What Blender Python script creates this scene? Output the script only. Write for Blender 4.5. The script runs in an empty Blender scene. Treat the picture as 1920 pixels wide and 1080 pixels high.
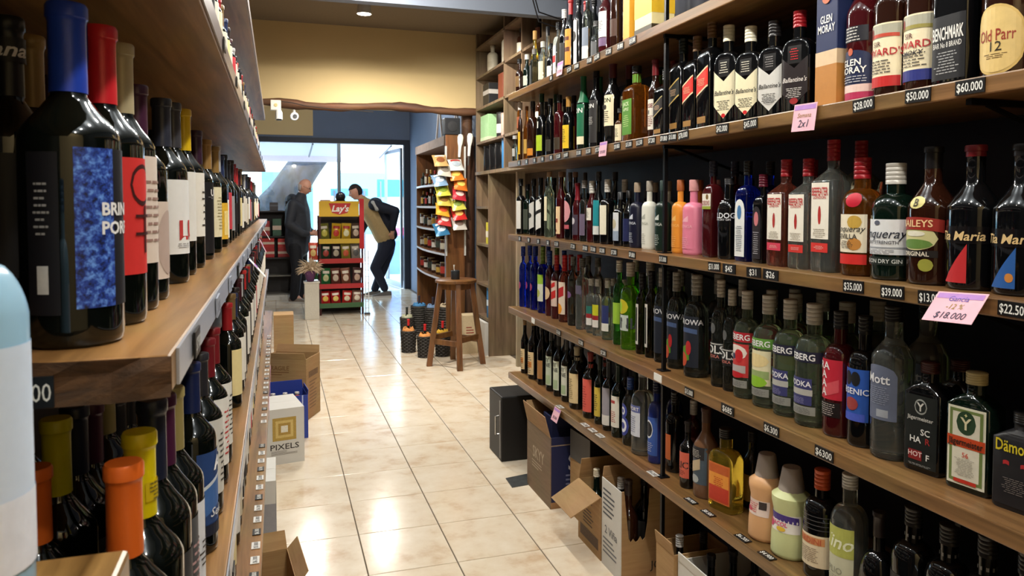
import bpy, math, random
from mathutils import Vector, Matrix
random.seed(11)
scene = bpy.context.scene
COL = scene.collection
PI = math.pi

# ------------------------------------------------------------------ camera
FPX, VPX, VPY, EYE = 1385.0, 520.0, 382.0, 1.40
PITCH = math.radians(2.4)
YAW = math.radians(17.61)
PPY = VPY + FPX * math.tan(PITCH)
FWD = Vector((math.sin(YAW) * math.cos(PITCH), math.cos(YAW) * math.cos(PITCH), -math.sin(PITCH)))
RIGHT = Vector((math.cos(YAW), -math.sin(YAW), 0))
UP = RIGHT.cross(FWD)
CAM = Vector((0, 0, EYE))
cd = bpy.data.cameras.new('camera')
cam = bpy.data.objects.new('camera', cd)
COL.objects.link(cam)
cam.location = CAM
cam.rotation_euler = Matrix((RIGHT, UP, -FWD)).transposed().to_euler()
cd.sensor_width = 36.0
cd.lens = 36.0 * FPX / 1920.0
cd.shift_y = -(540.0 - PPY) / 1920.0
cd.clip_start = 0.02
cd.dof.use_dof = True
cd.dof.focus_distance = 2.2
cd.dof.aperture_fstop = 13.0
scene.camera = cam

# ------------------------------------------------------------------ world, view
world = bpy.data.worlds.new('world')
scene.world = world
world.use_nodes = True
bg = world.node_tree.nodes['Background']
bg.inputs[0].default_value = (0.70, 0.86, 1.0, 1)
bg.inputs[1].default_value = 8.0
scene.view_settings.view_transform = 'Standard'
scene.view_settings.look = 'None'
scene.view_settings.exposure = 0.62
scene.view_settings.gamma = 1.0
scene.view_settings.use_curve_mapping = False
LAMP_COL = (1.0, 0.94, 0.84)
LAMP_W = 22.0
AISLE_W = 17.0                                              # watts of each bare bulb over the aisle


# ------------------------------------------------------------------ measuring helpers (world metres; aisle runs along +Y)
def ray(u, v):
    return RIGHT * ((u - 960) / FPX) + UP * ((PPY - v) / FPX) + FWD

def at_z(u, v, z):
    d = ray(u, v)
    return CAM + d * ((z - EYE) / d.z)

def at_x(u, v, x):
    d = ray(u, v)
    return CAM + d * (x / d.x)

def at_y(u, v, y):
    d = ray(u, v)
    return CAM + d * (y / d.y)

def y_of(u, x, z):
    # depth Y of a point seen in column u, on the plane X = x at height z
    k = (u - 960) / FPX
    # k * (FWD.p) = RIGHT.p with p = (x, Y, z-EYE)
    return (RIGHT.x * x - k * (FWD.x * x + FWD.z * (z - EYE))) / (k * FWD.y - RIGHT.y)

def depth(p):
    return (Vector(p) - CAM).dot(FWD)

def z_of(v, x, y):
    # height of a point seen in row v, above the spot (x, y)
    k = (PPY - v) / FPX
    a = UP.x * x + UP.y * y
    b = FWD.x * x + FWD.y * y
    return EYE + (k * b - a) / (UP.z - k * FWD.z)


# ------------------------------------------------------------------ materials
def lin(c):
    out = []
    for v in c[:3]:
        v = v / 255.0
        out.append(v / 12.92 if v <= 0.04045 else ((v + 0.055) / 1.055) ** 2.4)
    return (out[0], out[1], out[2], 1.0)

MATS = {}

def pm(col, rough=0.5, metal=0.0, trans=0.0, ior=1.45, var=0.12, scale=60.0, coat=0.0, bump=0.0):
    key = (tuple(col), rough, metal, trans, ior, var, scale, coat, bump)
    if key in MATS:
        return MATS[key]
    m = bpy.data.materials.new('surface_%d' % len(MATS))
    m.use_nodes = True
    nt = m.node_tree
    b = nt.nodes['Principled BSDF']
    c = lin(col)
    b.inputs['Base Color'].default_value = c
    b.inputs['Roughness'].default_value = rough
    b.inputs['Metallic'].default_value = metal
    b.inputs['IOR'].default_value = ior
    b.inputs['Transmission Weight'].default_value = trans
    b.inputs['Coat Weight'].default_value = coat
    if var > 0 and trans == 0:
        tc = nt.nodes.new('ShaderNodeTexCoord')
        n = nt.nodes.new('ShaderNodeTexNoise')
        n.inputs['Scale'].default_value = scale
        n.inputs['Detail'].default_value = 2.0
        r = nt.nodes.new('ShaderNodeMix')
        r.data_type = 'RGBA'
        r.inputs[6].default_value = (c[0] * (1 - var), c[1] * (1 - var), c[2] * (1 - var), 1)
        r.inputs[7].default_value = (min(1, c[0] * (1 + var)), min(1, c[1] * (1 + var)), min(1, c[2] * (1 + var)), 1)
        nt.links.new(tc.outputs['Object'], n.inputs['Vector'])
        nt.links.new(n.outputs['Fac'], r.inputs[0])
        nt.links.new(r.outputs[2], b.inputs['Base Color'])
        if bump > 0:
            bp = nt.nodes.new('ShaderNodeBump')
            bp.inputs['Strength'].default_value = bump
            bp.inputs['Distance'].default_value = 0.01
            nt.links.new(n.outputs['Fac'], bp.inputs['Height'])
            nt.links.new(bp.outputs[0], b.inputs['Normal'])
    MATS[key] = m
    return m

def wood(name, dark, light, stretch=(30.0, 1.6, 30.0), rough=0.32, bump=0.08):
    if name in MATS:
        return MATS[name]
    m = bpy.data.materials.new(name)
    m.use_nodes = True
    nt = m.node_tree
    b = nt.nodes['Principled BSDF']
    tc = nt.nodes.new('ShaderNodeTexCoord')
    mp = nt.nodes.new('ShaderNodeMapping')
    mp.inputs['Scale'].default_value = stretch
    oi = nt.nodes.new('ShaderNodeObjectInfo')
    n = nt.nodes.new('ShaderNodeTexNoise')
    n.inputs['Scale'].default_value = 1.0
    n.inputs['Detail'].default_value = 6.0
    n.inputs['Roughness'].default_value = 0.62
    n.inputs['Distortion'].default_value = 0.6
    n2 = nt.nodes.new('ShaderNodeTexNoise')
    n2.inputs['Scale'].default_value = 3.5
    n2.inputs['Detail'].default_value = 3.0
    add = nt.nodes.new('ShaderNodeVectorMath')
    add.operation = 'ADD'
    cr = nt.nodes.new('ShaderNodeValToRGB')
    cr.color_ramp.elements[0].position = 0.30
    cr.color_ramp.elements[1].position = 0.72
    cr.color_ramp.elements[0].color = lin(dark)
    cr.color_ramp.elements[1].color = lin(light)
    mx = nt.nodes.new('ShaderNodeMix')
    mx.data_type = 'RGBA'
    mx.blend_type = 'MULTIPLY'
    mx.inputs[0].default_value = 0.35
    nt.links.new(tc.outputs['Object'], mp.inputs['Vector'])
    nt.links.new(mp.outputs[0], add.inputs[0])
    nt.links.new(oi.outputs['Random'], add.inputs[1])
    nt.links.new(add.outputs[0], n.inputs['Vector'])
    nt.links.new(tc.outputs['Object'], n2.inputs['Vector'])
    nt.links.new(n.outputs['Fac'], cr.inputs[0])
    nt.links.new(cr.outputs[0], mx.inputs[6])
    nt.links.new(n2.outputs['Color'], mx.inputs[7])
    nt.links.new(mx.outputs[2], b.inputs['Base Color'])
    b.inputs['Roughness'].default_value = rough
    bp = nt.nodes.new('ShaderNodeBump')
    bp.inputs['Strength'].default_value = bump
    bp.inputs['Distance'].default_value = 0.004
    nt.links.new(n.outputs['Fac'], bp.inputs['Height'])
    nt.links.new(bp.outputs[0], b.inputs['Normal'])
    MATS[name] = m
    return m

def emit(name, col, strength):
    if name in MATS:
        return MATS[name]
    m = bpy.data.materials.new(name)
    m.use_nodes = True
    nt = m.node_tree
    nt.nodes.remove(nt.nodes['Principled BSDF'])
    e = nt.nodes.new('ShaderNodeEmission')
    e.inputs[0].default_value = (*col, 1)
    e.inputs[1].default_value = strength
    nt.links.new(e.outputs[0], nt.nodes['Material Output'].inputs[0])
    MATS[name] = m
    return m

def pane_mat():
    if 'pane' in MATS:
        return MATS['pane']
    m = bpy.data.materials.new('window_glass')
    m.use_nodes = True
    nt = m.node_tree
    nt.nodes.remove(nt.nodes['Principled BSDF'])
    t = nt.nodes.new('ShaderNodeBsdfTransparent')
    t.inputs[0].default_value = (0.93, 0.97, 0.97, 1)
    g = nt.nodes.new('ShaderNodeBsdfGlossy')
    g.inputs['Roughness'].default_value = 0.02
    mx = nt.nodes.new('ShaderNodeMixShader')
    mx.inputs[0].default_value = 0.07
    nt.links.new(t.outputs[0], mx.inputs[1])
    nt.links.new(g.outputs[0], mx.inputs[2])
    nt.links.new(mx.outputs[0], nt.nodes['Material Output'].inputs[0])
    MATS['pane'] = m
    return m

def tile_mat():
    m = bpy.data.materials.new('ceramic_tile')
    m.use_nodes = True
    nt = m.node_tree
    b = nt.nodes['Principled BSDF']
    tc = nt.nodes.new('ShaderNodeTexCoord')
    oi = nt.nodes.new('ShaderNodeObjectInfo')
    mul = nt.nodes.new('ShaderNodeMath')
    mul.operation = 'MULTIPLY'
    mul.inputs[1].default_value = 60.0
    add = nt.nodes.new('ShaderNodeVectorMath')
    add.operation = 'ADD'
    n = nt.nodes.new('ShaderNodeTexNoise')
    n.inputs['Scale'].default_value = 7.0
    n.inputs['Detail'].default_value = 5.0
    n.inputs['Roughness'].default_value = 0.6
    cr = nt.nodes.new('ShaderNodeValToRGB')
    e = cr.color_ramp.elements
    e[0].position = 0.30
    e[0].color = lin((206, 180, 150))
    e[1].position = 0.70
    e[1].color = lin((232, 220, 200))
    k = e.new(0.47)
    k.color = lin((224, 208, 184))
    nt.links.new(oi.outputs['Random'], mul.inputs[0])
    nt.links.new(tc.outputs['Object'], add.inputs[0])
    nt.links.new(mul.outputs[0], add.inputs[1])
    nt.links.new(add.outputs[0], n.inputs['Vector'])
    nt.links.new(n.outputs['Fac'], cr.inputs[0])
    nt.links.new(cr.outputs[0], b.inputs['Base Color'])
    b.inputs['Roughness'].default_value = 0.16
    return m

WHITE = (236, 234, 228)
BLACK = (14, 14, 17)
WOOD_SHELF = wood('shelf_wood', (84, 58, 30), (162, 120, 74))
WOOD_SHELF_L = wood('shelf_wood_left', (96, 66, 32), (176, 132, 78))
WOOD_UNIT = wood('unit_wood', (96, 78, 58), (142, 120, 94), (22.0, 22.0, 1.6), 0.5, 0.05)
WOOD_PALE = wood('pale_frame_wood', (138, 120, 98), (184, 168, 142), (22.0, 22.0, 1.6), 0.5, 0.05)
WOOD_STOOL = wood('stool_wood', (84, 52, 26), (142, 94, 52), (24.0, 24.0, 1.8), 0.35, 0.06)
WOOD_RUSTIC = wood('rustic_wood', (48, 28, 16), (118, 76, 44), (1.6, 26.0, 26.0), 0.7, 0.5)
CARD = wood('cardboard', (166, 128, 84), (188, 150, 104), (5.0, 5.0, 60.0), 0.8, 0.02)
BLK_METAL = pm((16, 16, 18), 0.4, 0.6, var=0.0)


# ------------------------------------------------------------------ mesh helpers
def link(name, me, mat, parent=None, loc=None, smooth=None):
    o = bpy.data.objects.new(name, me)
    COL.objects.link(o)
    if mat is not None:
        me.materials.append(mat)
    if parent is not None:
        o.parent = parent
    if loc is not None:
        o.location = loc
    if smooth is not None:
        for p in me.polygons:
            p.use_smooth = True
        me.set_sharp_from_angle(angle=math.radians(smooth))
    return o

def obj(name, verts, faces, mat, parent=None, loc=None, smooth=None):
    me = bpy.data.meshes.new(name)
    me.from_pydata(verts, [], faces)
    me.update()
    return link(name, me, mat, parent, loc, smooth)

class MB:
    def __init__(self):
        self.v = []
        self.f = []

    def add(self, vs, fs):
        b = len(self.v)
        self.v += [tuple(p) for p in vs]
        self.f += [tuple(i + b for i in f) for f in fs]
        return self

    def box(self, c, s, rot=None, top=1.0):
        hx, hy, hz = s[0] / 2, s[1] / 2, s[2] / 2
        vs = [Vector((x * hx * (top if z > 0 else 1), y * hy * (top if z > 0 else 1), z * hz)) for z in (-1, 1) for y in (-1, 1) for x in (-1, 1)]
        if rot is not None:
            vs = [rot @ p for p in vs]
        c = Vector(c)
        return self.add([p + c for p in vs], [(0, 2, 3, 1), (4, 5, 7, 6), (0, 1, 5, 4), (2, 6, 7, 3), (0, 4, 6, 2), (1, 3, 7, 5)])

    def rng(self, x0, x1, y0, y1, z0, z1):
        return self.box(((x0 + x1) / 2, (y0 + y1) / 2, (z0 + z1) / 2), (abs(x1 - x0), abs(y1 - y0), abs(z1 - z0)))

    def tube(self, pts, rad, seg=8, cap=True):
        pts = [Vector(p) for p in pts]
        n = len(pts)
        rad = rad if isinstance(rad, (list, tuple)) else [rad] * n
        vs, fs = [], []
        prev = None
        for i, p in enumerate(pts):
            t = (pts[min(i + 1, n - 1)] - pts[max(i - 1, 0)]).normalized()
            if prev is None:
                a = t.orthogonal().normalized()
            else:
                a = (prev - t * prev.dot(t)).normalized()
            prev = a
            b = t.cross(a)
            for k in range(seg):
                an = 2 * PI * k / seg
                vs.append(p + (a * math.cos(an) + b * math.sin(an)) * rad[i])
        for i in range(n - 1):
            for k in range(seg):
                k2 = (k + 1) % seg
                fs.append((i * seg + k, i * seg + k2, (i + 1) * seg + k2, (i + 1) * seg + k))
        if cap:
            fs.append(tuple(reversed(range(seg))))
            fs.append(tuple(range((n - 1) * seg, n * seg)))
        return self.add(vs, fs)

    def lathe(self, prof, seg=16, c=(0, 0, 0), closed=True):
        vs, fs = [], []
        for (z, r) in prof:
            for k in range(seg):
                a = 2 * PI * k / seg
                vs.append((c[0] + r * math.cos(a), c[1] + r * math.sin(a), c[2] + z))
        for i in range(len(prof) - 1):
            for k in range(seg):
                k2 = (k + 1) % seg
                fs.append((i * seg + k, i * seg + k2, (i + 1) * seg + k2, (i + 1) * seg + k))
        if closed:
            fs.append(tuple(reversed(range(seg))))
            fs.append(tuple(range((len(prof) - 1) * seg, len(prof) * seg)))
        return self.add(vs, fs)

    def build(self, name, mat, parent=None, loc=None, smooth=None, bevel=0.0):
        o = obj(name, self.v, self.f, mat, parent, loc, smooth)
        if bevel > 0:
            b = o.modifiers.new('bevel', 'BEVEL')
            b.width = bevel
            b.segments = 2
            b.limit_method = 'ANGLE'
        return o

def tag(o, label, cat, group=None):
    o['label'] = label
    o['category'] = cat
    if group:
        o['group'] = group
    return o

def thing(name, label, cat, loc=(0, 0, 0), rotz=0.0, group=None):
    o = bpy.data.objects.new(name, None)
    o.empty_display_size = 0.05
    COL.objects.link(o)
    o.location = loc
    o.rotation_euler = (0, 0, rotz)
    return tag(o, label, cat, group)

def struct(o):
    o['kind'] = 'structure'
    return o

def copy_tree(o, parent=None):
    c = o.copy()
    COL.objects.link(c)
    c.parent = parent
    for ch in o.children:
        copy_tree(ch, c)
    return c

TXT = {}

def text_shape(s, shear=0.0, bold=0.0):
    # flat outline of a word: centred on x, cap height 1, baseline at -0.5
    key = (s, shear, bold)
    if key in TXT:
        return TXT[key]
    c = bpy.data.curves.new('word', 'FONT')
    c.body = s
    c.size = 1.0
    c.shear = shear
    c.offset = bold
    c.resolution_u = 2
    c.align_x = 'CENTER'
    o = bpy.data.objects.new('word', c)
    me = o.to_mesh()
    vs = [(v.co.x / 0.70, v.co.y / 0.70 - 0.5) for v in me.vertices]
    fs = [tuple(p.vertices) for p in me.polygons]
    o.to_mesh_clear()
    bpy.data.objects.remove(o)
    bpy.data.curves.remove(c)
    TXT[key] = (vs, fs)
    return TXT[key]

def flat_text(s, mat, parent, origin, right, up, height, off=0.0008, name='lettering', shear=0.0, bold=0.0, width=None):
    vs, fs = text_shape(s, shear, bold)
    right, up, origin = Vector(right).normalized(), Vector(up).normalized(), Vector(origin)
    n = right.cross(up)
    w = max(x for x, y in vs) - min(x for x, y in vs)
    kx = height if width is None else width / w
    return obj(name, [origin + right * (x * kx) + up * (y * height) + n * off for x, y in vs], fs, mat, parent)


# ------------------------------------------------------------------ the room
ZT, ZW, ZG, ZV, ZB = 1.99, 1.628, 1.235, 0.838, 0.475       # tops of the right-hand shelves
XR, XRB = 1.20, 1.56                                        # their front edge and the navy wall behind
RY0, RY1 = 0.25, 3.85
ZL = {'top': 2.12, 'upper': 1.695, 'main': 1.268, 'lower': 0.845, 'low': 0.49}
XL, XLB = -0.09, -0.46
ZCR = at_y(683, 26, 6.15).z + .11                            # ceiling of the rear bay

NAVY = pm((15, 20, 38), 0.6, var=0.15, scale=6.0)
BEIGE = pm((204, 180, 132), 0.85, var=0.05, scale=3.0)
BLUEGREY = pm((98, 112, 134), 0.8, var=0.06, scale=4.0)
CEIL = pm((150, 160, 170), 0.85, var=0.04, scale=4.0)

fl = struct(MB().rng(-1.6, 2.4, -1.1, 12.1, -0.10, -0.004).build('floor', pm((92, 80, 66), 0.8)))
tm = tile_mat()
TX, TY = 0.345, 0.361
tile_me = None
for j in range(-6, 26):
    yc = 2.765 + TY * (j + 0.5)
    cols = range(-4, 7) if yc > 7.2 else (range(-1, 7) if yc > 3.9 else range(-1, 5))
    for i in cols:
        xc = -0.035 + TX * (i + 0.5)
        if yc > 12.0 or xc > 2.15:
            continue
        if tile_me is None:
            hx, hy = TX / 2 - 0.0022, TY / 2 - 0.0022
            k = 0.0015
            vs = [(x * hx, y * hy, -0.006) for x, y in ((-1, -1), (1, -1), (1, 1), (-1, 1))]
            vs += [(x * hx, y * hy, -0.0015) for x, y in ((-1, -1), (1, -1), (1, 1), (-1, 1))]
            vs += [(x * (hx - k), y * (hy - k), 0.0) for x, y in ((-1, -1), (1, -1), (1, 1), (-1, 1))]
            fs = [(8, 9, 10, 11)]
            for b in (0, 4):
                fs += [(b + a, b + (a + 1) % 4, b + 4 + (a + 1) % 4, b + 4 + a) for a in range(4)]
            t = obj('tile', vs, fs, tm, fl)
            tile_me = t.data
        else:
            t = bpy.data.objects.new('tile', tile_me)
            COL.objects.link(t)
            t.parent = fl
        t.location = (xc, yc, 0.0)

struct(MB().rng(-0.60, XLB, -1.1, 7.05, 0, 3.2).build('wall_left', pm((26, 24, 28), 0.7)))
struct(MB().rng(XRB, 1.70, -1.1, 3.90, 0, 3.2).build('wall_right', NAVY))
struct(MB().rng(1.70, 2.30, 3.80, 3.90, 0, 3.2).build('wall_return', NAVY))
struct(MB().rng(2.20, 2.30, 3.90, 7.20, 0, 3.2).build('wall_right_recess', pm((70, 66, 66), 0.8)))
struct(MB().rng(-0.60, 2.30, -1.2, -1.1, 0, 3.2).build('wall_behind', BEIGE))
struct(MB().rng(-0.60, 2.30, 7.08, 7.22, 2.30, 3.25).build('wall_header', BEIGE))
struct(MB().rng(-1.70, -0.60, 7.08, 7.22, 0, 3.25).build('wall_header_side', BEIGE))
struct(MB().rng(-1.70, -1.60, 7.22, 12.2, 0, 3.0).build('wall_front_left', BLUEGREY))
struct(MB().rng(2.08, 2.30, 7.22, 12.2, 0, 3.0).build('wall_front_right', BLUEGREY))
struct(MB().rng(-1.70, 2.30, 12.1, 12.2, 2.44, 3.0).build('wall_front', BLUEGREY))
struct(MB().rng(-1.70, 0.55, 12.085, 12.1, 2.47, 3.0).build('trim_1', BEIGE))
struct(MB().rng(-0.60, 2.30, -1.1, 4.60, 2.74, 2.86).build('ceiling', CEIL))
struct(MB().rng(-0.60, 2.30, 4.60, 4.68, 2.63, 3.25).build('trim_2', pm((120, 128, 142), 0.8, var=0.05, scale=5)))
struct(MB().rng(-0.60, 2.30, 4.68, 7.22, ZCR, 3.30).build('ceiling_rear', pm((120, 108, 92), 0.9)))
struct(MB().rng(-1.70, 2.30, 7.22, 12.2, 2.92, 3.05).build('ceiling_front', pm((96, 104, 120), 0.9)))
# front glazing: dark frame, one fixed pane left of the mullion, the doorway right of it open
FR = pm((38, 42, 52), 0.5, 0.3, var=0.05)
w1 = struct(MB().rng(-1.60, 2.08, 12.08, 12.18, 2.36, 2.44).build('window_1', FR))
MB().rng(0.92, 0.97, 12.08, 12.18, 0, 2.36).build('mullion', pm((110, 122, 130), 0.4, 0.5), w1)
MB().rng(1.98, 2.08, 12.06, 12.18, 0, 2.36).build('jamb', FR, w1)
MB().rng(-1.60, 0.92, 12.08, 12.18, 0, 0.10).build('window_sill', FR, w1)
MB().rng(-1.60, 0.92, 12.125, 12.131, 0.10, 2.36).build('pane', pane_mat(), w1)
gd = struct(thing('door_1', 'open glass shop door', 'door', (1.96, 12.2, 0), math.radians(98)))
del gd['category']
del gd['label']
MB().rng(0.0, 0.95, -0.004, 0.004, 0.03, 2.30).build('pane', pane_mat(), gd)
MB().rng(0.90, 0.95, -0.02, 0.02, 0.0, 2.32).rng(0.0, 0.05, -0.02, 0.02, 0.0, 2.32).rng(0.05, 0.9, -0.02, 0.02, 2.26, 2.32).rng(0.05, 0.9, -0.02, 0.02, 0.0, 0.08).build('door_frame', pm((150, 160, 170), 0.3, 0.7), gd)

# ------------------------------------------------------------------ shelving on the right
def shelf_board(name, label, x0, x1, y0, y1, ztop, th, mat, cat='shelf', group=None):
    t = thing(name, label, cat, ((x0 + x1) / 2, (y0 + y1) / 2, ztop - th), 0, group)
    MB().rng(-(x1 - x0) / 2, (x1 - x0) / 2, -(y1 - y0) / 2, (y1 - y0) / 2, 0, th).build('board', mat, t, bevel=0.003)
    return t

SHELF_R = {}
for key, z, nm in (('T', ZT, 'top right shelf plank under the ceiling, holding assorted liquor'),
                   ('W', ZW, 'right wall wooden shelf plank carrying the whisky bottles'),
                   ('G', ZG, 'right wall wooden shelf plank carrying the gin bottles'),
                   ('V', ZV, 'right wall wooden shelf plank carrying the vodka bottles'),
                   ('B', ZB, 'lowest right wooden shelf plank above the cardboard boxes')):
    s = shelf_board('wall_shelf', nm, XR, XRB, RY0, RY1, z, 0.034, WOOD_SHELF)
    SHELF_R[key] = s
    # glued finger-jointed lipping strip along the front
    for yb in (2.18, 1.05):
        m = MB()
        yy = yb - (RY0 + RY1) / 2
        m.add([(0.02, yy - .006, -.001), (-0.165, yy - .006, -.001), (-0.165, yy + .006, -.001), (0.02, yy + .006, -.001),
               (0.02, yy - .006, -.012), (-0.165, yy - .006, -.012), (-0.165, yy + .006, -.012), (0.02, yy + .006, -.012)],
              [(0, 1, 2, 3), (4, 7, 6, 5), (0, 4, 5, 1), (1, 5, 6, 2), (2, 6, 7, 3), (3, 7, 4, 0)])
        m.tube([(-0.12, yy, -.010), (0.17, yy, -.10)], .005, 6)
        m.build('bracket', BLK_METAL, s)

# black square steel upright in front of the bottles, in lengths between the shelves
for za, zb, nm in ((0.0, ZB - .034, 'black steel upright under the lowest right shelf among boxes'), (ZB, ZV - .034, 'black steel upright standing on the lowest right shelf'),
                   (ZV, ZG - .034, 'black steel upright standing on the vodka shelf'), (ZG, ZW - .034, 'black steel upright standing on the gin shelf'),
                   (ZW, ZT - .034, 'black steel upright standing on the whisky shelf'), (ZT, 2.74, 'black steel upright from top shelf to ceiling')):
    t = thing('shelf_upright', nm, 'post', (1.235, 2.20, za), 0, 'steel uprights of the right shelving')
    MB().rng(-.006, .006, -.006, .006, 0, zb - za).build('tube', BLK_METAL, t)
    MB().rng(-.018, .018, -.018, .018, 0, .003).build('foot_plate', BLK_METAL, t)

# ------------------------------------------------------------------ bottles
SEG = 20

def prof_round(H, R, be, ns, rn, curve='q', top=1.0, foot=0.004):
    p = [(0, R * .9), (foot, R * .985), (foot * 2.5, R), (be * H * .5, R), (be * H, R)]
    n = 7
    for i in range(1, n + 1):
        t = i / n
        if curve == 'q':
            k = math.sqrt(max(0, 1 - t * t))
            k = .8 * k + .2 * (1 - t)
        elif curve == 'l':
            k = 1 - t
        else:
            k = .5 + .5 * math.cos(PI * t)
            k = .75 * k + .25 * math.sqrt(max(0, 1 - t * t))
        p.append(((be + (ns - be) * t) * H, rn * R + (1 - rn) * R * k))
    p.append((H * (ns + top) / 2, rn * R * .97))
    p.append((top * H - .004, rn * R * .97))
    p.append((top * H, rn * R * .9))
    return p

class Shape:
    # outline of a bottle: rings of (z, r); squared bottles keep a box-like section below the shoulder
    def __init__(s, prof, R, n=2.0, dep=1.0, zsq=None):
        s.prof, s.R, s.n, s.dep, s.zsq = prof, R, n, dep, zsq

    def r(s, z):
        p = s.prof
        for i in range(len(p) - 1):
            if p[i][0] <= z <= p[i + 1][0]:
                d = p[i + 1][0] - p[i][0]
                return p[i][1] + (p[i + 1][1] - p[i][1]) * ((z - p[i][0]) / d if d > 1e-9 else 0)
        return p[-1][1]

    def sec(s, z, r):
        # half extents and exponent at this height
        if s.n == 2.0 and s.dep == 1.0:
            return r, r, 2.0
        k = min(1.0, max(0.0, (r / s.R - .45) / .5))
        return r * (1 + (s.dep - 1) * k), r, 2.0 + (s.n - 2.0) * k

    def ring(s, z, r, seg, off=0.0):
        rx, ry, n = s.sec(z, r)
        out = []
        for k in range(seg):
            a = 2 * PI * (k + .5) / seg
            c, q = math.cos(a), math.sin(a)
            x = math.copysign(abs(c) ** (2 / n), c) * (rx + off)
            y = math.copysign(abs(q) ** (2 / n), q) * (ry + off)
            out.append((x, y, z))
        return out

    def surf(s, a, z, off):
        # point on the front (+X) side: a = arc length sideways
        r = s.r(z)
        rx, ry, n = s.sec(z, r)
        if n < 2.2 and abs(rx - ry) < 1e-6:
            an = a / max(r, .004)
            return ((r + off) * math.cos(an), (r + off) * math.sin(an), z)
        y = max(-ry * .995, min(ry * .995, a))
        return (rx * (1 - abs(y / ry) ** n) ** (1 / n) + off, y, z)

def ring_mesh(shape, rings, seg, off=0.0):
    vs, fs = [], []
    for z, r in rings:
        vs += shape.ring(z, r, seg, off)
    for i in range(len(rings) - 1):
        for k in range(seg):
            k2 = (k + 1) % seg
            fs.append((i * seg + k, i * seg + k2, (i + 1) * seg + k2, (i + 1) * seg + k))
    fs.append(tuple(reversed(range(seg))))
    fs.append(tuple(range((len(rings) - 1) * seg, len(rings) * seg)))
    return vs, fs

def patch(shape, z0, z1, hw, kind='rect', off=.0006, a0=0.0, nu=12, nv=4):
    # a thin label lying on the bottle, half width hw (metres of arc) about a0
    vs, fs = [], []
    for i in range(nu + 1):
        u = -1 + 2 * i / nu
        lo, hi = z0, z1
        h = z1 - z0
        if kind == 'oval':
            k = math.sqrt(max(0, 1 - u * u))
            lo, hi = (z0 + z1) / 2 - h / 2 * k, (z0 + z1) / 2 + h / 2 * k
        elif kind == 'slant':
            lo, hi = z0 + u * hw * .45, z1 + u * hw * .45
        elif kind == 'shield':
            lo, hi = z0 + h * .30 * abs(u), z1 - h * .24 * (1 - abs(u))
        elif kind == 'arch':
            hi = z1 - h * .18 * (1 - math.sqrt(max(0, 1 - u * u)))
        elif kind == 'tri':
            lo, hi = z0, z0 + h * max(.02, (u + 1) / 2)
        elif kind == 'banner':
            hi = z1 - h * .25 * u * u
            lo = z0 - h * .25 * u * u
        for j in range(nv + 1):
            vs.append(shape.surf(a0 + u * hw, lo + (hi - lo) * j / nv, off))
    for i in range(nu):
        for j in range(nv):
            a = i * (nv + 1) + j
            fs.append((a, a + nv + 1, a + nv + 2, a + 1))
    return vs, fs

def glass(col, trans=.955):
    if trans == 0:
        return pm(col, 0.06, var=0.0, coat=0.3)
    return pm(col, 0.03, trans=trans, ior=1.42, var=0.0)

G_BLACK = glass((9, 10, 12), 0)
G_CLEAR = glass((232, 240, 234))
G_DKGREEN = glass((8, 22, 16), 0)
G_GREEN = glass((80, 196, 64), .94)
G_LIME = glass((150, 226, 40), .92)
G_BLUE = glass((24, 50, 190), .93)
G_AMBER = glass((216, 130, 44), .93)
G_GOLD = glass((240, 212, 80), .93)
G_PINKISH = glass((232, 130, 104), .95)
G_PALEG = glass((206, 226, 196))
G_BROWN = glass((40, 18, 10), 0)
G_WINE = glass((8, 12, 9), 0)
G_DKRED = glass((60, 12, 16), 0)
G_SMOKE = glass((120, 128, 120))

def solid(c, rough=.35):
    return pm(c, rough, var=0.0, coat=0.15)

# kinds: body end, neck start, neck ratio, shoulder curve, section exponent, depth ratio
KIND = {
    'wine': (.60, .73, .36, 's', 2, 1), 'burg': (.44, .72, .36, 's', 2, 1), 'vodka': (.62, .74, .40, 'q', 2, 1),
    'gin': (.62, .70, .36, 'q', 2, 1), 'square': (.66, .76, .38, 'q', 7, 1.0), 'flat': (.62, .74, .38, 'q', 5, .6),
    'tall': (.66, .78, .42, 's', 2, 1), 'squat': (.55, .68, .36, 'q', 2, 1), 'slim': (.58, .74, .44, 's', 2, 1),
    'cream': (.55, .74, .36, 's', 2, 1), 'jager': (.72, .82, .40, 'l', 8, .66), 'liter': (.68, .78, .36, 'l', 7, 1.0),
    'shaker': (.60, .70, .60, 's', 2, 1), 'round': (.40, .62, .32, 'q', 2, 1),
}

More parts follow.
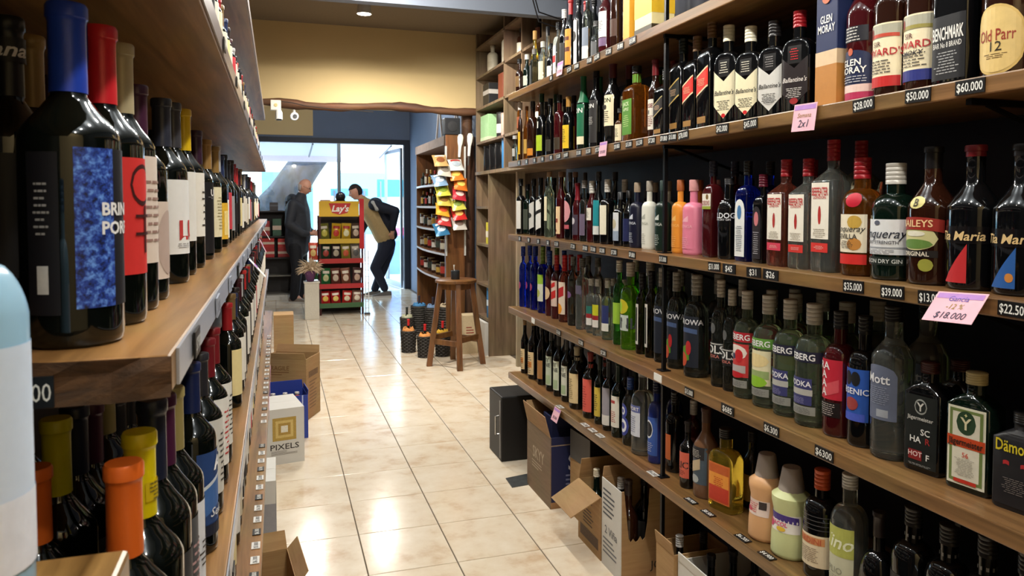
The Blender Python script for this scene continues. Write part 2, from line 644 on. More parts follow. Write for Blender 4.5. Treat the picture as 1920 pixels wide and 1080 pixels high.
def make_bottle(name, label, cat, loc, rotz, kind, H, R, gm, cap, labels, group=None):
    be, ns, rn, cv, n, dep = KIND[kind]
    ct, ctype, ccol = cap
    t = thing(name, label, cat, loc, rotz, group)
    pr = prof_round(H, R, be, ns, rn, cv, top=.985 if ctype != 'dome' else .74)
    if kind == 'shaker':
        pr = [(0, R * .9), (.006, R), (.05 * H, R), (.22 * H, R * .98), (.42 * H, R * .86), (.52 * H, R * .88), (.62 * H, R * .98), (.68 * H, R * .98), (.72 * H, R * .75), (.75 * H, R * .62)]
    if kind == 'round':
        pr = prof_round(H, R, be, ns, rn, cv, top=.985)
    sh = Shape(pr, R, float(n), dep)
    seg = 24 if n > 2 else SEG
    vs, fs = ring_mesh(sh, pr, seg)
    obj('glass_body', vs, fs, gm, t, smooth=50)
    cs = Shape(pr, R)
    rn_ = rn * R
    z0 = ct * H
    if ctype == 'foil':
        rr = [(z0, sh.r(z0) + .0008)] + [(z0 + (H - z0) * k, sh.r(min(z0 + (H - z0) * k, .98 * H)) + .0009) for k in (.2, .45, .78)]
        rr += [(H * .955, rn_ + .0012), (H * .958, rn_ + .0024), (H * .992, rn_ + .0024), (H, rn_ + .001)]
        mat = pm(ccol, .34, .08, var=.06, scale=30)
    elif ctype == 'screw':
        rc = max(rn_ * 1.08, .0125)
        rr = [(z0, rc)]
        for k in range(1, 5):
            zz = z0 + (H - z0) * k / 5
            rr += [(zz - .0008, rc), (zz, rc - .0009), (zz + .0008, rc)]
        rr += [(H - .001, rc), (H, rc - .0015)]
        mat = pm(ccol, .3, .12, var=.05, scale=30)
    elif ctype == 'cork':
        rc = rn_ * 1.22
        rr = [(z0, rc), (H - .002, rc), (H, rc - .002)]
        mat = pm(ccol, .55, var=.15, scale=80)
    elif ctype == 'dome':
        rc = R * .66
        rr = [(.735 * H, rc), (.75 * H, rc), (.985 * H, rc * .72), (H, rc * .66)]
        mat = pm(ccol, .45, var=.04)
    else:
        rc = rn_ * 1.05
        rr = [(z0, rc), (H - .002, rc), (H, rc - .002)]
        mat = pm(ccol, .35, .1, var=.05)
    rr = [(min(z, H), r) for z, r in rr]
    vs, fs = ring_mesh(cs, rr, 16)
    obj('cap', vs, fs, mat, t, smooth=50)
    for L in labels:
        d = dict(k='rect', w=.62, c=WHITE, a=0.0, off=.0006, rough=.5, metal=0.0)
        d.update(L)
        hw = d['w'] * (PI * R / 1.6 if n == 2 else R * .92)
        a0 = d['a'] * R
        vs, fs = patch(sh, d['z'][0] * H, d['z'][1] * H, hw, d['k'], d['off'], a0)
        lo = obj(d.get('n', 'label'), vs, fs, d.get('mat') or pm(d['c'], d['rough'], d['metal'], var=d.get('var', .05), scale=d.get('scale', 90)), t, smooth=60)
        for bi, b in enumerate(d.get('bands', ())):
            # printed fields on the label: (z0, z1, width, colour, shape, sideways)
            bk = b[4] if len(b) > 4 else 'rect'
            ba = b[5] * R if len(b) > 5 else 0
            vs, fs = patch(sh, b[0] * H, b[1] * H, hw * b[2], bk, d['off'] + .0004 + .00022 * bi, a0 + ba)
            obj('print_field', vs, fs, pm(b[3], .5, var=.1, scale=b[6] if len(b) > 6 else 90), lo)
        for w in d.get('txt', ()):
            # (word, z centre, cap height, colour, shear, bold, sideways)
            sx = w[4] if len(w) > 4 else 0
            bo = w[5] if len(w) > 5 else .015
            sa = (w[6] if len(w) > 6 else 0) * R
            tv, tf = text_shape(w[0], sx, bo)
            hh = w[2] * H
            if len(w) > 7:
                wd = max(x for x, y in tv) - min(x for x, y in tv)
                kx = w[7] * 2 * hw / wd
            else:
                kx = hh
            slope = d.get('slope', 0.0)
            vv = [sh.surf(a0 + sa + x * kx, w[1] * H + y * hh + slope * x * kx, d['off'] + .0008 + .00022 * len(d.get('bands', ()))) for x, y in tv]
            obj('lettering', vv, tf, pm(w[3], .5, var=0.0), lo)
        ln = d.get('lines')
        if ln:
            # small print too fine to read: thin rules (z0, z1, count, colour, width)
            m = MB()
            rnd = random.Random(int(H * 1e5) + len(label))
            nl = int(ln[2] * 1.5 + .5)
            for i in range(nl):
                z = (ln[0] + (ln[1] - ln[0]) * (i + .5) / nl) * H
                ww = hw * ln[4] * rnd.uniform(.6, 1)
                tt = min(.0016, (ln[1] - ln[0]) * H / nl * .16)
                x = -ww
                while x < ww - .002:
                    e = min(ww, x + rnd.uniform(.12, .34) * hw)
                    m.add(*patch(sh, z - tt, z + tt, (e - x) / 2, 'rect', d['off'] + .0007 + .00022 * len(d.get('bands', ())), a0 + (e + x) / 2, 3, 1))
                    x = e + .05 * hw
            m.build('small_print', pm(ln[3], .6, var=0.0), lo)
    return t

PLACED = []

def put(shelf, u, vt, wpx, kind, gm, cap, label, labels, name='bottle', cat='bottle', row=0, dx=0.0, rot=0.0, dup=1, group=None, H=None, Y=None, R=None):
    z, x0 = {'T': (ZT, 1.285), 'W': (ZW, 1.285), 'G': (ZG, 1.285), 'V': (ZV, 1.300), 'B': (ZB, 1.285)}[shelf]
    x = x0 + .088 * row + dx
    y = y_of(u, x, z + .15) if Y is None else Y
    while y > RY1 - .035 and x > 1.232:
        x -= .004
        y = y_of(u, x, z + .15)
    y = min(y, RY1 - .035)
    dp = depth((x, y, z))
    n = KIND[kind][4]
    if R is None:
        R = wpx / 2 * dp / FPX * 1.06 / (1.0 if n == 2 else 1.12)
    R = max(.022, min(.052, R))
    if H is None:
        H = z_of(vt, x, y) - z
        H = max(.14, min(.345, H))
    PLACED.append(dict(shelf=shelf, x=x, y=y, z=z, R=R, H=H, kind=kind, gm=gm, cap=cap, label=label, labels=labels, name=name, cat=cat, rot=rot, dup=dup, group=group, row=row))

def settle():
    # neighbours in a row may touch but never overlap
    for sh in 'TWGVB':
        fr = sorted([p for p in PLACED if p['shelf'] == sh], key=lambda p: p['y'])
        for it in range(6):
            for i, a in enumerate(fr):
                for b in fr[i + 1:]:
                    if b['y'] - a['y'] > .13:
                        break
                    d = math.hypot(b['y'] - a['y'], b['x'] - a['x'])
                    ra = a['R'] * (1.12 if KIND[a['kind']][4] > 2 else 1)
                    rb = b['R'] * (1.12 if KIND[b['kind']][4] > 2 else 1)
                    if d < ra + rb + .002:
                        gap = ra + rb + .002 - d
                        g2 = min(gap, .010) * .5
                        a['y'] -= g2
                        b['y'] += g2 if b['y'] + g2 < RY1 - .03 else 0
                        if it >= 2:
                            k = max(.80, 1 - gap / (ra + rb))
                            a['R'] *= k
                            b['R'] *= k
    for p in PLACED:
        t = make_bottle(p['name'], p['label'], p['cat'], (p['x'], p['y'], p['z']), PI + math.radians(p['rot']), p['kind'], p['H'], p['R'], p['gm'], p['cap'], p['labels'], p['group'])
        for k in range(p['dup']):
            y = p['y'] + random.uniform(-.006, .006)
            x = p['x'] + (max(2 * p['R'] * KIND[p['kind']][5] + .006, .075)) * (k + 1)
            if x + p['R'] > XRB - .004:
                break
            if any(abs(q['y'] - y) < (q['R'] + p['R']) * 1.1 and abs(q['x'] - x) < (q['R'] + p['R']) * 1.1 for q in PLACED if q is not p and q['shelf'] == p['shelf']):
                continue
            PLACED2.append(dict(p, x=x, y=y))
            clash = [q for q in PLACED2[:-1] if q['shelf'] == p['shelf'] and math.hypot(q['y'] - y, q['x'] - x) < (q['R'] + p['R']) * (1.12 if KIND[p['kind']][4] > 2 or KIND[q['kind']][4] > 2 else 1.0) + .002]
            if clash:
                PLACED2.pop()
                continue
            c = copy_tree(t)
            c.location = (x, y, p['z'])
            c['label'] = p['label'] + (', in the row behind' if k == 0 else ', at the back')
            if p['group']:
                c['group'] = p['group']

PLACED2 = []

# ------------------------------------------------------------------ what stands on the right-hand shelves
SIL = (200, 197, 190)
CRM = (232, 222, 186)
RED = (196, 34, 38)
NVY = (24, 34, 84)
GLD = (190, 150, 70)
SC = lambda c=BLACK, t=.87: (t, 'screw', c)
FO = lambda c, t=.74: (t, 'foil', c)
CK = lambda c=(150, 110, 70), t=.92: (t, 'cork', c)
PL = lambda c=BLACK, t=.86: (t, 'plain', c)
LAB = lambda z0, z1, c=WHITE, **k: [dict(z=(z0, z1), c=c, **k)]
SM = (60, 56, 52)

# --- top shelf
put('T', 975, 110, 12, 'squat', G_BROWN, SC(), 'small dark bottle at the far end of the top right shelf', LAB(.2, .5, (120, 90, 50)), dup=0)
put('T', 987, 103, 13, 'slim', G_DKGREEN, SC((220, 220, 210)), 'small green bottle with white cap on the top shelf', LAB(.2, .45, (190, 196, 180)), dup=0)
put('T', 1002, 92, 17, 'square', G_SMOKE, SC((120, 116, 110)), 'grey square bottle with silver panels on the top shelf', LAB(.15, .6, (70, 72, 74)), dup=0)
put('T', 1018, 78, 16, 'tall', G_CLEAR, SC((200, 200, 190)), 'clear slim bottle with pale label on the top shelf', LAB(.15, .55, (210, 206, 180)), dup=0)
put('T', 1027, 30, 20, 'round', G_CLEAR, PL((20, 20, 22)), 'round clear decanter with black stopper, row behind on top shelf', LAB(.1, .2, (180, 180, 176)), row=1, dup=0)
put('T', 1003, 52, 14, 'slim', G_GOLD, CK((170, 130, 70), .86), 'golden bottle with wooden stopper, row behind on top shelf', LAB(.2, .4, GLD), row=1, dup=0)
put('T', 1034, 82, 14, 'squat', G_BLACK, SC(), 'small black bottle with low white label on the top shelf', LAB(.08, .42, (226, 216, 206)), dup=1)
put('T', 1047, 42, 15, 'square', G_CLEAR, SC(), 'clear bottle under a large white and red label, top shelf', LAB(.08, .74, WHITE, w=.9, bands=((.3, .42, .9, RED),)), dup=1)
put('T', 1058, 18, 14, 'slim', G_BLACK, SC((200, 200, 200)), 'slim black bottle with silver cap on the top shelf', LAB(.15, .5, (40, 38, 36)), dup=1)
put('T', 1070, 0, 20, 'vodka', G_BLACK, FO((150, 30, 34), .80), 'black bottle with bold orange label and red cap, top shelf', LAB(.12, .60, (226, 140, 40), bands=((.3, .36, .8, (90, 40, 10)), (.45, .5, .7, (90, 40, 10)))), dup=1)
put('T', 1085, -10, 18, 'tall', G_BLACK, SC(), 'black bottle with tall narrow white label on the top shelf', LAB(.08, .66, (226, 222, 210), w=.4, bands=((.38, .52, .8, (30, 26, 24), 'oval'),)), dup=1)
put('T', 1102, -20, 20, 'vodka', G_SMOKE, SC((120, 124, 130)), 'smoky clear bottle with grey and white label, top shelf', LAB(.1, .5, (120, 130, 146), bands=((.1, .26, 1, (220, 218, 208)),)), dup=1)
put('T', 1118, 40, 13, 'squat', G_SMOKE, SC((90, 90, 90)), 'small grey flask bottle on the top shelf', LAB(.15, .5, (90, 92, 94)), dup=0)
put('T', 1136, -30, 25, 'tall', G_DKRED, SC(), 'dark red bottle, white label over purple band, top shelf', LAB(.28, .62, WHITE, lines=(.36, .5, 4, SM, .6), bands=((.16, .27, 1, (110, 84, 120)),)), dup=1)
put('T', 1156, -60, 22, 'vodka', G_BROWN, SC(), 'dark amber bottle beside the yellow cartons on top shelf', LAB(.2, .4, (70, 40, 24)), dup=1)

# --- whisky shelf
put('W', 966, 270, 9, 'squat', G_SMOKE, SC((190, 190, 190)), 'miniature clear bottle at the far end of the whisky shelf', LAB(.2, .5, (180, 180, 176)), dup=0)
put('W', 975, 192, 14, 'vodka', G_BROWN, SC((210, 200, 190)), 'brown bottle with narrow yellow label on the whisky shelf', LAB(.12, .5, (214, 170, 40)), dup=1)
put('W', 986, 200, 13, 'slim', G_AMBER, CK((170, 110, 60)), 'amber bottle with cork stopper on the whisky shelf', LAB(.14, .4, GLD), dup=1)
put('W', 999, 190, 20, 'vodka', G_BROWN, SC((60, 60, 64)), 'brown bottle with orange base label on the whisky shelf', LAB(.08, .2, (206, 130, 40)), dup=1)
put('W', 1016, 176, 20, 'squat', G_BLACK, SC((24, 60, 34)), 'black round bottle with lime green label on the whisky shelf', LAB(.12, .36, (170, 196, 40), txt=(('11', .52, .1, (230, 230, 220)),)), dup=1)
put('W', 1032, 185, 17, 'slim', G_BLACK, SC(), 'plain black bottle behind the lime-labelled one on whisky shelf', LAB(.1, .3, (52, 48, 40)), dup=1)
put('W', 1049, 178, 20, 'vodka', G_DKRED, SC(), 'dark red-brown bottle next to the yellow-labelled one, whisky shelf', LAB(.1, .3, (58, 46, 30)), dup=1)
put('W', 1066, 181, 21, 'vodka', G_BLACK, FO((176, 130, 60), .82), 'black bottle with gold cap and bright yellow label', LAB(.1, .50, (226, 186, 36), lines=(.2, .44, 5, SM, .6)), dup=1)
put('W', 1094, 137, 23, 'slim', G_DKGREEN, FO((20, 96, 60), .62), 'green-necked bottle with deep green and cream label', LAB(.09, .60, (24, 104, 70), bands=((.09, .19, 1, CRM),), txt=(('SON', .52, .06, WHITE),)), dup=1)
put('W', 1118, 127, 25, 'slim', G_BLACK, SC(), 'black bottle with dark charcoal label on the whisky shelf', LAB(.08, .60, (44, 42, 42), lines=(.3, .4, 3, (200, 196, 190), .7), txt=(('SON', .53, .05, WHITE),)), dup=1)
put('W', 1149, 115, 30, 'slim', G_BLACK, FO((80, 22, 26), .80), 'black bottle with cream label and dark red cap', LAB(.24, .60, CRM, txt=(('ESON', .54, .05, (40, 60, 40)),), lines=(.28, .42, 4, SM, .7), bands=((.43, .49, .25, (40, 34, 24), 'oval'),)), dup=1)
put('W', 1164, 205, 14, 'squat', G_AMBER, SC((30, 30, 30)), 'small cream-labelled flask among the tall whisky bottles', LAB(.1, .55, CRM, lines=(.2, .45, 4, SM, .6)), dup=0, dx=-.018)
put('W', 1194, 124, 48, 'square', G_AMBER, SC((26, 26, 24), .90), 'square amber bottle with apple green label and green neck', [dict(z=(.10, .56), c=(86, 140, 50), w=.95, lines=(.2, .36, 4, (200, 220, 150), .6), txt=(('JACK', .50, .05, (220, 236, 190)), ('APPLE', .43, .04, (220, 236, 190)))), dict(n='neck_label', z=(.78, .89), c=(96, 160, 50), w=1.5)], dup=1, R=.044)
put('W', 1229, 112, 26, 'slim', G_BROWN, FO((110, 24, 30), .80), 'brown bottle with white oblong label and dark red cap', LAB(.12, .50, (226, 220, 206), lines=(.16, .3, 4, (120, 30, 30), .7), txt=(('ROSES', .42, .05, (120, 30, 30)), ('8', .34, .05, SM))), dup=1)

def walker(u, vt, w, lc, edge, capc, lab):
    put('W', u, vt, w, 'square', G_BLACK, SC(capc, .84), lab,
        [dict(k='slant', z=(.36, .52), c=lc, w=.95, lines=(.40, .47, 3, (230, 190, 150), .7), bands=((.345, .362, 1, edge, 'slant'), (.518, .535, 1, edge, 'slant')))] +
        [dict(n='base_label', z=(.06, .12), c=(150, 110, 54), w=.7)], dup=1, R=.0365)

walker(1250, 130, 21, (40, 36, 34), (180, 160, 110), (30, 30, 30), 'black square bottle with slanted black label beside the steel upright')
walker(1281, 73, 26, (34, 36, 34), (190, 160, 90), (24, 34, 28), 'black square bottle with slanted black and gold label, green cap')
walker(1308, 68, 27, (206, 40, 30), (224, 200, 160), (120, 90, 60), 'black square bottle, slanted red label, next to black-labelled one')
walker(1334, 40, 30, (216, 44, 30), (224, 200, 160), (120, 90, 60), 'taller black square bottle with slanted red label, brown cap')

def shieldb(u, vt, w, lc, capc, lab, word, top, ct=.84, wc=(60, 60, 58), extra=()):
    put('W', u, vt, w, 'flat', G_BLACK, SC(capc, ct), lab,
        [dict(k='shield', z=(.08, .56), c=lc, w=1.04, lines=(.16, .26, 4, wc, .6), txt=((word, .335, .045, wc, .3, .01, 0, .85),), bands=tuple(extra)),
         dict(n='neck_label', k='rect', z=(.49, .66), c=(16, 14, 15), w=.5, off=.0004, lines=(.52, .64, 3, top, .8))], dup=1, rot=22, R=.0405)

shieldb(1366, 48, 58, CRM, (216, 210, 186), 'dark flask with cream shield label beside the red-labelled bottle', "Ballantine's", (220, 214, 196), extra=((.09, .13, .18, RED, 'oval'),))
shieldb(1407, 50, 60, CRM, (226, 222, 200), 'dark flask with cream shield label beside the white-shield flask', "Ballantine's", (220, 214, 196), extra=((.09, .13, .18, RED, 'oval'),))
shieldb(1452, 40, 66, (206, 204, 198), (30, 28, 30), 'dark flask with black cap and greyish white shield label', "Ballantine's", (150, 146, 144), extra=((.14, .22, .4, (170, 168, 164), 'oval'),))
shieldb(1499, 21, 66, (32, 22, 24), (150, 26, 34), 'black flask with red lettering and bright red cap', "Ballantine's", (200, 40, 44), wc=(222, 216, 210), extra=((.10, .16, .3, (150, 40, 44), 'oval'),))

put('W', 1624, -30, 50, 'slim', G_DKRED, PL((30, 34, 60)), 'bottle with navy label over crimson base beside the tall carton',
    [dict(z=(.02, .345), c=(26, 36, 72), w=.62, k='arch', bands=((.02, .07, 1, (176, 44, 84)), (.07, .12, 1, (224, 196, 186)), (.31, .36, .14, (190, 90, 60), 'oval')), txt=(('GLEN', .265, .042, WHITE, 0, .02), ('MORAY', .215, .042, WHITE, 0, .02)), lines=(.13, .18, 2, (190, 190, 196), .8)),
     dict(n='neck_label', z=(.40, .50), c=(24, 24, 34), w=.5, lines=(.40, .50, 3, (210, 206, 200), .6))], dup=1, H=.345, R=.040)

def edward(u, w, base, acc, lab, second):
    put('W', u, -60, w, 'slim', G_BROWN, SC((30, 26, 26)), lab,
        [dict(z=(.07, .465), c=(232, 220, 186), w=.60, bands=((.07, .135, .97, base), (.375, .455, .96, (170, 168, 150), 'rect', 0, 40), (.378, .400, .9, acc, 'banner', .0), (.38, .44, .12, (130, 50, 40), 'oval', -.5)),
              txt=(('SIR', .338, .030, (90, 40, 36), 0, .01, -.1), ("EDWARD'S", .285, .044, (176, 34, 40), 0, .01)) + second, lines=(.15, .24, 3, SM, .7))], dup=1, H=.345, R=.041)

edward(1678, 54, (190, 38, 36), (190, 70, 50), 'bottle with cream landscape label over a red base band', ())
edward(1735, 56, (38, 46, 120), (150, 140, 70), 'bottle with cream landscape label over a navy base band', (('SMOKY', .235, .03, (30, 30, 40), .2, .01),))
put('W', 1812, -60, 76, 'square', G_BLACK, SC(), 'square black bottle with bold white lettering on the whisky shelf',
    [dict(z=(.04, .40), c=(20, 20, 24), w=.98, txt=(('BENCHMARK', .30, .07, (226, 224, 218), 0, .02, 0, .92), ('BAR No 8 BRAND', .235, .03, (214, 212, 206), 0, .01, 0, .85)), lines=(.07, .20, 5, (170, 170, 170), .8))], dup=1, H=.345, R=.043)
put('W', 1887, -60, 80, 'squat', G_BROWN, PL((20, 18, 18)), 'stout dark bottle with large oval golden label on whisky shelf',
    [dict(z=(.015, .385), c=(206, 176, 106), k='oval', w=.60, metal=.2, bands=((.03, .37, .92, (214, 186, 120), 'oval'),), txt=(('Old Parr', .225, .062, (150, 44, 30), 0, .005, 0, .62), ('12', .165, .05, (50, 40, 24), 0, .005)), lines=(.10, .13, 2, (110, 84, 44), .4))], dup=1, H=.345, rot=10, R=.045)

# --- gin shelf
put('G', 977, 335, 16, 'gin', G_BLACK, SC(), 'black bottle with white side label at far end of gin shelf', LAB(.1, .6, (222, 220, 214)), dup=1)
put('G', 989, 345, 16, 'gin', G_DKGREEN, SC(), 'dark green bottle near the far end of the gin shelf', LAB(.1, .5, (70, 76, 66)), dup=1)
put('G', 1001, 335, 17, 'gin', G_BLACK, SC(), 'black bottle with jagged white label on the gin shelf', LAB(.1, .55, (206, 204, 198), k='slant', bands=((.3, .4, .6, (40, 40, 40), 'oval'),)), dup=1)
put('G', 1014, 333, 18, 'gin', G_BLACK, SC(), 'black bottle with white label crossed by black stripe', LAB(.1, .6, (226, 224, 218), k='slant', bands=((.36, .42, 1, (24, 24, 24), 'slant'),)), dup=1)
put('G', 1030, 322, 18, 'tall', G_PALEG, CK((176, 150, 120)), 'clear gin bottle with tall cream side label and cork', LAB(.25, .62, CRM, w=.35), dup=1)
put('G', 1052, 322, 18, 'slim', G_DKRED, CK((150, 120, 100)), 'dark brown bottle with cream and orange label, gin shelf', LAB(.07, .48, (236, 204, 160), bands=((.24, .30, .5, (140, 50, 30)), (.10, .14, .2, (120, 30, 30), 'oval')), w=.5), dup=1)
put('G', 1069, 323, 20, 'gin', G_BLACK, PL((70, 66, 64)), 'black bottle with pink half-moon label on the gin shelf', LAB(.26, .58, (216, 150, 156), k='oval', bands=((.16, .22, .8, (190, 90, 100)),)), dup=1)
put('G', 1083, 343, 18, 'slim', G_DKRED, FO((120, 22, 34), .70), 'maroon-necked dark bottle on the gin shelf', LAB(.1, .45, (70, 60, 74), bands=((.28, .4, .5, (200, 196, 200), 'oval'),)), dup=1)
put('G', 1096, 338, 17, 'gin', G_SMOKE, SC((130, 126, 124)), 'smoky bottle with purple grey label on the gin shelf', LAB(.1, .45, (110, 96, 118)), dup=0)
put('G', 1110, 339, 19, 'slim', G_DKRED, SC(SIL, .80), 'dark red bottle with grey cap and small square white label', LAB(.36, .56, (232, 226, 210), w=.5, lines=(.4, .52, 3, SM, .6)), dup=1)
put('G', 1122, 322, 17, 'slim', G_BLACK, SC((40, 40, 44)), 'dark bottle with turquoise strip label on the gin shelf', LAB(.12, .60, (30, 140, 150), bands=((.12, .24, 1, (220, 224, 220)),)), dup=1)
put('G', 1139, 336, 27, 'gin', G_BLACK, SC(SIL, .80), 'black bottle with big plain cream label and grey cap', LAB(.15, .60, (236, 230, 206), w=.5), dup=1)
put('G', 1163, 360, 25, 'gin', G_BLACK, PL((60, 62, 66)), 'dark bottle with white and sky grey picture label', LAB(.10, .62, (216, 218, 220), w=.45, bands=((.10, .28, 1, (150, 164, 184)), (.32, .5, .6, (190, 180, 150), 'oval'))), dup=1, dx=-.006)
put('G', 1179, 357, 20, 'slim', G_BLACK, PL((24, 22, 22)), 'navy-labelled bottle with black figure-like stopper', LAB(.1, .5, (34, 40, 84)), dup=1)

def ceramic(u, vt, w, body, capc, ink, lab):
    put('G', u, vt, w, 'gin', solid(body), CK(capc, .85), lab,
        [dict(z=(.08, .60), c=body, rough=.35, var=0.0, w=.5, lines=(.08, .24, 4, ink, .6), txt=(('RESTINGA', .38, .04, ink, 0, .015, 0, .9),), bands=((.44, .52, .5, ink, 'tri'),))], dup=1)

ceramic(1195, 342, 27, (22, 24, 44), (150, 132, 112), (200, 204, 214), 'matt navy ceramic gin bottle with white print')
ceramic(1218, 339, 27, (226, 226, 214), (150, 142, 130), (170, 172, 160), 'matt white ceramic gin bottle with pale print')
ceramic(1244, 338, 29, (22, 42, 34), (40, 60, 56), (200, 206, 200), 'matt dark green ceramic gin bottle beside steel upright')
ceramic(1276, 337, 30, (232, 150, 56), (160, 84, 30), (244, 190, 110), 'matt orange ceramic gin bottle with brown neck')
ceramic(1301, 337, 38, (226, 130, 156), (200, 140, 140), (240, 176, 190), 'matt pink ceramic gin bottle beside the orange one')

put('G', 1337, 302, 33, 'square', G_DKRED, SC((30, 30, 50), .84), 'berry-dark bottle with white label, between pink and black bottles', LAB(.50, .66, (232, 228, 214), w=.98, bands=((.50, .53, 1, (150, 160, 60)), (.60, .655, .3, (120, 90, 40), 'oval', .3)), txt=(("GORDON'S", .565, .05, (150, 40, 40), 0, .01, 0, .9),)), dup=1)
put('G', 1367, 334, 39, 'vodka', G_BLACK, SC((40, 40, 44), .92), 'all black bottle with plain white lettering beside blue bottle', LAB(.40, .62, (12, 12, 15), w=.7, rough=.2, lines=(.68, .76, 2, (200, 200, 205), .2), txt=(('BULLDOG', .54, .065, (222, 224, 228), 0, .02), ('LONDON DRY GIN', .49, .025, (200, 202, 206)))), dup=1)
put('G', 1402, 302, 38, 'square', G_BLUE, SC((20, 20, 24), .86), 'sapphire blue square bottle with white arched label', LAB(.05, .62, (226, 228, 226), w=.9, k='arch', bands=((.42, .56, .45, (70, 120, 170), 'oval'),), lines=(.10, .36, 9, (90, 100, 116), .7)), dup=1)
put('G', 1431, 327, 29, 'square', G_BLACK, SC((90, 20, 40), .86), 'dark square bottle with black label and pink medallion', LAB(.05, .64, (34, 28, 32), w=.9, k='arch', bands=((.42, .58, .55, (196, 116, 120), 'oval'),), lines=(.10, .36, 7, (190, 186, 190), .7)), dup=1)

def beef(u, vt, w, gm, base, lab, H=None, R=.0375):
    put('G', u, vt, w, 'liter', gm, SC((150, 26, 36), .84), lab,
        [dict(z=(.25, .675), c=(236, 230, 216), w=.84, k='rect', txt=(('BEEFEATER', .61, .06, (186, 40, 44), 0, .015, 0, .92), ('LONDON', .565, .022, (186, 40, 44))), bands=((.36, .50, .18, (170, 44, 40), 'oval'),), lines=(.26, .33, 3, (150, 140, 120), .7)),
         dict(n='base_label', z=(.15, .22), c=base, w=.80, lines=(.17, .20, 2, (240, 200, 190), .6))], dup=1, H=H, R=R)

beef(1474, 299, 60, G_PINKISH, (206, 60, 84), 'pink-tinted square gin bottle with white and crimson label')
beef(1520, 297, 60, G_CLEAR, (206, 50, 44), 'clear square gin bottle beside the pink-tinted one')
beef(1562, 262, 72, G_CLEAR, (206, 50, 44), 'tallest clear square gin bottle with red cap', R=.041)
put('G', 1610, 296, 70, 'vodka', G_AMBER, SC((150, 26, 36), .82), 'amber gin bottle with red cap and citrus picture label',
    [dict(z=(.20, .52), c=(232, 222, 196), w=.55, bands=((.40, .51, .35, (196, 160, 70), 'oval', .45), (.22, .32, .35, (190, 130, 60), 'oval', .45)), txt=(('Tanqueray', .40, .05, (50, 50, 44), .3, .005), ('SEVILLA', .335, .04, (60, 56, 50))), lines=(.23, .30, 3, SM, .4)),
     dict(n='base_label', z=(.10, .185), c=(206, 44, 40), w=.55), dict(n='seal', z=(.58, .70), c=(190, 26, 50), w=.22, k='oval', a=.35)], dup=1)
put('G', 1681, 306, 78, 'vodka', G_DKGREEN, SC(SIL, .82), 'dark green bottle with silver cap and wide white label',
    [dict(z=(.22, .52), c=(222, 224, 226), w=.66, bands=((.27, .285, 1, (150, 154, 160)), (.47, .51, .12, (90, 94, 110), 'oval')), txt=(('Tanqueray', .40, .075, (34, 40, 56), .35, .005), ('EXPORT STRENGTH', .325, .028, (90, 90, 96))), lines=(.225, .265, 2, (120, 120, 126), .6)),
     dict(n='base_label', z=(.13, .20), c=(16, 30, 24), w=.6, txt=(('LONDON DRY GIN', .165, .034, (200, 204, 200)),))], dup=1)
put('G', 1750, 275, 80, 'cream', G_BROWN, FO((18, 16, 18), .84), 'dark cream-liqueur bottle with red banner and green landscape label',
    [dict(z=(.25, .42), c=(200, 194, 140), w=.5, k='oval', bands=((.26, .33, .8, (96, 130, 60), 'oval'), (.35, .39, .5, (220, 216, 196), 'oval'))),
     dict(n='banner', z=(.40, .49), c=(150, 40, 30), w=.62, k='banner', off=.0016, txt=(('BAILEYS', .445, .05, (236, 200, 150), 0, .015),)),
     dict(n='base_label', z=(.20, .25), c=(22, 16, 16), w=.5, txt=(('ORIGINAL', .225, .032, (222, 214, 196)),)),
     dict(n='seal', z=(.10, .19), c=(150, 150, 60), w=.16, k='oval', a=.5), dict(n='crest', z=(.55, .64), c=(210, 200, 130), w=.20, k='oval', txt=(('B', .595, .055, (60, 50, 20), 0, .02),))], dup=1)

def maria(u, vt, w, lc, acc, lab, H=None):
    put('G', u, vt, w, 'cream', G_BLACK, FO((120, 26, 34) if not acc else (16, 14, 16), .92), lab,
        [dict(z=(.05, .32), c=lc, w=.26, k='tri', a=-.15, bands=((.09, .15, .3, (200, 130, 60), 'oval', .3),) if acc else ()),
         dict(n='name_label', z=(.32, .44), c=(16, 14, 16), w=.6, rough=.2, txt=(('Tia Maria', .375, .062, (214, 184, 130), .2, .015),))], dup=1, H=H, rot=6)

maria(1829, 272, 88, (190, 44, 48), 0, 'black coffee-liqueur bottle with red diagonal label')
maria(1912, 270, 92, (40, 90, 160), 1, 'black coffee-liqueur bottle with blue diagonal label')

# --- vodka shelf
for u, vt, lab in ((982, 462, 'cobalt blue vodka bottle at the far end of the vodka shelf'), (992, 460, 'cobalt blue vodka bottle, second from the pale frame post'), (1003, 462, 'cobalt blue vodka bottle, third from the pale frame post')):
    put('V', u, vt, 17, 'vodka', G_BLUE, SC((40, 60, 150), .84), lab, LAB(.3, .42, (150, 60, 100), k='oval', w=.3), dup=1)
put('V', 1018, 462, 19, 'vodka', G_BLUE, SC((110, 136, 60), .74), 'blue vodka bottle with olive neck and lime picture label', LAB(.18, .58, (216, 220, 200), bands=((.44, .58, 1, (150, 190, 60)), (.24, .36, .5, (180, 190, 90), 'oval'))), dup=1)
put('V', 1031, 470, 16, 'vodka', G_DKRED, SC((40, 70, 150), .78), 'dark red bottle with blue neck on the vodka shelf', LAB(.25, .45, (220, 190, 150), k='oval'), dup=1)
put('V', 1044, 478, 20, 'vodka', G_DKRED, SC((170, 40, 40), .76), 'red-necked bottle with white and red swirl label', LAB(.2, .60, (214, 190, 176), bands=((.30, .42, .8, (190, 40, 40), 'slant'), (.48, .55, .7, (190, 40, 40), 'slant'))), dup=1)
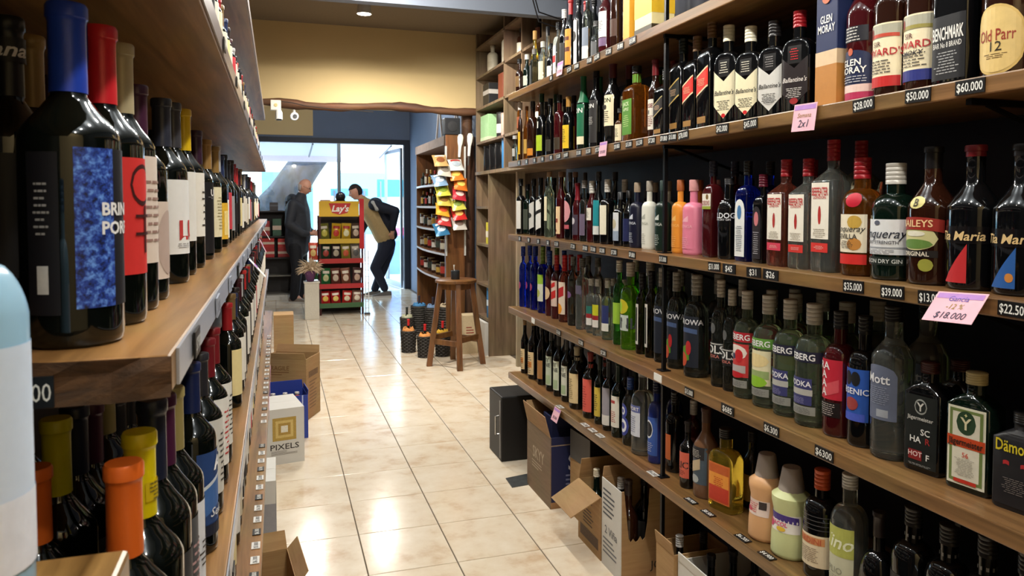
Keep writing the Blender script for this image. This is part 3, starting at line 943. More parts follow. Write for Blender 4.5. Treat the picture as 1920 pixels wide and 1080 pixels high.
put('V', 1059, 478, 22, 'vodka', G_PINKISH, SC((200, 34, 38), .76), 'red-capped bottle with orange flower on white label', LAB(.12, .60, (224, 206, 186), bands=((.12, .28, .6, (230, 150, 40), 'oval'), (.36, .5, .8, (180, 40, 44), 'slant'))), dup=1)
put('V', 1075, 481, 20, 'tall', G_SMOKE, SC((110, 110, 106)), 'smoky clear vodka bottle with faint purple label', LAB(.40, .50, (120, 84, 130), w=.4, k='oval'), dup=1)
put('V', 1092, 484, 24, 'tall', G_CLEAR, SC((100, 100, 96)), 'clear frosted-pattern vodka bottle with black grey cap', LAB(.50, .62, (90, 84, 104), w=.5), dup=1)
put('V', 1109, 522, 18, 'vodka', G_CLEAR, SC((190, 188, 180)), 'short clear bottle with teal label and white band', LAB(.15, .5, (40, 110, 100), bands=((.15, .28, 1, (222, 220, 214)), (.28, .36, 1, (150, 40, 44)))), dup=1)
put('V', 1121, 523, 19, 'vodka', G_CLEAR, SC((190, 188, 180)), 'short clear bottle with yellow label and white band', LAB(.15, .55, (196, 196, 40), bands=((.15, .28, 1, (226, 222, 214)), (.28, .36, 1, (150, 40, 44)))), dup=1)
put('V', 1140, 525, 22, 'vodka', G_PALEG, SC((190, 188, 180)), 'short clear bottle with navy label and white band', LAB(.15, .58, (40, 50, 100), bands=((.15, .28, 1, (226, 224, 214)),)), dup=1)
put('V', 1161, 488, 22, 'vodka', G_GREEN, SC((200, 196, 184), .86), 'green bottle with white cap beside the lime green one', LAB(.25, .5, (150, 190, 60)), dup=1)
put('V', 1182, 492, 35, 'vodka', G_LIME, SC((206, 200, 190), .84), 'bright lime green bottle with yellow circles on label',
    [dict(z=(.22, .40), c=(190, 200, 190), w=.45, txt=(('UNNIA', .31, .12, (60, 64, 66), 0, .02),)),
     dict(n='fruit_label', z=(.41, .58), c=(190, 180, 40), w=.45, k='oval', bands=((.43, .56, .45, (150, 200, 50), 'oval', -.25),))], dup=1)
for u, vt, lab in ((1204, 512, 'olive dark bottle with upright white lettering strip'), (1221, 508, 'olive bottle with broad upright white lettering strip')):
    put('V', u, vt, 22, 'tall', glass((90, 80, 30), 1), SC((34, 34, 40), .80), lab, LAB(.12, .62, (210, 206, 196), w=.22, bands=((.16, .58, .5, (30, 28, 28)),)), dup=1)

def skorova(u, vt, w, fruit, lab):
    put('V', u, vt, w, 'vodka', G_SMOKE, SC((150, 148, 142), .80), lab,
        [dict(z=(.10, .60), c=(30, 36, 48), w=.60, bands=((.44, .485, .9, (70, 90, 130), 'banner'),) + (((.14, .30, .50, (90, 140, 40), 'slant', -.15, 40), (.10, .24, .42, (196, 80, 50), 'oval', -.25), (.22, .36, .22, (180, 40, 44), 'oval', .35)) if fruit else ()),
              txt=(('SKOROWA', .545, .052, (222, 222, 226), 0, .015),))], dup=1)

skorova(1241, 502, 27, 0, 'smoky clear vodka bottle with plain dark label beside steel upright')
skorova(1268, 510, 32, 1, 'smoky clear vodka bottle with fruit label beside plain-labelled one')
skorova(1306, 515, 44, 1, 'smoky clear vodka bottle with large watermelon-coloured fruit label')
for u, vt, w, lab in ((1352, 525, 34, 'smoky dark vodka bottle with white lettering, beside fruit-labelled one'), (1377, 543, 36, 'smoky dark vodka bottle with white lettering, beside red-labelled one')):
    put('V', u, vt, w, 'vodka', G_SMOKE, SC(SIL, .84), lab, LAB(.25, .42, (26, 28, 30), w=.6, txt=(('BOLS', .355, .075, (224, 224, 222), 0, .02), ('VODKA', .29, .03, (200, 120, 110))), bands=((.40, .41, 1, (190, 190, 186)),)) + [dict(n='crest', z=(.50, .60), c=(90, 92, 92), w=.2, k='oval')], dup=1)

def berg(u, vt, w, kind, band, lab):
    base = [dict(n='band', z=(.53, .62), c=band, w=.70, txt=(('ICEBERG', .575, .052, (230, 230, 230), 0, .02),)), dict(n='base_label', z=(.10, .17), c=(176, 178, 172), w=.5, rough=.3, metal=.4, lines=(.11, .16, 3, (110, 110, 110), .8))]
    if kind == 'berry':
        base.append(dict(z=(.20, .51), c=(196, 60, 60), w=.55, bands=((.36, .50, .9, (226, 214, 206), 'oval'), (.34, .46, .35, (190, 36, 44), 'oval', .3), (.36, .42, .2, (50, 60, 90), 'oval', -.2), (.24, .31, .8, (180, 170, 170)), (.19, .25, .7, (190, 30, 40), 'oval'))))
    elif kind == 'lime':
        base.append(dict(z=(.20, .51), c=(222, 214, 176), w=.55, bands=((.36, .48, .9, (226, 206, 150), 'oval'), (.26, .33, .9, (150, 170, 110)), (.18, .28, .8, (140, 190, 50), 'oval'))))
    else:
        base.append(dict(z=(.18, .40), c=(58, 60, 110), w=.40, k='rect', bands=((.26, .31, 1.05, (176, 176, 170)),), txt=(('VODKA', .355, .045, (226, 226, 230), 0, .02),), lines=(.19, .24, 3, (150, 150, 190), .6)))
    put('V', u, vt, w, 'vodka', G_PALEG, SC(SIL, .83), lab, base, dup=2)

berg(1395, 544, 52, 'berry', (176, 34, 46), 'pale green vodka bottle with red band and berry label')
berg(1441, 553, 54, 'lime', (96, 150, 60), 'pale green vodka bottle with lime band and cream fruit label')
berg(1481, 561, 56, 'plain', (30, 32, 54), 'pale vodka bottle with navy band, beside lime-banded bottle')
berg(1526, 569, 64, 'plain', (30, 32, 54), 'pale vodka bottle with navy band, beside dark red-labelled bottle')
put('V', 1575, 583, 56, 'vodka', G_DKRED, SC((34, 34, 38), .86), 'dark bottle with crimson label and white letters stacked', LAB(.30, .62, (186, 34, 54), w=.50, bands=((.34, .44, .5, (206, 80, 90), 'slant', .3),), txt=(('RA', .57, .06, (230, 220, 220), 0, .02, -.2), ('A', .50, .06, (230, 220, 220), 0, .02, -.2), ('A', .43, .06, (230, 220, 220), 0, .02, -.2), ('A', .36, .06, (230, 220, 220), 0, .02, -.2))) + [dict(n='base_label', z=(.16, .28), c=(22, 14, 16), w=.45, lines=(.17, .27, 4, (190, 180, 176), .7))], dup=1)
put('V', 1627, 593, 56, 'vodka', G_BLACK, SC((24, 24, 28), .86), 'black bottle with blue label and red car picture', LAB(.20, .60, (40, 84, 170), w=.55, bands=((.47, .58, .28, (20, 22, 26), 'oval', -.28), (.47, .58, .28, (20, 22, 26), 'oval', .28), (.28, .38, .45, (150, 60, 60), 'oval'), (.20, .26, .8, (70, 90, 190))), txt=(('OBSENIC', .43, .045, (230, 232, 240), 0, .015),)), dup=1)
put('V', 1675, 574, 74, 'tall', G_CLEAR, SC((20, 22, 28), .90), 'tall clear bottle with frosted label and dark cap', LAB(.26, .62, (96, 104, 126), w=.5, k='arch', bands=((.28, .33, .3, (150, 156, 166), 'rect', .3),), txt=(('Mott', .53, .06, (220, 222, 226), 0, .015),), lines=(.36, .48, 6, (140, 148, 166), .7)), dup=1)
put('V', 1735, 676, 84, 'jager', G_BLACK, SC((60, 24, 22), .90), 'dark flat square bottle with white stacked letters and stag roundel',
    [dict(z=(.05, .70), c=(20, 26, 26), w=.92, bands=((.53, .67, .40, (150, 154, 150), 'oval'), (.545, .655, .34, (24, 30, 30), 'oval'), (.11, .20, .42, (130, 32, 34), 'rect', -.25)),
          txt=(('Y', .60, .075, (206, 206, 200), 0, .02), ('Jägermeister', .495, .035, (206, 206, 200), 0, .01, 0, .82), ('SC', .375, .055, (222, 222, 218), 0, .015, .28), ('HA', .30, .055, (222, 222, 218), 0, .015, -.25), ('R', .30, .055, (150, 40, 40), 0, .015, .40), ('HOT', .165, .045, (226, 200, 196), 0, .015, -.25), ('F', .155, .055, (222, 222, 218), 0, .015, .42)), lines=(.06, .08, 1, (170, 170, 166), .8))], dup=1, rot=8, R=.044)
put('V', 1833, 698, 92, 'jager', G_DKGREEN, SC((190, 176, 130), .90), 'dark green flat square bottle with white stag label, orange band',
    [dict(z=(.05, .71), c=(222, 220, 200), w=.92, bands=((.075, .69, .88, (110, 128, 70)), (.10, .665, .72, (216, 212, 194)), (.48, .68, .52, (36, 64, 40), 'oval'), (.37, .46, 1.0, (196, 70, 30)), (.07, .10, .6, (190, 50, 34))),
          txt=(('Y', .575, .10, (214, 206, 170), 0, .015), ('+', .645, .035, (230, 220, 160), 0, .02), ('Jägermeister', .415, .055, (46, 30, 20), 0, .02, 0, .92), ('56', .31, .04, (196, 70, 50), 0, .01)), lines=(.13, .28, 7, (150, 146, 130), .6))], dup=1, rot=8, R=.044)
put('V', 1920, 772, 96, 'jager', pm((24, 24, 28), .45, var=0.0), SC((20, 20, 22), .88), 'matt black flat bottle with yellow lettering and red eyes',
    [dict(z=(.05, .78), c=(26, 26, 30), w=.96, var=0.0, txt=(('Dämong', .66, .12, (214, 196, 40), 0, .015, 0, .9),), bands=((.47, .51, .14, (170, 40, 44), 'banner', -.35), (.47, .51, .14, (170, 40, 44), 'banner', .35)), lines=(.18, .34, 5, (120, 112, 108), .6))], dup=1, rot=8, R=.044)

# --- lowest shelf
for u, vt, w, lab in ((984, 599, 14, 'dark bitter bottle with orange cream label at the far end'), (1001, 599, 21, 'dark bitter bottle with orange cream label, second from far end')):
    put('B', u, vt, w, 'slim', G_BLACK, FO((150, 120, 80), .90), lab, LAB(.08, .46, (222, 196, 150), w=.6, bands=((.2, .3, .7, (206, 130, 60)),), lines=(.1, .42, 6, SM, .7)), dup=1)
put('B', 1017, 605, 18, 'slim', G_BLACK, SC((30, 26, 26)), 'dark bitter bottle with amber label on the lowest shelf', LAB(.1, .4, (170, 120, 70)), dup=1)
for u, vt, c, lab in ((1034, 615, (190, 200, 180), 'black wine bottle with mint green print label'), (1048, 624, (206, 212, 190), 'black wine bottle with cream green label, beside the mint one'), (1063, 632, (214, 216, 200), 'black wine bottle with off-white lettered label, lowest shelf')):
    put('B', u, vt, 20, 'wine', G_WINE, FO((60, 60, 60), .80), lab, LAB(.10, .56, c, w=.6, txt=(('HIT', .50, .06, (50, 54, 50)), ('ONE', .42, .06, (50, 54, 50))), bands=((.12, .26, .8, (170, 190, 150), 'rect', 0, 30),)), dup=1)
put('B', 1082, 650, 28, 'wine', G_WINE, FO((180, 170, 140), .86), 'dark bottle with wide cream label and cream neck band', LAB(.10, .58, (222, 200, 150), w=.66, bands=((.15, .5, .2, (90, 80, 50), 'rect', -.8, 200),), lines=(.16, .5, 7, (110, 96, 60), .5)) + [dict(n='neck_label', z=(.78, .83), c=(220, 214, 190), w=.9)], dup=1)
put('B', 1107, 660, 27, 'wine', G_WINE, FO((140, 60, 56), .86), 'dark bottle with coral pink label and pink neck band', LAB(.10, .60, (220, 96, 84), w=.66, lines=(.16, .5, 6, (160, 50, 50), .5)) + [dict(n='neck_label', z=(.76, .82), c=(206, 90, 84), w=.9)], dup=1)
put('B', 1125, 668, 20, 'wine', G_DKGREEN, FO((30, 40, 34), .80), 'dark green bottle with mustard yellow label', LAB(.12, .55, (206, 180, 70), w=.6, lines=(.2, .45, 5, SM, .6)), dup=1)
put('B', 1142, 672, 24, 'wine', G_WINE, FO((40, 40, 44), .74), 'dark bottle with lilac grey label above white base', LAB(.08, .60, (150, 146, 156), w=.6, bands=((.08, .22, 1, (220, 216, 210)),)), dup=1)
put('B', 1160, 680, 26, 'wine', G_DKGREEN, FO((20, 40, 30), .74), 'dark green bottle with white label and red lines', LAB(.14, .56, (226, 222, 210), w=.6, lines=(.2, .36, 4, (170, 50, 50), .7), bands=((.46, .50, .5, (170, 60, 60)),)), dup=1)
put('B', 1182, 707, 28, 'vodka', G_SMOKE, SC((50, 80, 150), .82), 'clear bottle with blue cap and large figure eight label', LAB(.40, .62, (60, 70, 150), w=.36, k='oval', bands=((.45, .57, .55, (226, 228, 236), 'oval'), (.48, .54, .3, (60, 70, 150), 'oval'))) + [dict(n='lower_roundel', z=(.14, .44), c=(60, 70, 150), w=.48, k='oval', bands=((.19, .39, .68, (226, 228, 236), 'oval'), (.24, .34, .4, (60, 70, 150), 'oval')))], dup=0)
put('B', 1206, 690, 42, 'vodka', G_CLEAR, SC((170, 170, 168), .90), 'clear rounded spirit bottle with blue and white label', LAB(.22, .58, (206, 210, 220), w=.42, bands=((.50, .58, 1, (90, 100, 160)),), lines=(.26, .46, 5, (110, 120, 160), .6), txt=(('SWORT', .54, .04, WHITE),)), dup=0)
put('B', 1231, 712, 30, 'vodka', glass((30, 44, 110), 0), SC((24, 30, 60), .84), 'royal blue bottle with round black emblem label', LAB(.10, .56, (54, 90, 170), w=.6, bands=((.30, .52, .55, (220, 224, 230), 'oval'), (.32, .50, .48, (20, 24, 34), 'oval')), lines=(.14, .26, 3, (200, 206, 220), .6)), dup=1)
put('B', 1266, 735, 34, 'vodka', G_BLACK, SC((24, 22, 24), .84), 'black bottle with narrow orange label behind steel upright', LAB(.16, .48, (196, 100, 50), w=.30), dup=1, dx=.02)
put('B', 1290, 790, 28, 'wine', G_BLACK, FO((40, 34, 34), .84), 'short black bottle with coral lettered label', LAB(.16, .55, (206, 96, 76), w=.6, txt=(('DELICO', .36, .10, (40, 30, 30), 0, .02),), lines=(.2, .28, 2, (90, 40, 40), .6)), dup=0, dx=-.016)
put('B', 1300, 750, 28, 'vodka', G_DKRED, SC(SIL, .80), 'dark red bottle with silver cap, row behind the coral label', LAB(.2, .5, (90, 30, 30)), dup=0, row=1, dx=-.01)
put('B', 1324, 765, 44, 'cream', pm((110, 78, 56), .25, var=.05), FO((80, 56, 44), .84), 'brown cream-liqueur bottle with chequered picture label', LAB(.16, .58, (70, 84, 96), w=.55, bands=((.44, .58, .8, (40, 40, 44)), (.17, .26, .4, (170, 176, 176), 'oval'), (.3, .42, .5, (190, 170, 140), 'slant')), lines=(.46, .55, 3, (200, 196, 186), .6)), dup=0)
put('B', 1362, 803, 72, 'flat', G_GOLD, SC((20, 20, 22), .88), 'faceted clear bottle of golden spirit with sunset orange label', LAB(.10, .58, (206, 110, 50), w=.88, bands=((.12, .30, .92, (196, 60, 40)), (.30, .48, .92, (230, 150, 60)), (.46, .56, .92, (190, 90, 40))), lines=(.3, .42, 3, (190, 60, 30), .5)), dup=1, rot=14)
put('B', 1410, 808, 34, 'slim', G_BLACK, SC((26, 24, 24), .86), 'black bottle behind the golden spirit, gold edge label', LAB(.1, .45, (150, 120, 60), w=.5), dup=0, row=1)

def shaker(u, vt, w, body, lab, second):
    put('B', u, vt, w, 'shaker', pm(body, .4, var=.04), (.74, 'dome', (168, 158, 152)), lab, second, dup=1)

shaker(1438, 850, 62, (214, 164, 116), 'peach coloured creamy cocktail bottle with grey domed cap', [dict(z=(.30, .48), c=(226, 206, 196), w=.5, bands=((.38, .47, .22, (60, 50, 50), 'rect', .6, 250), (.33, .38, .3, (190, 70, 90), 'oval', -.3)), lines=(.33, .45, 3, (206, 90, 90), .4))])
shaker(1484, 875, 68, (200, 206, 150), 'pale green creamy cocktail bottle with grey domed cap', [dict(z=(.30, .50), c=(226, 222, 216), w=.66, bands=((.42, .50, .9, (70, 50, 130), 'banner'), (.32, .40, .25, (200, 70, 110), 'oval', -.5), (.31, .36, .2, (220, 180, 60), 'oval', .3)), txt=(('PINACOL', .39, .045, (206, 60, 110), 0, .02),))])
put('B', 1544, 881, 62, 'vodka', G_BLACK, SC((200, 84, 44), .82), 'black ribbed bottle with orange cap and cream label', LAB(.12, .42, (222, 206, 176), w=.66, bands=((.33, .40, .8, (206, 140, 90)),), txt=(('CARDINI', .365, .05, (190, 90, 60), 0, .01),), lines=(.16, .30, 5, (140, 120, 100), .6)) + [dict(n='rib', z=(z, z + .008), c=(70, 70, 74), w=.95, rough=.2) for z in (.47, .51, .55, .59)], dup=1)
put('B', 1598, 890, 78, 'vodka', G_CLEAR, SC((200, 200, 198), .88), 'clear bottle with yellow green script label, lowest shelf', LAB(.08, .58, (196, 196, 170), w=.55, bands=((.34, .58, 1, (176, 180, 90)),), txt=(('Vino', .46, .11, (226, 230, 200), .3, .015), ('PLIO', .22, .05, (150, 150, 130))), lines=(.10, .18, 3, (150, 146, 130), .6)), dup=1)
put('B', 1640, 955, 84, 'round', G_BLACK, FO((40, 30, 30), .76), 'round-bellied black bottle with bronze neck medallion', [dict(n='neck_label', z=(.80, .88), c=(150, 110, 80), w=.6, k='oval'), dict(z=(.10, .34), c=(190, 180, 150), w=.5)], dup=1)
for u, vt, lab in ((1712, 950, 'black bottle with ringed neck beside round-bellied bottle'), (1778, 983, 'black bottle with ringed neck, second past the round-bellied bottle'), (1852, 1004, 'black bottle with ringed neck, third past the round-bellied bottle'), (1918, 1030, 'black bottle with ringed neck, last on the lowest shelf')):
    put('B', u, vt, 74, 'vodka', G_BLACK, SC((36, 34, 36), .86), lab, [dict(n='neck_label', z=(.775, .80), c=(150, 150, 150), w=.9, metal=.6), dict(z=(.15, .5), c=(30, 28, 30), w=.6, lines=(.2, .45, 4, (170, 166, 160), .6))], dup=1)
settle()

# ------------------------------------------------------------------ shelving and wine on the left
def left_board(key, label, xe, y0, y1, rail=None):
    z = ZL[key]
    t = shelf_board('wall_shelf', label, XLB, xe, y0, y1, z, 0.034, WOOD_SHELF_L)
    ym = (y0 + y1) / 2
    if rail:
        o = MB().rng((xe - XLB) / 2 + .0002, (xe - XLB) / 2 + .0028, -(y1 - y0) / 2 + .03, (y1 - y0) / 2, .001, .0345).build('price_rail', pm(rail, .3, .4, var=.1, scale=8), t)
    return t

SH_MAIN = left_board('main', 'left wooden wine shelf with grey price rail and rough sawn end', XL, .70, 6.75, (176, 180, 190))
SH_UP = left_board('upper', 'left wooden shelf plank over the capped wine bottles', XL, .20, 6.45, (150, 140, 140))
SH_TOP = left_board('top', 'topmost left wooden shelf plank beside the beige wall', XL, .20, 6.45, (150, 140, 140))
SH_LOW2 = left_board('lower', 'left wooden shelf plank holding the second tier of wine', -.080, .80, 6.60, (170, 172, 180))
SH_LOW = left_board('low', 'lowest left wooden shelf plank above the floor cartons', -.050, .80, 6.60)
# rough sawn near end of the main shelf
m = MB()
n = 16
vs, fs = [], []
rr = random.Random(3)
for i in range(n + 1):
    x = -.185 + .37 * i / n
    for z in (-.002, .010, .022, .0345):
        vs.append((x, -3.025 - rr.uniform(0.002, .012), z + rr.uniform(-.0015, .0015)))
for i in range(n):
    for j in range(3):
        a = i * 4 + j
        fs.append((a, a + 4, a + 5, a + 1))
m.add(vs, fs)
m.add([(-.185, -3.025, .001), (.185, -3.025, .001), (.185, -3.025, .033), (-.185, -3.025, .033)], [(0, 3, 2, 1)])
m.build('sawn_end', wood('sawn_wood', (30, 20, 14), (116, 80, 46), (14, 30, 40), .85, .9), SH_MAIN)
for za, zb, y, nm in ((ZL['main'], ZL['upper'] - .034, 2.9, 'black steel post between wine shelf and plank above'), (ZL['lower'], ZL['main'] - .034, 3.4, 'black steel post under the left wine shelf'), (ZL['low'], ZL['lower'] - .034, 3.4, 'black steel post between the two low left planks'),
                      (ZL['upper'], ZL['top'] - .034, 2.9, 'black steel post between the two highest left planks'), (0, ZL['low'] - .034, 3.4, 'black steel post from floor to the lowest left plank')):
    t = thing('shelf_upright', nm, 'post', (-.43, y, za), 0, 'steel uprights of the left shelving')
    MB().rng(-.012, .012, -.012, .012, 0, zb - za).build('tube', BLK_METAL, t)
    MB().rng(-.010, .17, -.010, .010, zb - za - .012, zb - za).tube([(0, 0, zb - za - .12), (.14, 0, zb - za - .01)], .006, 6).build('bracket', BLK_METAL, t)

LEFT = []

def putl(key, u, vt, R, capc, label, labels, x=-.182, kind='wine', gm=None, ct=.74, ctype='foil', H=None, y=None, rot=0):
    z = ZL[key]
    yy = y_of(u, x, z + .2) if y is None else y
    hh = H or max(.24, min(.34, z_of(vt, x, yy) - z))
    for q in LEFT:
        if q[0] == key and math.hypot(q[1] - x, q[2] - yy) < q[3] + R + .001:
            yy = q[2] + math.sqrt(max(0, (q[3] + R + .0015) ** 2 - (q[1] - x) ** 2))
    LEFT.append((key, x, yy, R))
    return make_bottle('wine_bottle', label, 'wine bottle', (x, yy, z), math.radians(rot), kind, hh, R, gm or G_WINE, (ct, ctype, capc), labels)

RUNE = (60, 20, 20)
PAINTED = bpy.data.materials.new('painted_label')
PAINTED.use_nodes = True
_nt = PAINTED.node_tree
_n = _nt.nodes.new('ShaderNodeTexNoise')
_n.inputs['Scale'].default_value = 150.0
_n.inputs['Detail'].default_value = 8.0
_n.inputs['Roughness'].default_value = 0.7
_c = _nt.nodes.new('ShaderNodeValToRGB')
_c.color_ramp.elements[0].position = .38
_c.color_ramp.elements[0].color = lin((12, 18, 48))
_c.color_ramp.elements[1].position = .66
_c.color_ramp.elements[1].color = lin((110, 160, 236))
_e = _c.color_ramp.elements.new(.5)
_e.color = lin((34, 66, 160))
_t = _nt.nodes.new('ShaderNodeTexCoord')
_nt.links.new(_t.outputs['Object'], _n.inputs['Vector'])
_nt.links.new(_n.outputs['Fac'], _c.inputs[0])
_nt.links.new(_c.outputs[0], _nt.nodes['Principled BSDF'].inputs['Base Color'])
# main shelf, from the rough end towards the street
putl('main', 130, 8, .043, (34, 66, 178), 'black wine bottle with royal blue capsule and blue painted label',
     [dict(z=(.115, .575), c=(44, 78, 160), w=.216, a=-.865, mat=PAINTED), dict(n='name_panel', z=(.115, .575), c=(22, 24, 32), w=.20, a=-.045, txt=(('BRINDIS', .40, .036, (232, 232, 232), 0, .03, -.03), ('PORFIA', .345, .036, (232, 232, 232), 0, .03, -.1))),
      dict(n='back_label', z=(.10, .56), c=(20, 20, 26), w=.17, a=-1.9, lines=(.32, .48, 5, (150, 150, 150), .5), bands=((.16, .24, .35, (200, 200, 198), 'rect', 0, 300),)),
      dict(n='capsule_print', z=(.82, .96), c=(30, 58, 160), w=.05, a=-1.9, off=.003, lines=(.84, .94, 6, (170, 180, 220), .8))], x=-.186, rot=0)
putl('main', 192, 50, .041, (206, 36, 46), 'black wine bottle with red capsule and red drawn label',
     [dict(z=(.17, .56), c=(206, 50, 48), w=.58, bands=((.40, .54, .42, RUNE, 'oval', .1), (.415, .525, .36, (206, 50, 48), 'oval', .1), (.24, .40, .05, RUNE, 'rect', .2), (.30, .31, .3, RUNE, 'rect', .1), (.36, .37, .3, RUNE, 'rect', .1)))], rot=-20)
putl('main', 229, 83, .038, (176, 164, 130), 'wine bottle with pale gold capsule and cream label', LAB(.18, .58, (216, 202, 190), lines=(.25, .5, 5, (150, 120, 110), .6)), rot=-10)
putl('main', 257, 160, .037, (66, 30, 56), 'wine bottle with dark purple capsule and pinkish tree label', LAB(.10, .46, (206, 190, 178), bands=((.12, .42, .5, (180, 160, 150), 'oval', 0, 40),)), rot=-10)
putl('main', 304, 185, .039, (44, 48, 62), 'wine bottle with slate capsule and white label with red letters', LAB(.16, .56, (226, 226, 224), w=.66, txt=(('LU', .29, .10, (190, 60, 60), 0, .03, .35),), lines=(.19, .22, 2, (120, 116, 116), .4)), rot=-30)
putl('main', 325, 193, .037, (60, 60, 66), 'wine bottle with grey capsule beside the slate one', LAB(.20, .60, (222, 220, 214), w=.6, bands=((.36, .46, .15, (60, 90, 150), 'rect', .5),)))
putl('main', 345, 205, .038, (214, 178, 20), 'wine bottle with bright yellow capsule and white label', LAB(.20, .60, (226, 222, 212), w=.62, lines=(.25, .5, 4, SM, .4)))
putl('main', 368, 245, .037, (50, 26, 46), 'black-labelled wine bottle with plum capsule', LAB(.05, .60, (20, 20, 24), w=.66, txt=(('URIEL', .52, .05, (220, 220, 216), 0, .03, .2),), lines=(.47, .49, 1, (150, 150, 150), .6)))
putl('main', 387, 262, .037, (150, 116, 66), 'wine bottle with bronze gold capsule and ivory map label', LAB(.14, .58, (222, 214, 180), w=.62, lines=(.2, .5, 7, (150, 140, 100), .7)))
putl('main', 402, 275, .037, (140, 110, 60), 'wine bottle with old gold capsule and patterned yellow label', LAB(.08, .44, (216, 170, 50), w=.62, bands=((.12, .36, .6, (230, 206, 130), 'rect', 0, 160),)))
specs = [((170, 170, 172), WHITE, 'silver', 'white'), ((36, 48, 84), (190, 60, 70), 'navy', 'red figured'), ((30, 32, 38), (150, 152, 156), 'black', 'grey pictured'), ((28, 26, 30), (24, 24, 28), 'black', 'black'),
         ((40, 34, 36), (26, 24, 26), 'dark brown', 'black'), ((150, 30, 36), (222, 206, 150), 'red', 'pale yellow'), ((176, 40, 40), (226, 222, 210), 'bright red', 'ivory'), ((60, 20, 30), (214, 206, 190), 'wine red', 'cream'),
         ((120, 96, 60), (220, 214, 200), 'dull gold', 'white'), ((30, 30, 36), (206, 196, 170), 'charcoal', 'beige')]
yy = 2.42
used = {}
i = 0
while yy < 6.6:
    c, lc, cn, ln = specs[i % len(specs)]
    k = i // len(specs)
    sfx = (' near the rough end', ' midway along the shelf', ' towards the street', ' by the shelf far end', ' at the shelf far end')[min(4, k)]
    putl('main', 0, 0, .036, c, '%s-capped wine bottle with %s label%s' % (cn, ln, sfx), LAB((.08, .16, .12)[i % 3], (.46, .58, .52)[i % 3], lc, w=.62), y=yy, H=random.uniform(.285, .315))
    yy += .17 if i % 3 else .24
    i += 1
# second row of the main shelf
putl('main', 20, 32, .040, (22, 24, 28), 'wine bottle with black capsule behind the blue-capsuled bottle', LAB(.15, .55, (26, 26, 30)) + [dict(n='capsule_print', z=(.85, .93), c=(24, 26, 30), w=.3, off=.003, txt=(('ana', .89, .045, (220, 220, 220), .3, .02),))], x=-.285, rot=-70)
putl('main', 58, 65, .038, (158, 130, 76), 'wine bottle with antique gold capsule behind the blue one', LAB(.15, .55, (60, 56, 50)), x=-.285)
for k, (y, c, nm) in enumerate(((1.02, (70, 26, 44), 'burgundy'), (1.12, (60, 50, 44), 'taupe'), (1.32, (150, 84, 50), 'copper'), (1.42, (40, 40, 48), 'graphite'), (1.62, (90, 76, 50), 'khaki'), (1.80, (44, 26, 40), 'aubergine'))):
    putl('main', 0, 0, .037, c, 'wine bottle with %s capsule in the second row of the wine shelf' % nm, LAB(.15, .55, (170, 164, 150)), x=-.285, y=y, H=.30)

# lower tier
XLO = -.135
putl('lower', 237, 866, .040, (224, 104, 34), 'wine bottle with orange capsule at the front of second tier', LAB(.12, .52, (206, 200, 180), lines=(.2, .45, 4, SM, .6), bands=((.2, .3, .3, (190, 120, 150), 'oval'),)), x=XLO)
putl('lower', 262, 815, .039, (222, 202, 10), 'wine bottle with lemon yellow capsule in the second tier', LAB(.12, .50, (200, 196, 176)) + [dict(n='capsule_print', z=(.79, .85), c=(206, 180, 16), w=.2, off=.002, lines=(.79, .85, 3, (90, 84, 40), .9))], x=XLO)
putl('lower', 270, 778, .038, (28, 34, 54), 'wine bottle with midnight blue capsule behind the lemon one', LAB(.12, .5, (44, 44, 50)), x=XLO)
putl('lower', 300, 752, .037, (70, 24, 56), 'wine bottle with violet capsule and grey etched label', LAB(.14, .54, (74, 76, 80), lines=(.2, .45, 5, (190, 150, 150), .6)), x=XLO)
putl('lower', 325, 725, .037, (150, 136, 84), 'wine bottle with brass capsule and white label', LAB(.12, .52, (220, 222, 228), lines=(.24, .36, 3, SM, .5), bands=((.36, .44, .2, (140, 140, 146), 'oval', .3),)), x=XLO)
putl('lower', 359, 680, .037, (24, 36, 78), 'wine bottle with blue capsule and blue slanted-stripe label', LAB(.12, .54, (36, 66, 120), w=.66, bands=((.26, .40, .9, (64, 106, 170), 'slant'), (.40, .42, .9, (200, 210, 220), 'slant'), (.10, .16, .9, (24, 30, 50))), txt=(('ATA', .475, .07, (232, 234, 236), 0, .03, .3), ('Selection', .22, .045, (226, 228, 232), .3, .01, .2))), x=XLO)
for j, (u, c, lc, nm, ln) in enumerate(((376, (40, 40, 46), (206, 204, 196), 'dark grey', 'sketched white'), (390, (110, 24, 34), (226, 224, 218), 'ruby', 'white and red lettered'), (400, (120, 28, 36), (222, 220, 212), 'cherry', 'plain white'))):
    putl('lower', u, 610, .036, c, 'second-tier wine bottle with %s capsule and %s label' % (nm, ln), LAB(.14, .60, lc, w=.62, lines=(.2, .52, 6, (190, 50, 50) if j == 1 else SM, .5)), x=XLO, H=.29)
yy, i = 2.15, 0
while yy < 6.4:
    c, lc, cn, ln = specs[(i * 3 + 5) % len(specs)]
    k = i // len(specs)
    sfx = (' near the front', ' midway', ' towards the street', ' at the far end')[min(3, k)]
    putl('lower', 0, 0, .036, c, 'second-tier wine bottle, %s capsule, %s label,%s' % (cn, ln, sfx), LAB(.12, .56, (226, 222, 212) if i % 3 else lc, w=.62), x=XLO, y=yy, H=random.uniform(.275, .30))
    yy += .11 if i % 3 else .17
    i += 1
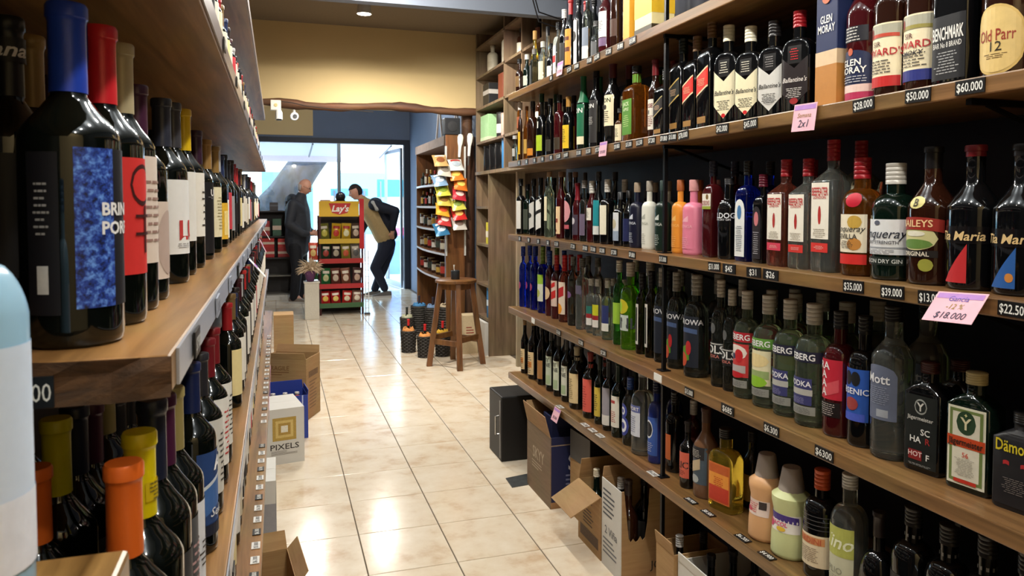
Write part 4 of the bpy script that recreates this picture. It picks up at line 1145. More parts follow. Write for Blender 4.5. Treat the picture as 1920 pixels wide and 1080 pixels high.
for k, (u, vt, c, nm) in enumerate(((69, 875, (226, 110, 40), 'orange'), (61, 832, (196, 190, 14), 'lime yellow'), (117, 787, (26, 32, 56), 'midnight blue'), (170, 758, (72, 24, 54), 'violet'), (165, 733, (150, 140, 90), 'brass'), (215, 745, (30, 30, 36), 'black'), (43, 745, (90, 100, 92), 'grey green'), (230, 720, (34, 34, 40), 'graphite'))):
    putl('lower', u, vt, .038, c, 'wine bottle with %s capsule in the second row of second tier' % nm, LAB(.12, .5, (60, 58, 56)), x=-.235 if k not in (6,) else -.33)
# lowest tier: bottle tops under the plank edge
yy, i = 1.05, 0
while yy < 5.6:
    c, lc, cn, ln = specs[(i * 7 + 3) % len(specs)]
    k = i // len(specs)
    sfx = (' near the front', ' midway', ' towards the street', ' at the far end')[min(3, k)]
    putl('low', 0, 0, .036, c, 'lowest-tier wine bottle, %s capsule, %s label,%s' % (cn, ln, sfx), LAB(.12, .56, (222, 220, 214) if i % 2 else lc, w=.62), x=-.142, y=yy, H=random.uniform(.27, .295))
    yy += .115 if i % 3 else .19
    i += 1
# upper tier: necks seen over the plank edge
yy, i = 1.15, 0
while yy < 6.3:
    c, lc, cn, ln = specs[(i * 3 + 1) % len(specs)]
    k = i // len(specs)
    sfx = (' near the front', ' midway', ' towards the street', ' by the far end', ' at the far end')[min(4, k)]
    putl('upper', 0, 0, .036, c, 'upper-tier bottle, %s capsule, %s label,%s' % (cn, ln, sfx), LAB(.12, .60, (206, 200, 186) if i % 2 else lc, w=.62), x=-.162, y=yy, H=random.uniform(.285, .315), gm=(G_WINE, G_SMOKE, G_WINE)[i % 3])
    yy += .12 if i % 3 else .19
    i += 1

# wooden block by the camera side with a pale bottle on it
t = thing('display_block', 'pale wooden display block holding a pale blue bottle', 'stand', (-.28, .44, 0))
MB().rng(-.17, .166, -.22, .194, 1.095, 1.13).build('top_board', WOOD_SHELF_L, t, bevel=.004)
for sx in (-.145, .14):
    for sy in (-.19, .165):
        MB().rng(sx - .02, sx + .02, sy - .02, sy + .02, 0, 1.095).build('leg', WOOD_SHELF_L, t)
make_bottle('bottle', 'pale blue bottle with light blue label on wooden block', 'bottle', (-.203, .575, 1.13), math.radians(-30), 'vodka', .315, .040, pm((150, 190, 215), .25, var=.1, scale=20), (.86, 'screw', (90, 130, 170)), LAB(.08, .56, (206, 220, 238), w=.66, bands=((.08, .24, .9, (226, 230, 240)),)))

# ------------------------------------------------------------------ cartons on the floor
TAN = CARD
WCARD = pm((206, 204, 198), .7, var=.04, scale=20)
NAVYCARD = pm((28, 34, 72), .55, var=.05)

def carton(label, c, size, rotz=0.0, mat=TAN, open_top=False, flaps=(), name='carton', faces=None):
    # c: centre of the base; flaps: (side, length, angle from vertical) with side in 'x+ x- y+ y-'
    sx, sy, h = size
    t = thing(name, label, 'box', (c[0], c[1], c[2] if len(c) > 2 else 0), rotz)
    th = .004
    faces = faces or {}
    side = {'x-': (-sx / 2, -sx / 2 + th, -sy / 2, sy / 2), 'x+': (sx / 2 - th, sx / 2, -sy / 2, sy / 2), 'y-': (-sx / 2 + th, sx / 2 - th, -sy / 2, -sy / 2 + th), 'y+': (-sx / 2 + th, sx / 2 - th, sy / 2 - th, sy / 2)}
    for k, (x0, x1, y0, y1) in side.items():
        hole = faces.get(k + 'hole')
        m_ = faces.get(k, mat)
        if hole:
            # torn front: outline with a ragged bite out of its upper edge
            n = 26
            rr = random.Random(8)
            vs, fs = [], []
            for i in range(n + 1):
                s = i / n
                x = x0 + (x1 - x0) * s
                top = h
                if hole[0] < s < hole[1]:
                    q = (s - hole[0]) / (hole[1] - hole[0])
                    top = h * (1 - hole[2] * min(1, 3.2 * math.sin(PI * q)) + rr.uniform(-.03, .03))
                for y in (y0, y1):
                    vs += [(x, y, 0), (x, y, top)]
            for i in range(n):
                a, b = i * 4, i * 4 + 4
                fs += [(a, b, b + 1, a + 1), (a + 2, a + 3, b + 3, b + 2), (a + 1, b + 1, b + 3, a + 3)]
            obj('side', vs, fs, m_, t)
        else:
            MB().rng(x0, x1, y0, y1, 0, h).build('side', m_, t)
    MB().rng(-sx / 2 + th, sx / 2 - th, -sy / 2 + th, sy / 2 - th, 0.001, th).build('bottom', mat, t)
    if not open_top:
        MB().rng(-sx / 2 + th, sx / 2 - th, -sy / 2 + th, -.0008, h - th, h).build('flap', faces.get('top', mat), t)
        MB().rng(-sx / 2 + th, sx / 2 - th, .0008, sy / 2 - th, h - th, h).build('flap', faces.get('top', mat), t)
    for sd, ln, ang in flaps:
        a = math.radians(ang)
        ax = sd[0]
        sg = 1 if sd[1] == '+' else -1
        half = (sx if ax == 'x' else sy) / 2
        wid = (sy if ax == 'x' else sx) / 2 * .98
        p0 = Vector((sg * half, 0, h)) if ax == 'x' else Vector((0, sg * half, h))
        d = Vector((sg, 0, 0)) if ax == 'x' else Vector((0, sg, 0))
        w = Vector((0, 1, 0)) if ax == 'x' else Vector((1, 0, 0))
        e = d * math.sin(a) + Vector((0, 0, 1)) * math.cos(a)
        nn = e.cross(w).normalized() * .0018
        q = [p0 - w * wid, p0 + w * wid, p0 + w * wid * .96 + e * ln, p0 - w * wid * .96 + e * ln]
        obj('flap', [p + nn for p in q] + [p - nn for p in q], [(0, 1, 2, 3), (7, 6, 5, 4), (0, 4, 5, 1), (1, 5, 6, 2), (2, 6, 7, 3), (3, 7, 4, 0)], faces.get('flap', mat), t)
    return t

def face_text(t, size, side, s, word_h, z, col, off=0.0, width=None, bold=.01):
    sx, sy, h = size
    o, r = {'x-': ((-sx / 2, off, z), (0, -1, 0)), 'x+': ((sx / 2, off, z), (0, 1, 0)), 'y-': ((off, -sy / 2, z), (1, 0, 0)), 'y+': ((off, sy / 2, z), (-1, 0, 0))}[side]
    return flat_text(s, pm(col, .6, var=0.0), t, o, r, (0, 0, 1), word_h, width=width, bold=bold)

def face_rect(t, size, side, a0, a1, z0, z1, col, name='print_field', off=.0005, var=.1, scale=60):
    sx, sy, h = size
    m = MB()
    q = {'x-': lambda a, z: (-sx / 2 - off, -a, z), 'x+': lambda a, z: (sx / 2 + off, a, z), 'y-': lambda a, z: (a, -sy / 2 - off, z), 'y+': lambda a, z: (-a, sy / 2 + off, z)}[side]
    m.add([q(a0, z0), q(a1, z0), q(a1, z1), q(a0, z1)], [(0, 1, 2, 3)])
    return m.build(name, pm(col, .6, var=var, scale=scale), t)

def face_lines(t, size, side, a0, a1, z0, z1, n, col, seed=1):
    sx, sy, h = size
    q = {'x-': lambda a, z: (-sx / 2 - .0006, -a, z), 'x+': lambda a, z: (sx / 2 + .0006, a, z), 'y-': lambda a, z: (a, -sy / 2 - .0006, z), 'y+': lambda a, z: (-a, sy / 2 + .0006, z)}[side]
    rr = random.Random(seed)
    m = MB()
    for i in range(n):
        z = z0 + (z1 - z0) * (i + .5) / n
        b = a0 + (a1 - a0) * rr.uniform(.55, 1)
        k = (z1 - z0) / n * .2
        m.add([q(a0, z - k), q(b, z - k), q(b, z + k), q(a0, z + k)], [(0, 1, 2, 3)])
    return m.build('small_print', pm(col, .6, var=0.0), t)

# right side, under the lowest shelf
zt = z_of(745, 1.14, 3.78)
t = thing('metal_case', 'black case with grey edge and metal handle under the shelves', 'case', (1.30, 3.90, 0), 0)
MB().rng(-.16, .16, -.12, .12, 0, zt).build('body', pm((14, 14, 16), .5, var=.05), t, bevel=.006)
MB().rng(-.166, -.1605, -.121, -.10, .02, zt - .02).build('edge_strip', pm((96, 96, 98), .35, .6), t)
MB().tube([(-.16, -.07, .14), (-.178, -.07, .14), (-.178, -.07, .24), (-.16, -.07, .24)], .005, 8).build('handle', pm((190, 190, 190), .25, .9), t)

sz = (.27, .33, .33)
t = carton('tan and navy vodka carton with raised rear flap beside black case', (1.175 + .135, 3.12 + .165), sz, 0, TAN, True, (('x-', .10, 14), ('y+', .09, 25)), faces={'x-': wood('carton_brown', (120, 98, 74), (140, 116, 90), (5, 5, 60), .7, .02), 'y-': NAVYCARD, 'flap': TAN})
face_text(t, sz, 'x-', 'SKYY', .055, .20, (176, 160, 136), 0, .16)
face_lines(t, sz, 'x-', -.09, .06, .12, .16, 3, (170, 152, 128))
face_text(t, sz, 'y-', 'SKYY', .07, .21, (190, 186, 190), .05, .20, .02)
face_lines(t, sz, 'y-', -.06, .08, .10, .16, 3, (110, 112, 140))
face_rect(t, sz, 'y-', -.134, .134, .29, .295, (150, 130, 110))
face_rect(t, sz, 'y-', -.134, .134, 0.0, .03, (150, 112, 74))
# a navy inner box standing in that carton
t = carton('navy bottle gift box standing inside the vodka carton', (1.315, 3.235, .0045), (.22, .12, .40), 0, NAVYCARD)

def xy(u, x=1.18, z=.2):
    return y_of(u, x, z)

sz = (.25, .24, .26)
t = carton('brown carton carrying a black crumpled carton under the shelf', (1.375, 2.965), (.25, .20, .26), 0, TAN)
t = carton('black crumpled carton lying on a brown one under shelf', (1.37, 2.965, .2605), (.24, .19, .13), math.radians(4), pm((24, 24, 26), .5, var=.2, scale=8), faces={'x-': pm((70, 68, 66), .5, var=.25, scale=14)})
sz = (.20, .225, .25)
yb = 2.60
t = carton('open brown carton with one flap folded out over the floor', (1.19 + .10, yb + .115), sz, 0, TAN, True, (('x-', .14, 118), ('y+', .09, -12)), faces={})
face_lines(t, sz, 'x-', -.06, .08, .09, .16, 5, (70, 50, 34), 4)
face_rect(t, sz, 'x-', -.09, .09, .03, .075, (84, 62, 42), var=.5, scale=120)
face_rect(t, sz, 'x-', -.02, .03, .185, .215, (84, 62, 42))
YB2 = yb
for i, (dx, dy) in enumerate(((-.045, -.05), (.045, -.05), (-.045, .05))):
    make_bottle('bottle', ('dark bottle with cream cap standing in the flap-open carton', 'dark bottle with cream cap deeper in the flap-open carton', 'dark bottle with cream cap at the rear of flap-open carton')[i], 'bottle', (1.29 + dx, yb + .115 + dy, .0045), PI, 'wine', .30, .036, G_DKGREEN, (.90, 'screw', (214, 204, 180)), LAB(.1, .5, (60, 56, 50)))
sz = (.26, .165, .34)
yc_ = 2.425
cx = 1.19 + .13
t = carton('white-sided torn carton with a bottle neck poking through', (cx, yc_ + .084), sz, 0, TAN, True, (('y+', .04, 0),), faces={'x-': WCARD, 'y-hole': (.06, .45, .55)})
face_lines(t, sz, 'x-', -.07, .05, .20, .31, 6, (80, 84, 90), 3)
face_text(t, sz, 'x-', '2 Viña', .03, .15, (90, 92, 96), 0)
face_lines(t, sz, 'x-', -.07, .06, .05, .12, 4, (110, 112, 116), 6)
face_text(t, sz, 'y-', 'JOAQ', .03, .05, (60, 50, 40), .05)
make_bottle('bottle', 'brown bottle with ringed neck inside the torn carton', 'bottle', (cx - .075, yc_ + .048, .0045), PI, 'wine', .36, .036, G_BROWN, (.84, 'foil', (60, 48, 44)), LAB(.1, .5, (90, 70, 60)))
make_bottle('bottle', 'bottle with white screw cap inside the torn carton', 'bottle', (cx - .07, yc_ + .124, .0045), PI, 'wine', .34, .036, G_BLACK, (.88, 'screw', (206, 204, 200)), LAB(.1, .5, (90, 90, 90)))
make_bottle('bottle', 'black bottle at the back of the torn carton', 'bottle', (cx + .03, yc_ + .124, .0045), PI, 'wine', .34, .036, G_BLACK, (.88, 'screw', (30, 30, 34)), LAB(.1, .5, (90, 90, 90)))
sz = (.20, .115, .27)
yd = 2.062
t = carton('low open brown carton with star print holding bottles', (1.20 + .10, yd + .0575), sz, 0, TAN, True, (('x-', .04, 10),))
face_text(t, sz, 'y-', '*', .07, .12, (70, 52, 36), -.03)
MB().lathe([(-.001, .022), (.001, .022)], 16, (0, 0, 0)).build('round_sticker', pm((216, 196, 150), .5), t, (-.06, -.0595, .24)).rotation_euler = (PI / 2, 0, 0)
for i, (dx, dy) in enumerate(((-.045, 0.0), (.045, 0.0))):
    make_bottle('bottle', ('black bottle with silver cap in the star-printed carton', 'black bottle with dark cap in the star-printed carton')[i], 'bottle', (1.30 + dx, yd + .0575 + dy, .0045), PI, 'wine', .30, .034, G_BLACK, (.88, 'screw', ((190, 190, 188), (30, 30, 30))[i]), LAB(.1, .5, (90, 90, 90)))
sz = (.30, .26, .26)
ye = yd - .272
t = carton('white open carton beside the star-printed one under the shelf', (1.21 + .15, ye + .132), sz, 0, WCARD, True, (('x-', .03, 6),))
for i, (dx, dy) in enumerate(((-.08, .05), (.0, .05), (.08, .05))):
    make_bottle('bottle', ('black bottle in the white open carton, beside its tall side', 'black bottle in the middle of the white open carton', 'black bottle in the white open carton, deepest in')[i], 'bottle', (1.36 + dx, ye + .132 + dy, .0045), PI, 'wine', .30, .034, G_BLACK, (.88, 'foil', (30, 30, 34)), LAB(.1, .5, (90, 90, 90)))
# dark plastic sleeve lying on the floor
q = [at_z(948, 897, .002), at_z(992, 888, .002), at_z(1010, 905, .002), at_z(960, 914, .002)]
cc = sum(q, Vector()) / 4
m = MB()
m.add([p - cc for p in q] + [p - cc + Vector((0, 0, .004)) for p in q], [(0, 3, 2, 1), (4, 5, 6, 7), (0, 1, 5, 4), (1, 2, 6, 5), (2, 3, 7, 6), (3, 0, 4, 7)])
tag(m.build('plastic_sleeve', pm((74, 76, 76), .2, var=.3, scale=30), None, (cc.x, cc.y, 0.0)), 'flat grey plastic sleeve lying on the floor tiles', 'packaging')

# left side, in front of the lowest plank
sz = (.21, .30, .30)
t = carton('white wine carton with gold picture-frame print', (-.005, 4.26), sz, math.radians(10), WCARD)
for a, c in ((.062, (176, 146, 70)), (.046, (206, 180, 110)), (.032, (170, 138, 66)), (.018, (226, 222, 206))):
    face_rect(t, sz, 'y-', .0 - a, .0 + a, .19 - a, .19 + a, c, off=.0005 + (.062 - a) * .01, var=.25, scale=140)
face_text(t, sz, 'y-', 'PIXELS', .030, .095, (56, 50, 46), 0, .15)
face_lines(t, sz, 'y-', -.07, .07, .05, .075, 4, (130, 124, 116), 2)
sz = (.24, .20, .26)
t = carton('blue open beer carton with bottles, behind the white carton', (.03, 4.62), sz, math.radians(6), pm((40, 62, 150), .5, var=.08), True, (('y+', .05, 0), ('x+', .03, 5)))
face_rect(t, sz, 'y-', -.07, .07, .20, .206, (190, 200, 226))
face_rect(t, sz, 'y-', .085, .092, .0, .26, (180, 190, 220))
i = 0
for dx in (-.07, .0, .07):
    for dy in (-.045, .045):
        make_bottle('beer_bottle', ('brown beer bottle in the blue carton, front left compartment', 'brown beer bottle in the blue carton, rear left compartment', 'brown beer bottle in the blue carton, front middle compartment', 'brown beer bottle in the blue carton, rear middle compartment', 'brown beer bottle in the blue carton, front right compartment', 'brown beer bottle in the blue carton, rear right compartment')[i], 'bottle', (.03 + dx, 4.62 + dy, .0045), 0, 'slim', .245, .030, G_BROWN, (.95, 'screw', (206, 200, 196) if i % 2 else (190, 60, 50)), LAB(.1, .5, (190, 180, 160)))
        i += 1
sz = (.31, .24, .40)
t = carton('tall open brown carton stencilled FRAGILE behind the beer carton', (.07, 5.06), sz, math.radians(-24), TAN, True, (('y+', .05, 20), ('y-', .04, 12)))
face_text(t, sz, 'y-', 'FRAGILE', .028, .34, (120, 84, 48), -.03, .14)
face_lines(t, sz, 'y-', -.10, .05, .29, .32, 2, (128, 92, 56))
face_rect(t, sz, 'x+', -.08, .08, .27, .31, (110, 80, 52), var=.4)
face_lines(t, sz, 'x+', -.07, .06, .06, .25, 9, (120, 88, 56), 5)
t = carton('closed upright brown carton farthest along the left shelves', (.035, 6.12), (.15, .20, .53), 0, TAN)
sz = (.16, .28, .33)
t = carton('white and grey wine carton half under the left planks', (-.10, 3.10), sz, 0, WCARD)
face_rect(t, sz, 'y-', -.08, .08, .0, .24, (150, 150, 154))
face_rect(t, sz, 'x+', -.14, .14, .0, .24, (150, 150, 154))
face_text(t, sz, 'y-', 'IA', .022, .08, (100, 100, 104), .05)
t = carton('low brown carton with raised flap nearest along the left planks', (-.085, 2.52), (.24, .28, .19), math.radians(6), TAN, True, (('x+', .05, 40), ('y+', .06, 25)))

# ------------------------------------------------------------------ grey-brown wall unit in the recess
UX = 1.83
uy = lambda u, z=1.5: y_of(u, UX, z)
YA, YB_, YC = uy(893), uy(945), 5.05
Z1 = z_of(323, UX, YA)                      # ledge under the upper cases
t = thing('wall_unit', 'tall grey-brown open wall unit with square niches', 'shelving', (UX, YB_, 0))
dY = lambda y: y - YB_
TH = .022
m = MB
# uprights of the upper part, its back and horizontal boards
for y in (YA, YB_, (YB_ + YC) / 2, YC):
    m().rng(0, .32, dY(y) - TH / 2, dY(y) + TH / 2, Z1, 3.02).build('side_panel', WOOD_UNIT, t)
m().rng(.32, .335, dY(YC), dY(YA), 0, 3.02).build('back_panel', wood('unit_back', (62, 50, 38), (92, 76, 60), (22, 22, 1.6), .6, .05), t)
m().rng(-.006, .32, dY(YC) - TH, dY(YA) + TH, Z1 - .03, Z1).build('ledge', WOOD_UNIT, t)
zs = [Z1]
for v in (268, 205, 147, 92, 40):
    z = z_of(v, UX, YA)
    zs.append(z)
    m().rng(0, .32, dY(YC) + TH / 2, dY(YA) - TH / 2, z - TH, z).build('shelf_board', WOOD_UNIT, t)
YD = uy(916, .6)
for y in (YA, YD):
    m().rng(0, .32, dY(y) - TH / 2, dY(y) + TH / 2, 0, Z1 - .03).build('side_panel', WOOD_UNIT, t)
lows = []
for v in (375, 443, 515, 575):
    z = z_of(v + 12, UX, YA)
    lows.append(z)
    m().rng(0, .32, dY(YD) + TH / 2, dY(YA) - TH / 2, z - TH, z).build('shelf_board', WOOD_UNIT, t)

# pale frame between that unit and the right shelving
t = thing('pale_frame', 'pale wooden open frame beside the grey-brown wall unit', 'frame', (1.98, 6.0, 0))
MB().rng(-.035, .035, -.02, .02, 0, 1.70).build('post', WOOD_PALE, t)
MB().rng(.19, .215, -.02, .02, 0, 1.70).build('post', WOOD_PALE, t)
MB().rng(-.035, .215, -.02, .02, 1.70, 1.735).build('top_rail', WOOD_PALE, t)

def item_box(name, label, x, y, z, s, mat, rot=0, cat='box', band=None, word=None):
    t = thing(name, label, cat, (x, y, z), rot)
    MB().rng(-s[0] / 2, s[0] / 2, -s[1] / 2, s[1] / 2, 0, s[2]).build('body', mat, t, bevel=.002)
    if band:
        MB().rng(-s[0] / 2 - .001, s[0] / 2 + .001, -s[1] / 2 - .001, s[1] / 2 + .001, s[2] * band[0], s[2] * band[1]).build('printed_band', pm(band[2], .5), t)
    return t

def item_can(name, label, x, y, z, r, h, mat, lid, cat='canister', band=None):
    t = thing(name, label, cat, (x, y, z))
    MB().lathe([(0, r * .95), (.004, r), (h * .92, r), (h * .94, r * .97)], 18).build('body', mat, t, smooth=40)
    MB().lathe([(h * .94, r * 1.01), (h - .002, r * 1.01), (h, r * .96)], 18).build('lid', lid, t, smooth=40)
    if band:
        MB().lathe([(h * band[0], r + .0008), (h * band[1], r + .0008)], 18, closed=False).build('label', pm(band[2], .5), t)
    return t

ym = (YA + YB_) / 2
q = (YA - YB_) / 4
zk = sorted(zs)
make_bottle('bottle', 'cream stoneware bottle in the wall unit, beside its twin', 'bottle', (UX + .08, YA - .30, zk[3]), PI, 'vodka', .26, .05, pm((190, 182, 160), .5), (.90, 'cork', (160, 150, 130)), LAB(.2, .4, (176, 166, 144)))
make_bottle('bottle', 'taller cream stoneware bottle in the wall unit niche', 'bottle', (UX + .08, YB_ + .16, zk[3]), PI, 'vodka', .30, .05, pm((176, 170, 152), .5), (.90, 'cork', (160, 150, 130)), LAB(.2, .4, (166, 158, 140)))
item_box('gift_box', 'black gift box in the wall unit, third niche', UX + .09, YA - .28, zk[2] , (.14, .2, .20), pm((24, 24, 26), .5), 0, 'box', (.5, .7, (170, 166, 160)))
item_box('gift_box', 'reddish brown box next to the black gift box', UX + .09, YB_ + .17, zk[2], (.14, .14, .22), pm((110, 52, 34), .5))
item_box('paper_bag', 'light green paper bag standing in the wall unit', UX + .09, YA - .22, zk[1], (.14, .26, .24), pm((150, 190, 140), .6), 0, 'bag', (.0, .15, (190, 206, 170)))
item_can('canister', 'dark canister with white label beside the green bag', UX + .09, YB_ + .37, zk[1], .045, .23, pm((40, 38, 38), .4), pm((30, 30, 30), .4), 'canister', (.2, .55, (206, 200, 190)))
item_can('tumbler', 'pink tumbler beside the dark canister', UX + .08, YB_ + .16, zk[1], .055, .20, pm((206, 164, 150), .5), pm((190, 150, 140), .5), 'cup')
for i, y in enumerate((YA - .17, YA - .36, YA - .55)):
    item_can('thermos', ('black thermos flask at the unit side panel', 'black thermos flask in the middle of the niche', 'black thermos flask beside the blue tumbler')[i], UX + .09, y, zk[0], .06, .24, pm((26, 26, 28), .25, .3), pm((60, 60, 62), .3, .6), 'thermos')
item_can('tumbler', 'sky blue tumbler beside the black thermos flasks', UX + .08, YB_ + .14, zk[0], .055, .26, pm((60, 130, 190), .4), pm((50, 110, 170), .4), 'cup')
yl = (YA + YD) / 2
make_bottle('bottle', 'small dark bottle in the narrow lower niche', 'bottle', (UX + .07, YD + .14, lows[0]), PI, 'squat', .18, .032, G_BROWN, (.86, 'cork', (150, 90, 70)), LAB(.2, .5, (150, 80, 60)))
item_box('snack_pouch', 'yellow and white pouch in the narrow lower niche', UX + .08, yl - .05, lows[1], (.06, .2, .2), pm((206, 196, 60), .4, var=.35, scale=25), 0, 'pouch', (.3, .6, (226, 220, 200)))
item_can('canister', 'blue cylinder canister with white print in lower niche', UX + .08, YD + .13, lows[3], .06, .28, pm((60, 120, 170), .4), pm((70, 130, 180), .4), 'canister', (.4, .6, (200, 214, 226)))
item_box('ornament', 'small cream figurine block on the lower niche board', UX + .08, YD + .10, lows[2], (.05, .05, .10), pm((216, 206, 180), .5), .5, 'ornament', (.6, .8, (190, 180, 150)))
# cartons below the unit niches
t = carton('white carton on the floor under the unit niche', (UX + .10, (YA + YD) / 2, 0), (.26, YA - YD - .05, lows[3] - .035), 0, WCARD)
t = carton('cream printed carton standing behind the stool', (1.70, 6.72), (.14, .16, .36), 0, pm((206, 186, 150), .6))
face_lines(t, (.14, .16, .36), 'y-', -.04, .04, .16, .26, 4, (150, 60, 50))
# small bottles on the open upper shelves nearer the right shelving
k = 0
for zi, zb in enumerate(zk[0:4]):
    for j, y in enumerate((YB_ - .16, YB_ - .30, YB_ - .62, YB_ - .76)):
        c = ((206, 170, 60), (120, 60, 30), (40, 60, 40), (200, 196, 180))[(k + zi) % 4]
        make_bottle('liqueur_bottle', 'small liqueur bottle with %s label on unit board %s, %s' % (('yellow', 'brown', 'green', 'ivory')[(k + zi) % 4], ('one', 'two', 'three', 'four')[zi], ('next to the upright', 'second from upright', 'past the middle upright', 'farthest out')[j]), 'bottle', (UX + .10, y, zb), PI, 'vodka', .24 + .02 * (k % 3), .036, (G_BROWN, G_AMBER, G_BLACK)[k % 3], (.86, 'screw', (30, 30, 32)), LAB(.15, .5, c))
        k += 1

# ------------------------------------------------------------------ rustic lintel and post at the doorway
vs, fs = [], []
rr = random.Random(5)
n, sg = 34, 10
for i in range(n + 1):
    x = -.60 + 2.66 * i / n
    a = .050 + .007 * math.sin(i * .9) + rr.uniform(-.006, .006)
    for k in range(sg):
        an = 2 * PI * k / sg
        vs.append((x, math.cos(an) * a * .62, .012 * math.sin(i * .37) + math.sin(an) * a * (.75 + .12 * math.sin(i * .5 + k))))
for i in range(n):
    for k in range(sg):
        k2 = (k + 1) % sg
        fs.append((i * sg + k, i * sg + k2, (i + 1) * sg + k2, (i + 1) * sg + k))
fs += [tuple(range(sg)), tuple(reversed(range(n * sg, (n + 1) * sg)))]
b = tag(obj('lintel_log', vs, fs, WOOD_RUSTIC, None, (0, 7.045, 2.305), smooth=60), 'rough bark-edged wooden log lintel under the beige wall', 'beam')
wr2 = wood('rustic_post_wood', (50, 30, 18), (110, 70, 42), (26, 26, 1.6), .7, .5)
m_ = MB()
pts, rad = [], []
for i in range(15):
    z = 2.27 * i / 14
    pts.append((.012 * math.sin(i * .8), .01 * math.cos(i * .6), z))
    rad.append(.062 + .008 * math.sin(i * 1.3))
m_.tube(pts, rad, 10)
PX = at_y(876, 400, 7.12).x
tag(m_.build('log_post', wr2, None, (PX + .015, 7.15, 0), smooth=60), 'rough upright wooden log post beside the wall unit', 'post')

# ------------------------------------------------------------------ snack bags
BAGM = {}

def bag_mesh(w, h, d, key):
    # pillow bag: crimped flat ends, fat middle
    nu, nv = 8, 10
    rr = random.Random(key)
    vs, fs = [], []
    for side in (1, -1):
        for j in range(nv + 1):
            v = j / nv
            for i in range(nu + 1):
                u = -1 + 2 * i / nu
                k = max(0.0, (1 - abs(u) ** 3.0)) * max(0.0, math.sin(PI * min(1, max(0, (v - .06) / .88)))) ** .55
                crumple = rr.uniform(-.06, .06) if 0 < i < nu and 1 < j < nv - 1 else 0
                vs.append((u * w / 2 * (1 - .06 * math.sin(PI * v)), side * (d / 2 * k * (1 + crumple) + .0008), v * h))
    o = (nu + 1) * (nv + 1)
    for j in range(nv):
        for i in range(nu):
            a = j * (nu + 1) + i
            fs.append((a, a + 1, a + nu + 2, a + nu + 1))
            fs.append((o + a, o + a + nu + 1, o + a + nu + 2, o + a + 1))
    return vs, fs

def snack_bag(label, loc, rot, w, h, d, col, face, cat='snack bag', group=None, seed=1):
    t = thing('snack_bag', label, cat, loc, 0, group)
    t.rotation_euler = rot
    vs, fs = bag_mesh(w, h, d, seed)
    obj('pouch', vs, fs, pm(col, .28, .15, var=.12, scale=18), t, smooth=70)
    # printed roundel and name bar on the front (-Y) side, following the bulge
    def front(x, z, off):
        u, v = x / (w / 2), z / h
        k = max(0.0, 1 - abs(u) ** 3) * max(0.0, math.sin(PI * (v - .06) / .88)) ** .55
        return (x, -(d / 2 * k * 1.07 + .0012 + off), z)
    m = MB()
    n = 14
    ring = [front(math.cos(2 * PI * i / n) * w * .3, h * .42 + math.sin(2 * PI * i / n) * h * .2, .001) for i in range(n)]
    m.add([front(0, h * .42, .004)] + ring, [(0, 1 + i, 1 + (i + 1) % n) for i in range(n)])
    m.build('printed_roundel', pm(face, .35, var=.4, scale=30), t, smooth=60)
    m = MB()
    xs = [-.34, -.17, 0, .17, .34]
    m.add([front(x * w, h * zz, .0035) for x in xs for zz in (.68, .76, .84)], [(i * 3 + j, i * 3 + 3 + j, i * 3 + 4 + j, i * 3 + 1 + j) for i in range(4) for j in range(2)])
    m.build('name_bar', pm((226, 216, 200) if col[0] < 200 else (170, 40, 40), .4, var=.2), t)
    return t

# board with hanging snack bags at the log post
BX0, BX1 = at_y(833, 400, 7.02).x, at_y(868, 400, 7.02).x
t = thing('display_board', 'tall brown wooden board behind the hanging snack bags', 'board', ((BX0 + BX1) / 2, 6.96, 0))
MB().rng(-(BX1 - BX0) / 2, (BX1 - BX0) / 2, -.012, .012, 0, 2.06).build('plank', WOOD_STOOL, t, bevel=.003)
MB().rng(-.10, -.085, -.03, -.012, .9, 1.95).rng(.085, .10, -.03, -.012, .9, 1.95).build('clip_strip', pm((190, 190, 186), .4), t)
p = at_y(846, 247, 7.0)
t = thing('loudspeaker', 'black loudspeaker box under the log lintel', 'speaker', (p.x, 7.0, 2.06))
MB().rng(-.075, .075, -.06, .06, 0, .16).build('cabinet', pm((10, 12, 20), .5), t, bevel=.006)
MB().lathe([(0, .045), (.004, .05), (.006, .02)], 16).build('cone', pm((26, 26, 30), .6), t, (0, -.0605, .08)).rotation_euler = (PI / 2, 0, 0)
HANG = [(845, 300, (186, 150, 96), (120, 70, 40), 'tan', 'brown'), (862, 318, (206, 206, 200), (150, 160, 170), 'silver white', 'grey'), (838, 333, (196, 190, 176), (120, 110, 100), 'ivory', 'taupe'), (868, 342, (216, 120, 40), (230, 180, 80), 'orange', 'amber'),
        (836, 352, (120, 150, 180), (200, 210, 220), 'pale blue', 'white'), (852, 356, (210, 110, 36), (240, 190, 90), 'deep orange', 'yellow'), (832, 378, (190, 190, 70), (120, 140, 40), 'lime yellow', 'green'), (858, 368, (180, 44, 56), (230, 190, 180), 'crimson', 'pink'),
        (862, 382, (200, 180, 80), (130, 90, 40), 'mustard', 'brown'), (828, 394, (196, 190, 80), (110, 130, 50), 'pale lime', 'olive'), (835, 402, (220, 160, 50), (190, 70, 40), 'golden', 'red'), (858, 400, (196, 44, 40), (236, 170, 90), 'bright red', 'orange'),
        (826, 414, (190, 60, 60), (226, 200, 190), 'rose red', 'cream'), (852, 414, (190, 184, 176), (110, 90, 80), 'grey white', 'brown'), (872, 412, (50, 110, 150), (190, 210, 220), 'teal blue', 'white'), (842, 428, (200, 192, 180), (170, 60, 60), 'off-white', 'red'),
        (858, 436, (206, 196, 180), (130, 120, 110), 'cream', 'grey'), (868, 446, (190, 60, 64), (226, 210, 200), 'brick red', 'white'), (846, 448, (200, 190, 170), (150, 80, 60), 'sand', 'rust')]
HR = random.Random(4)
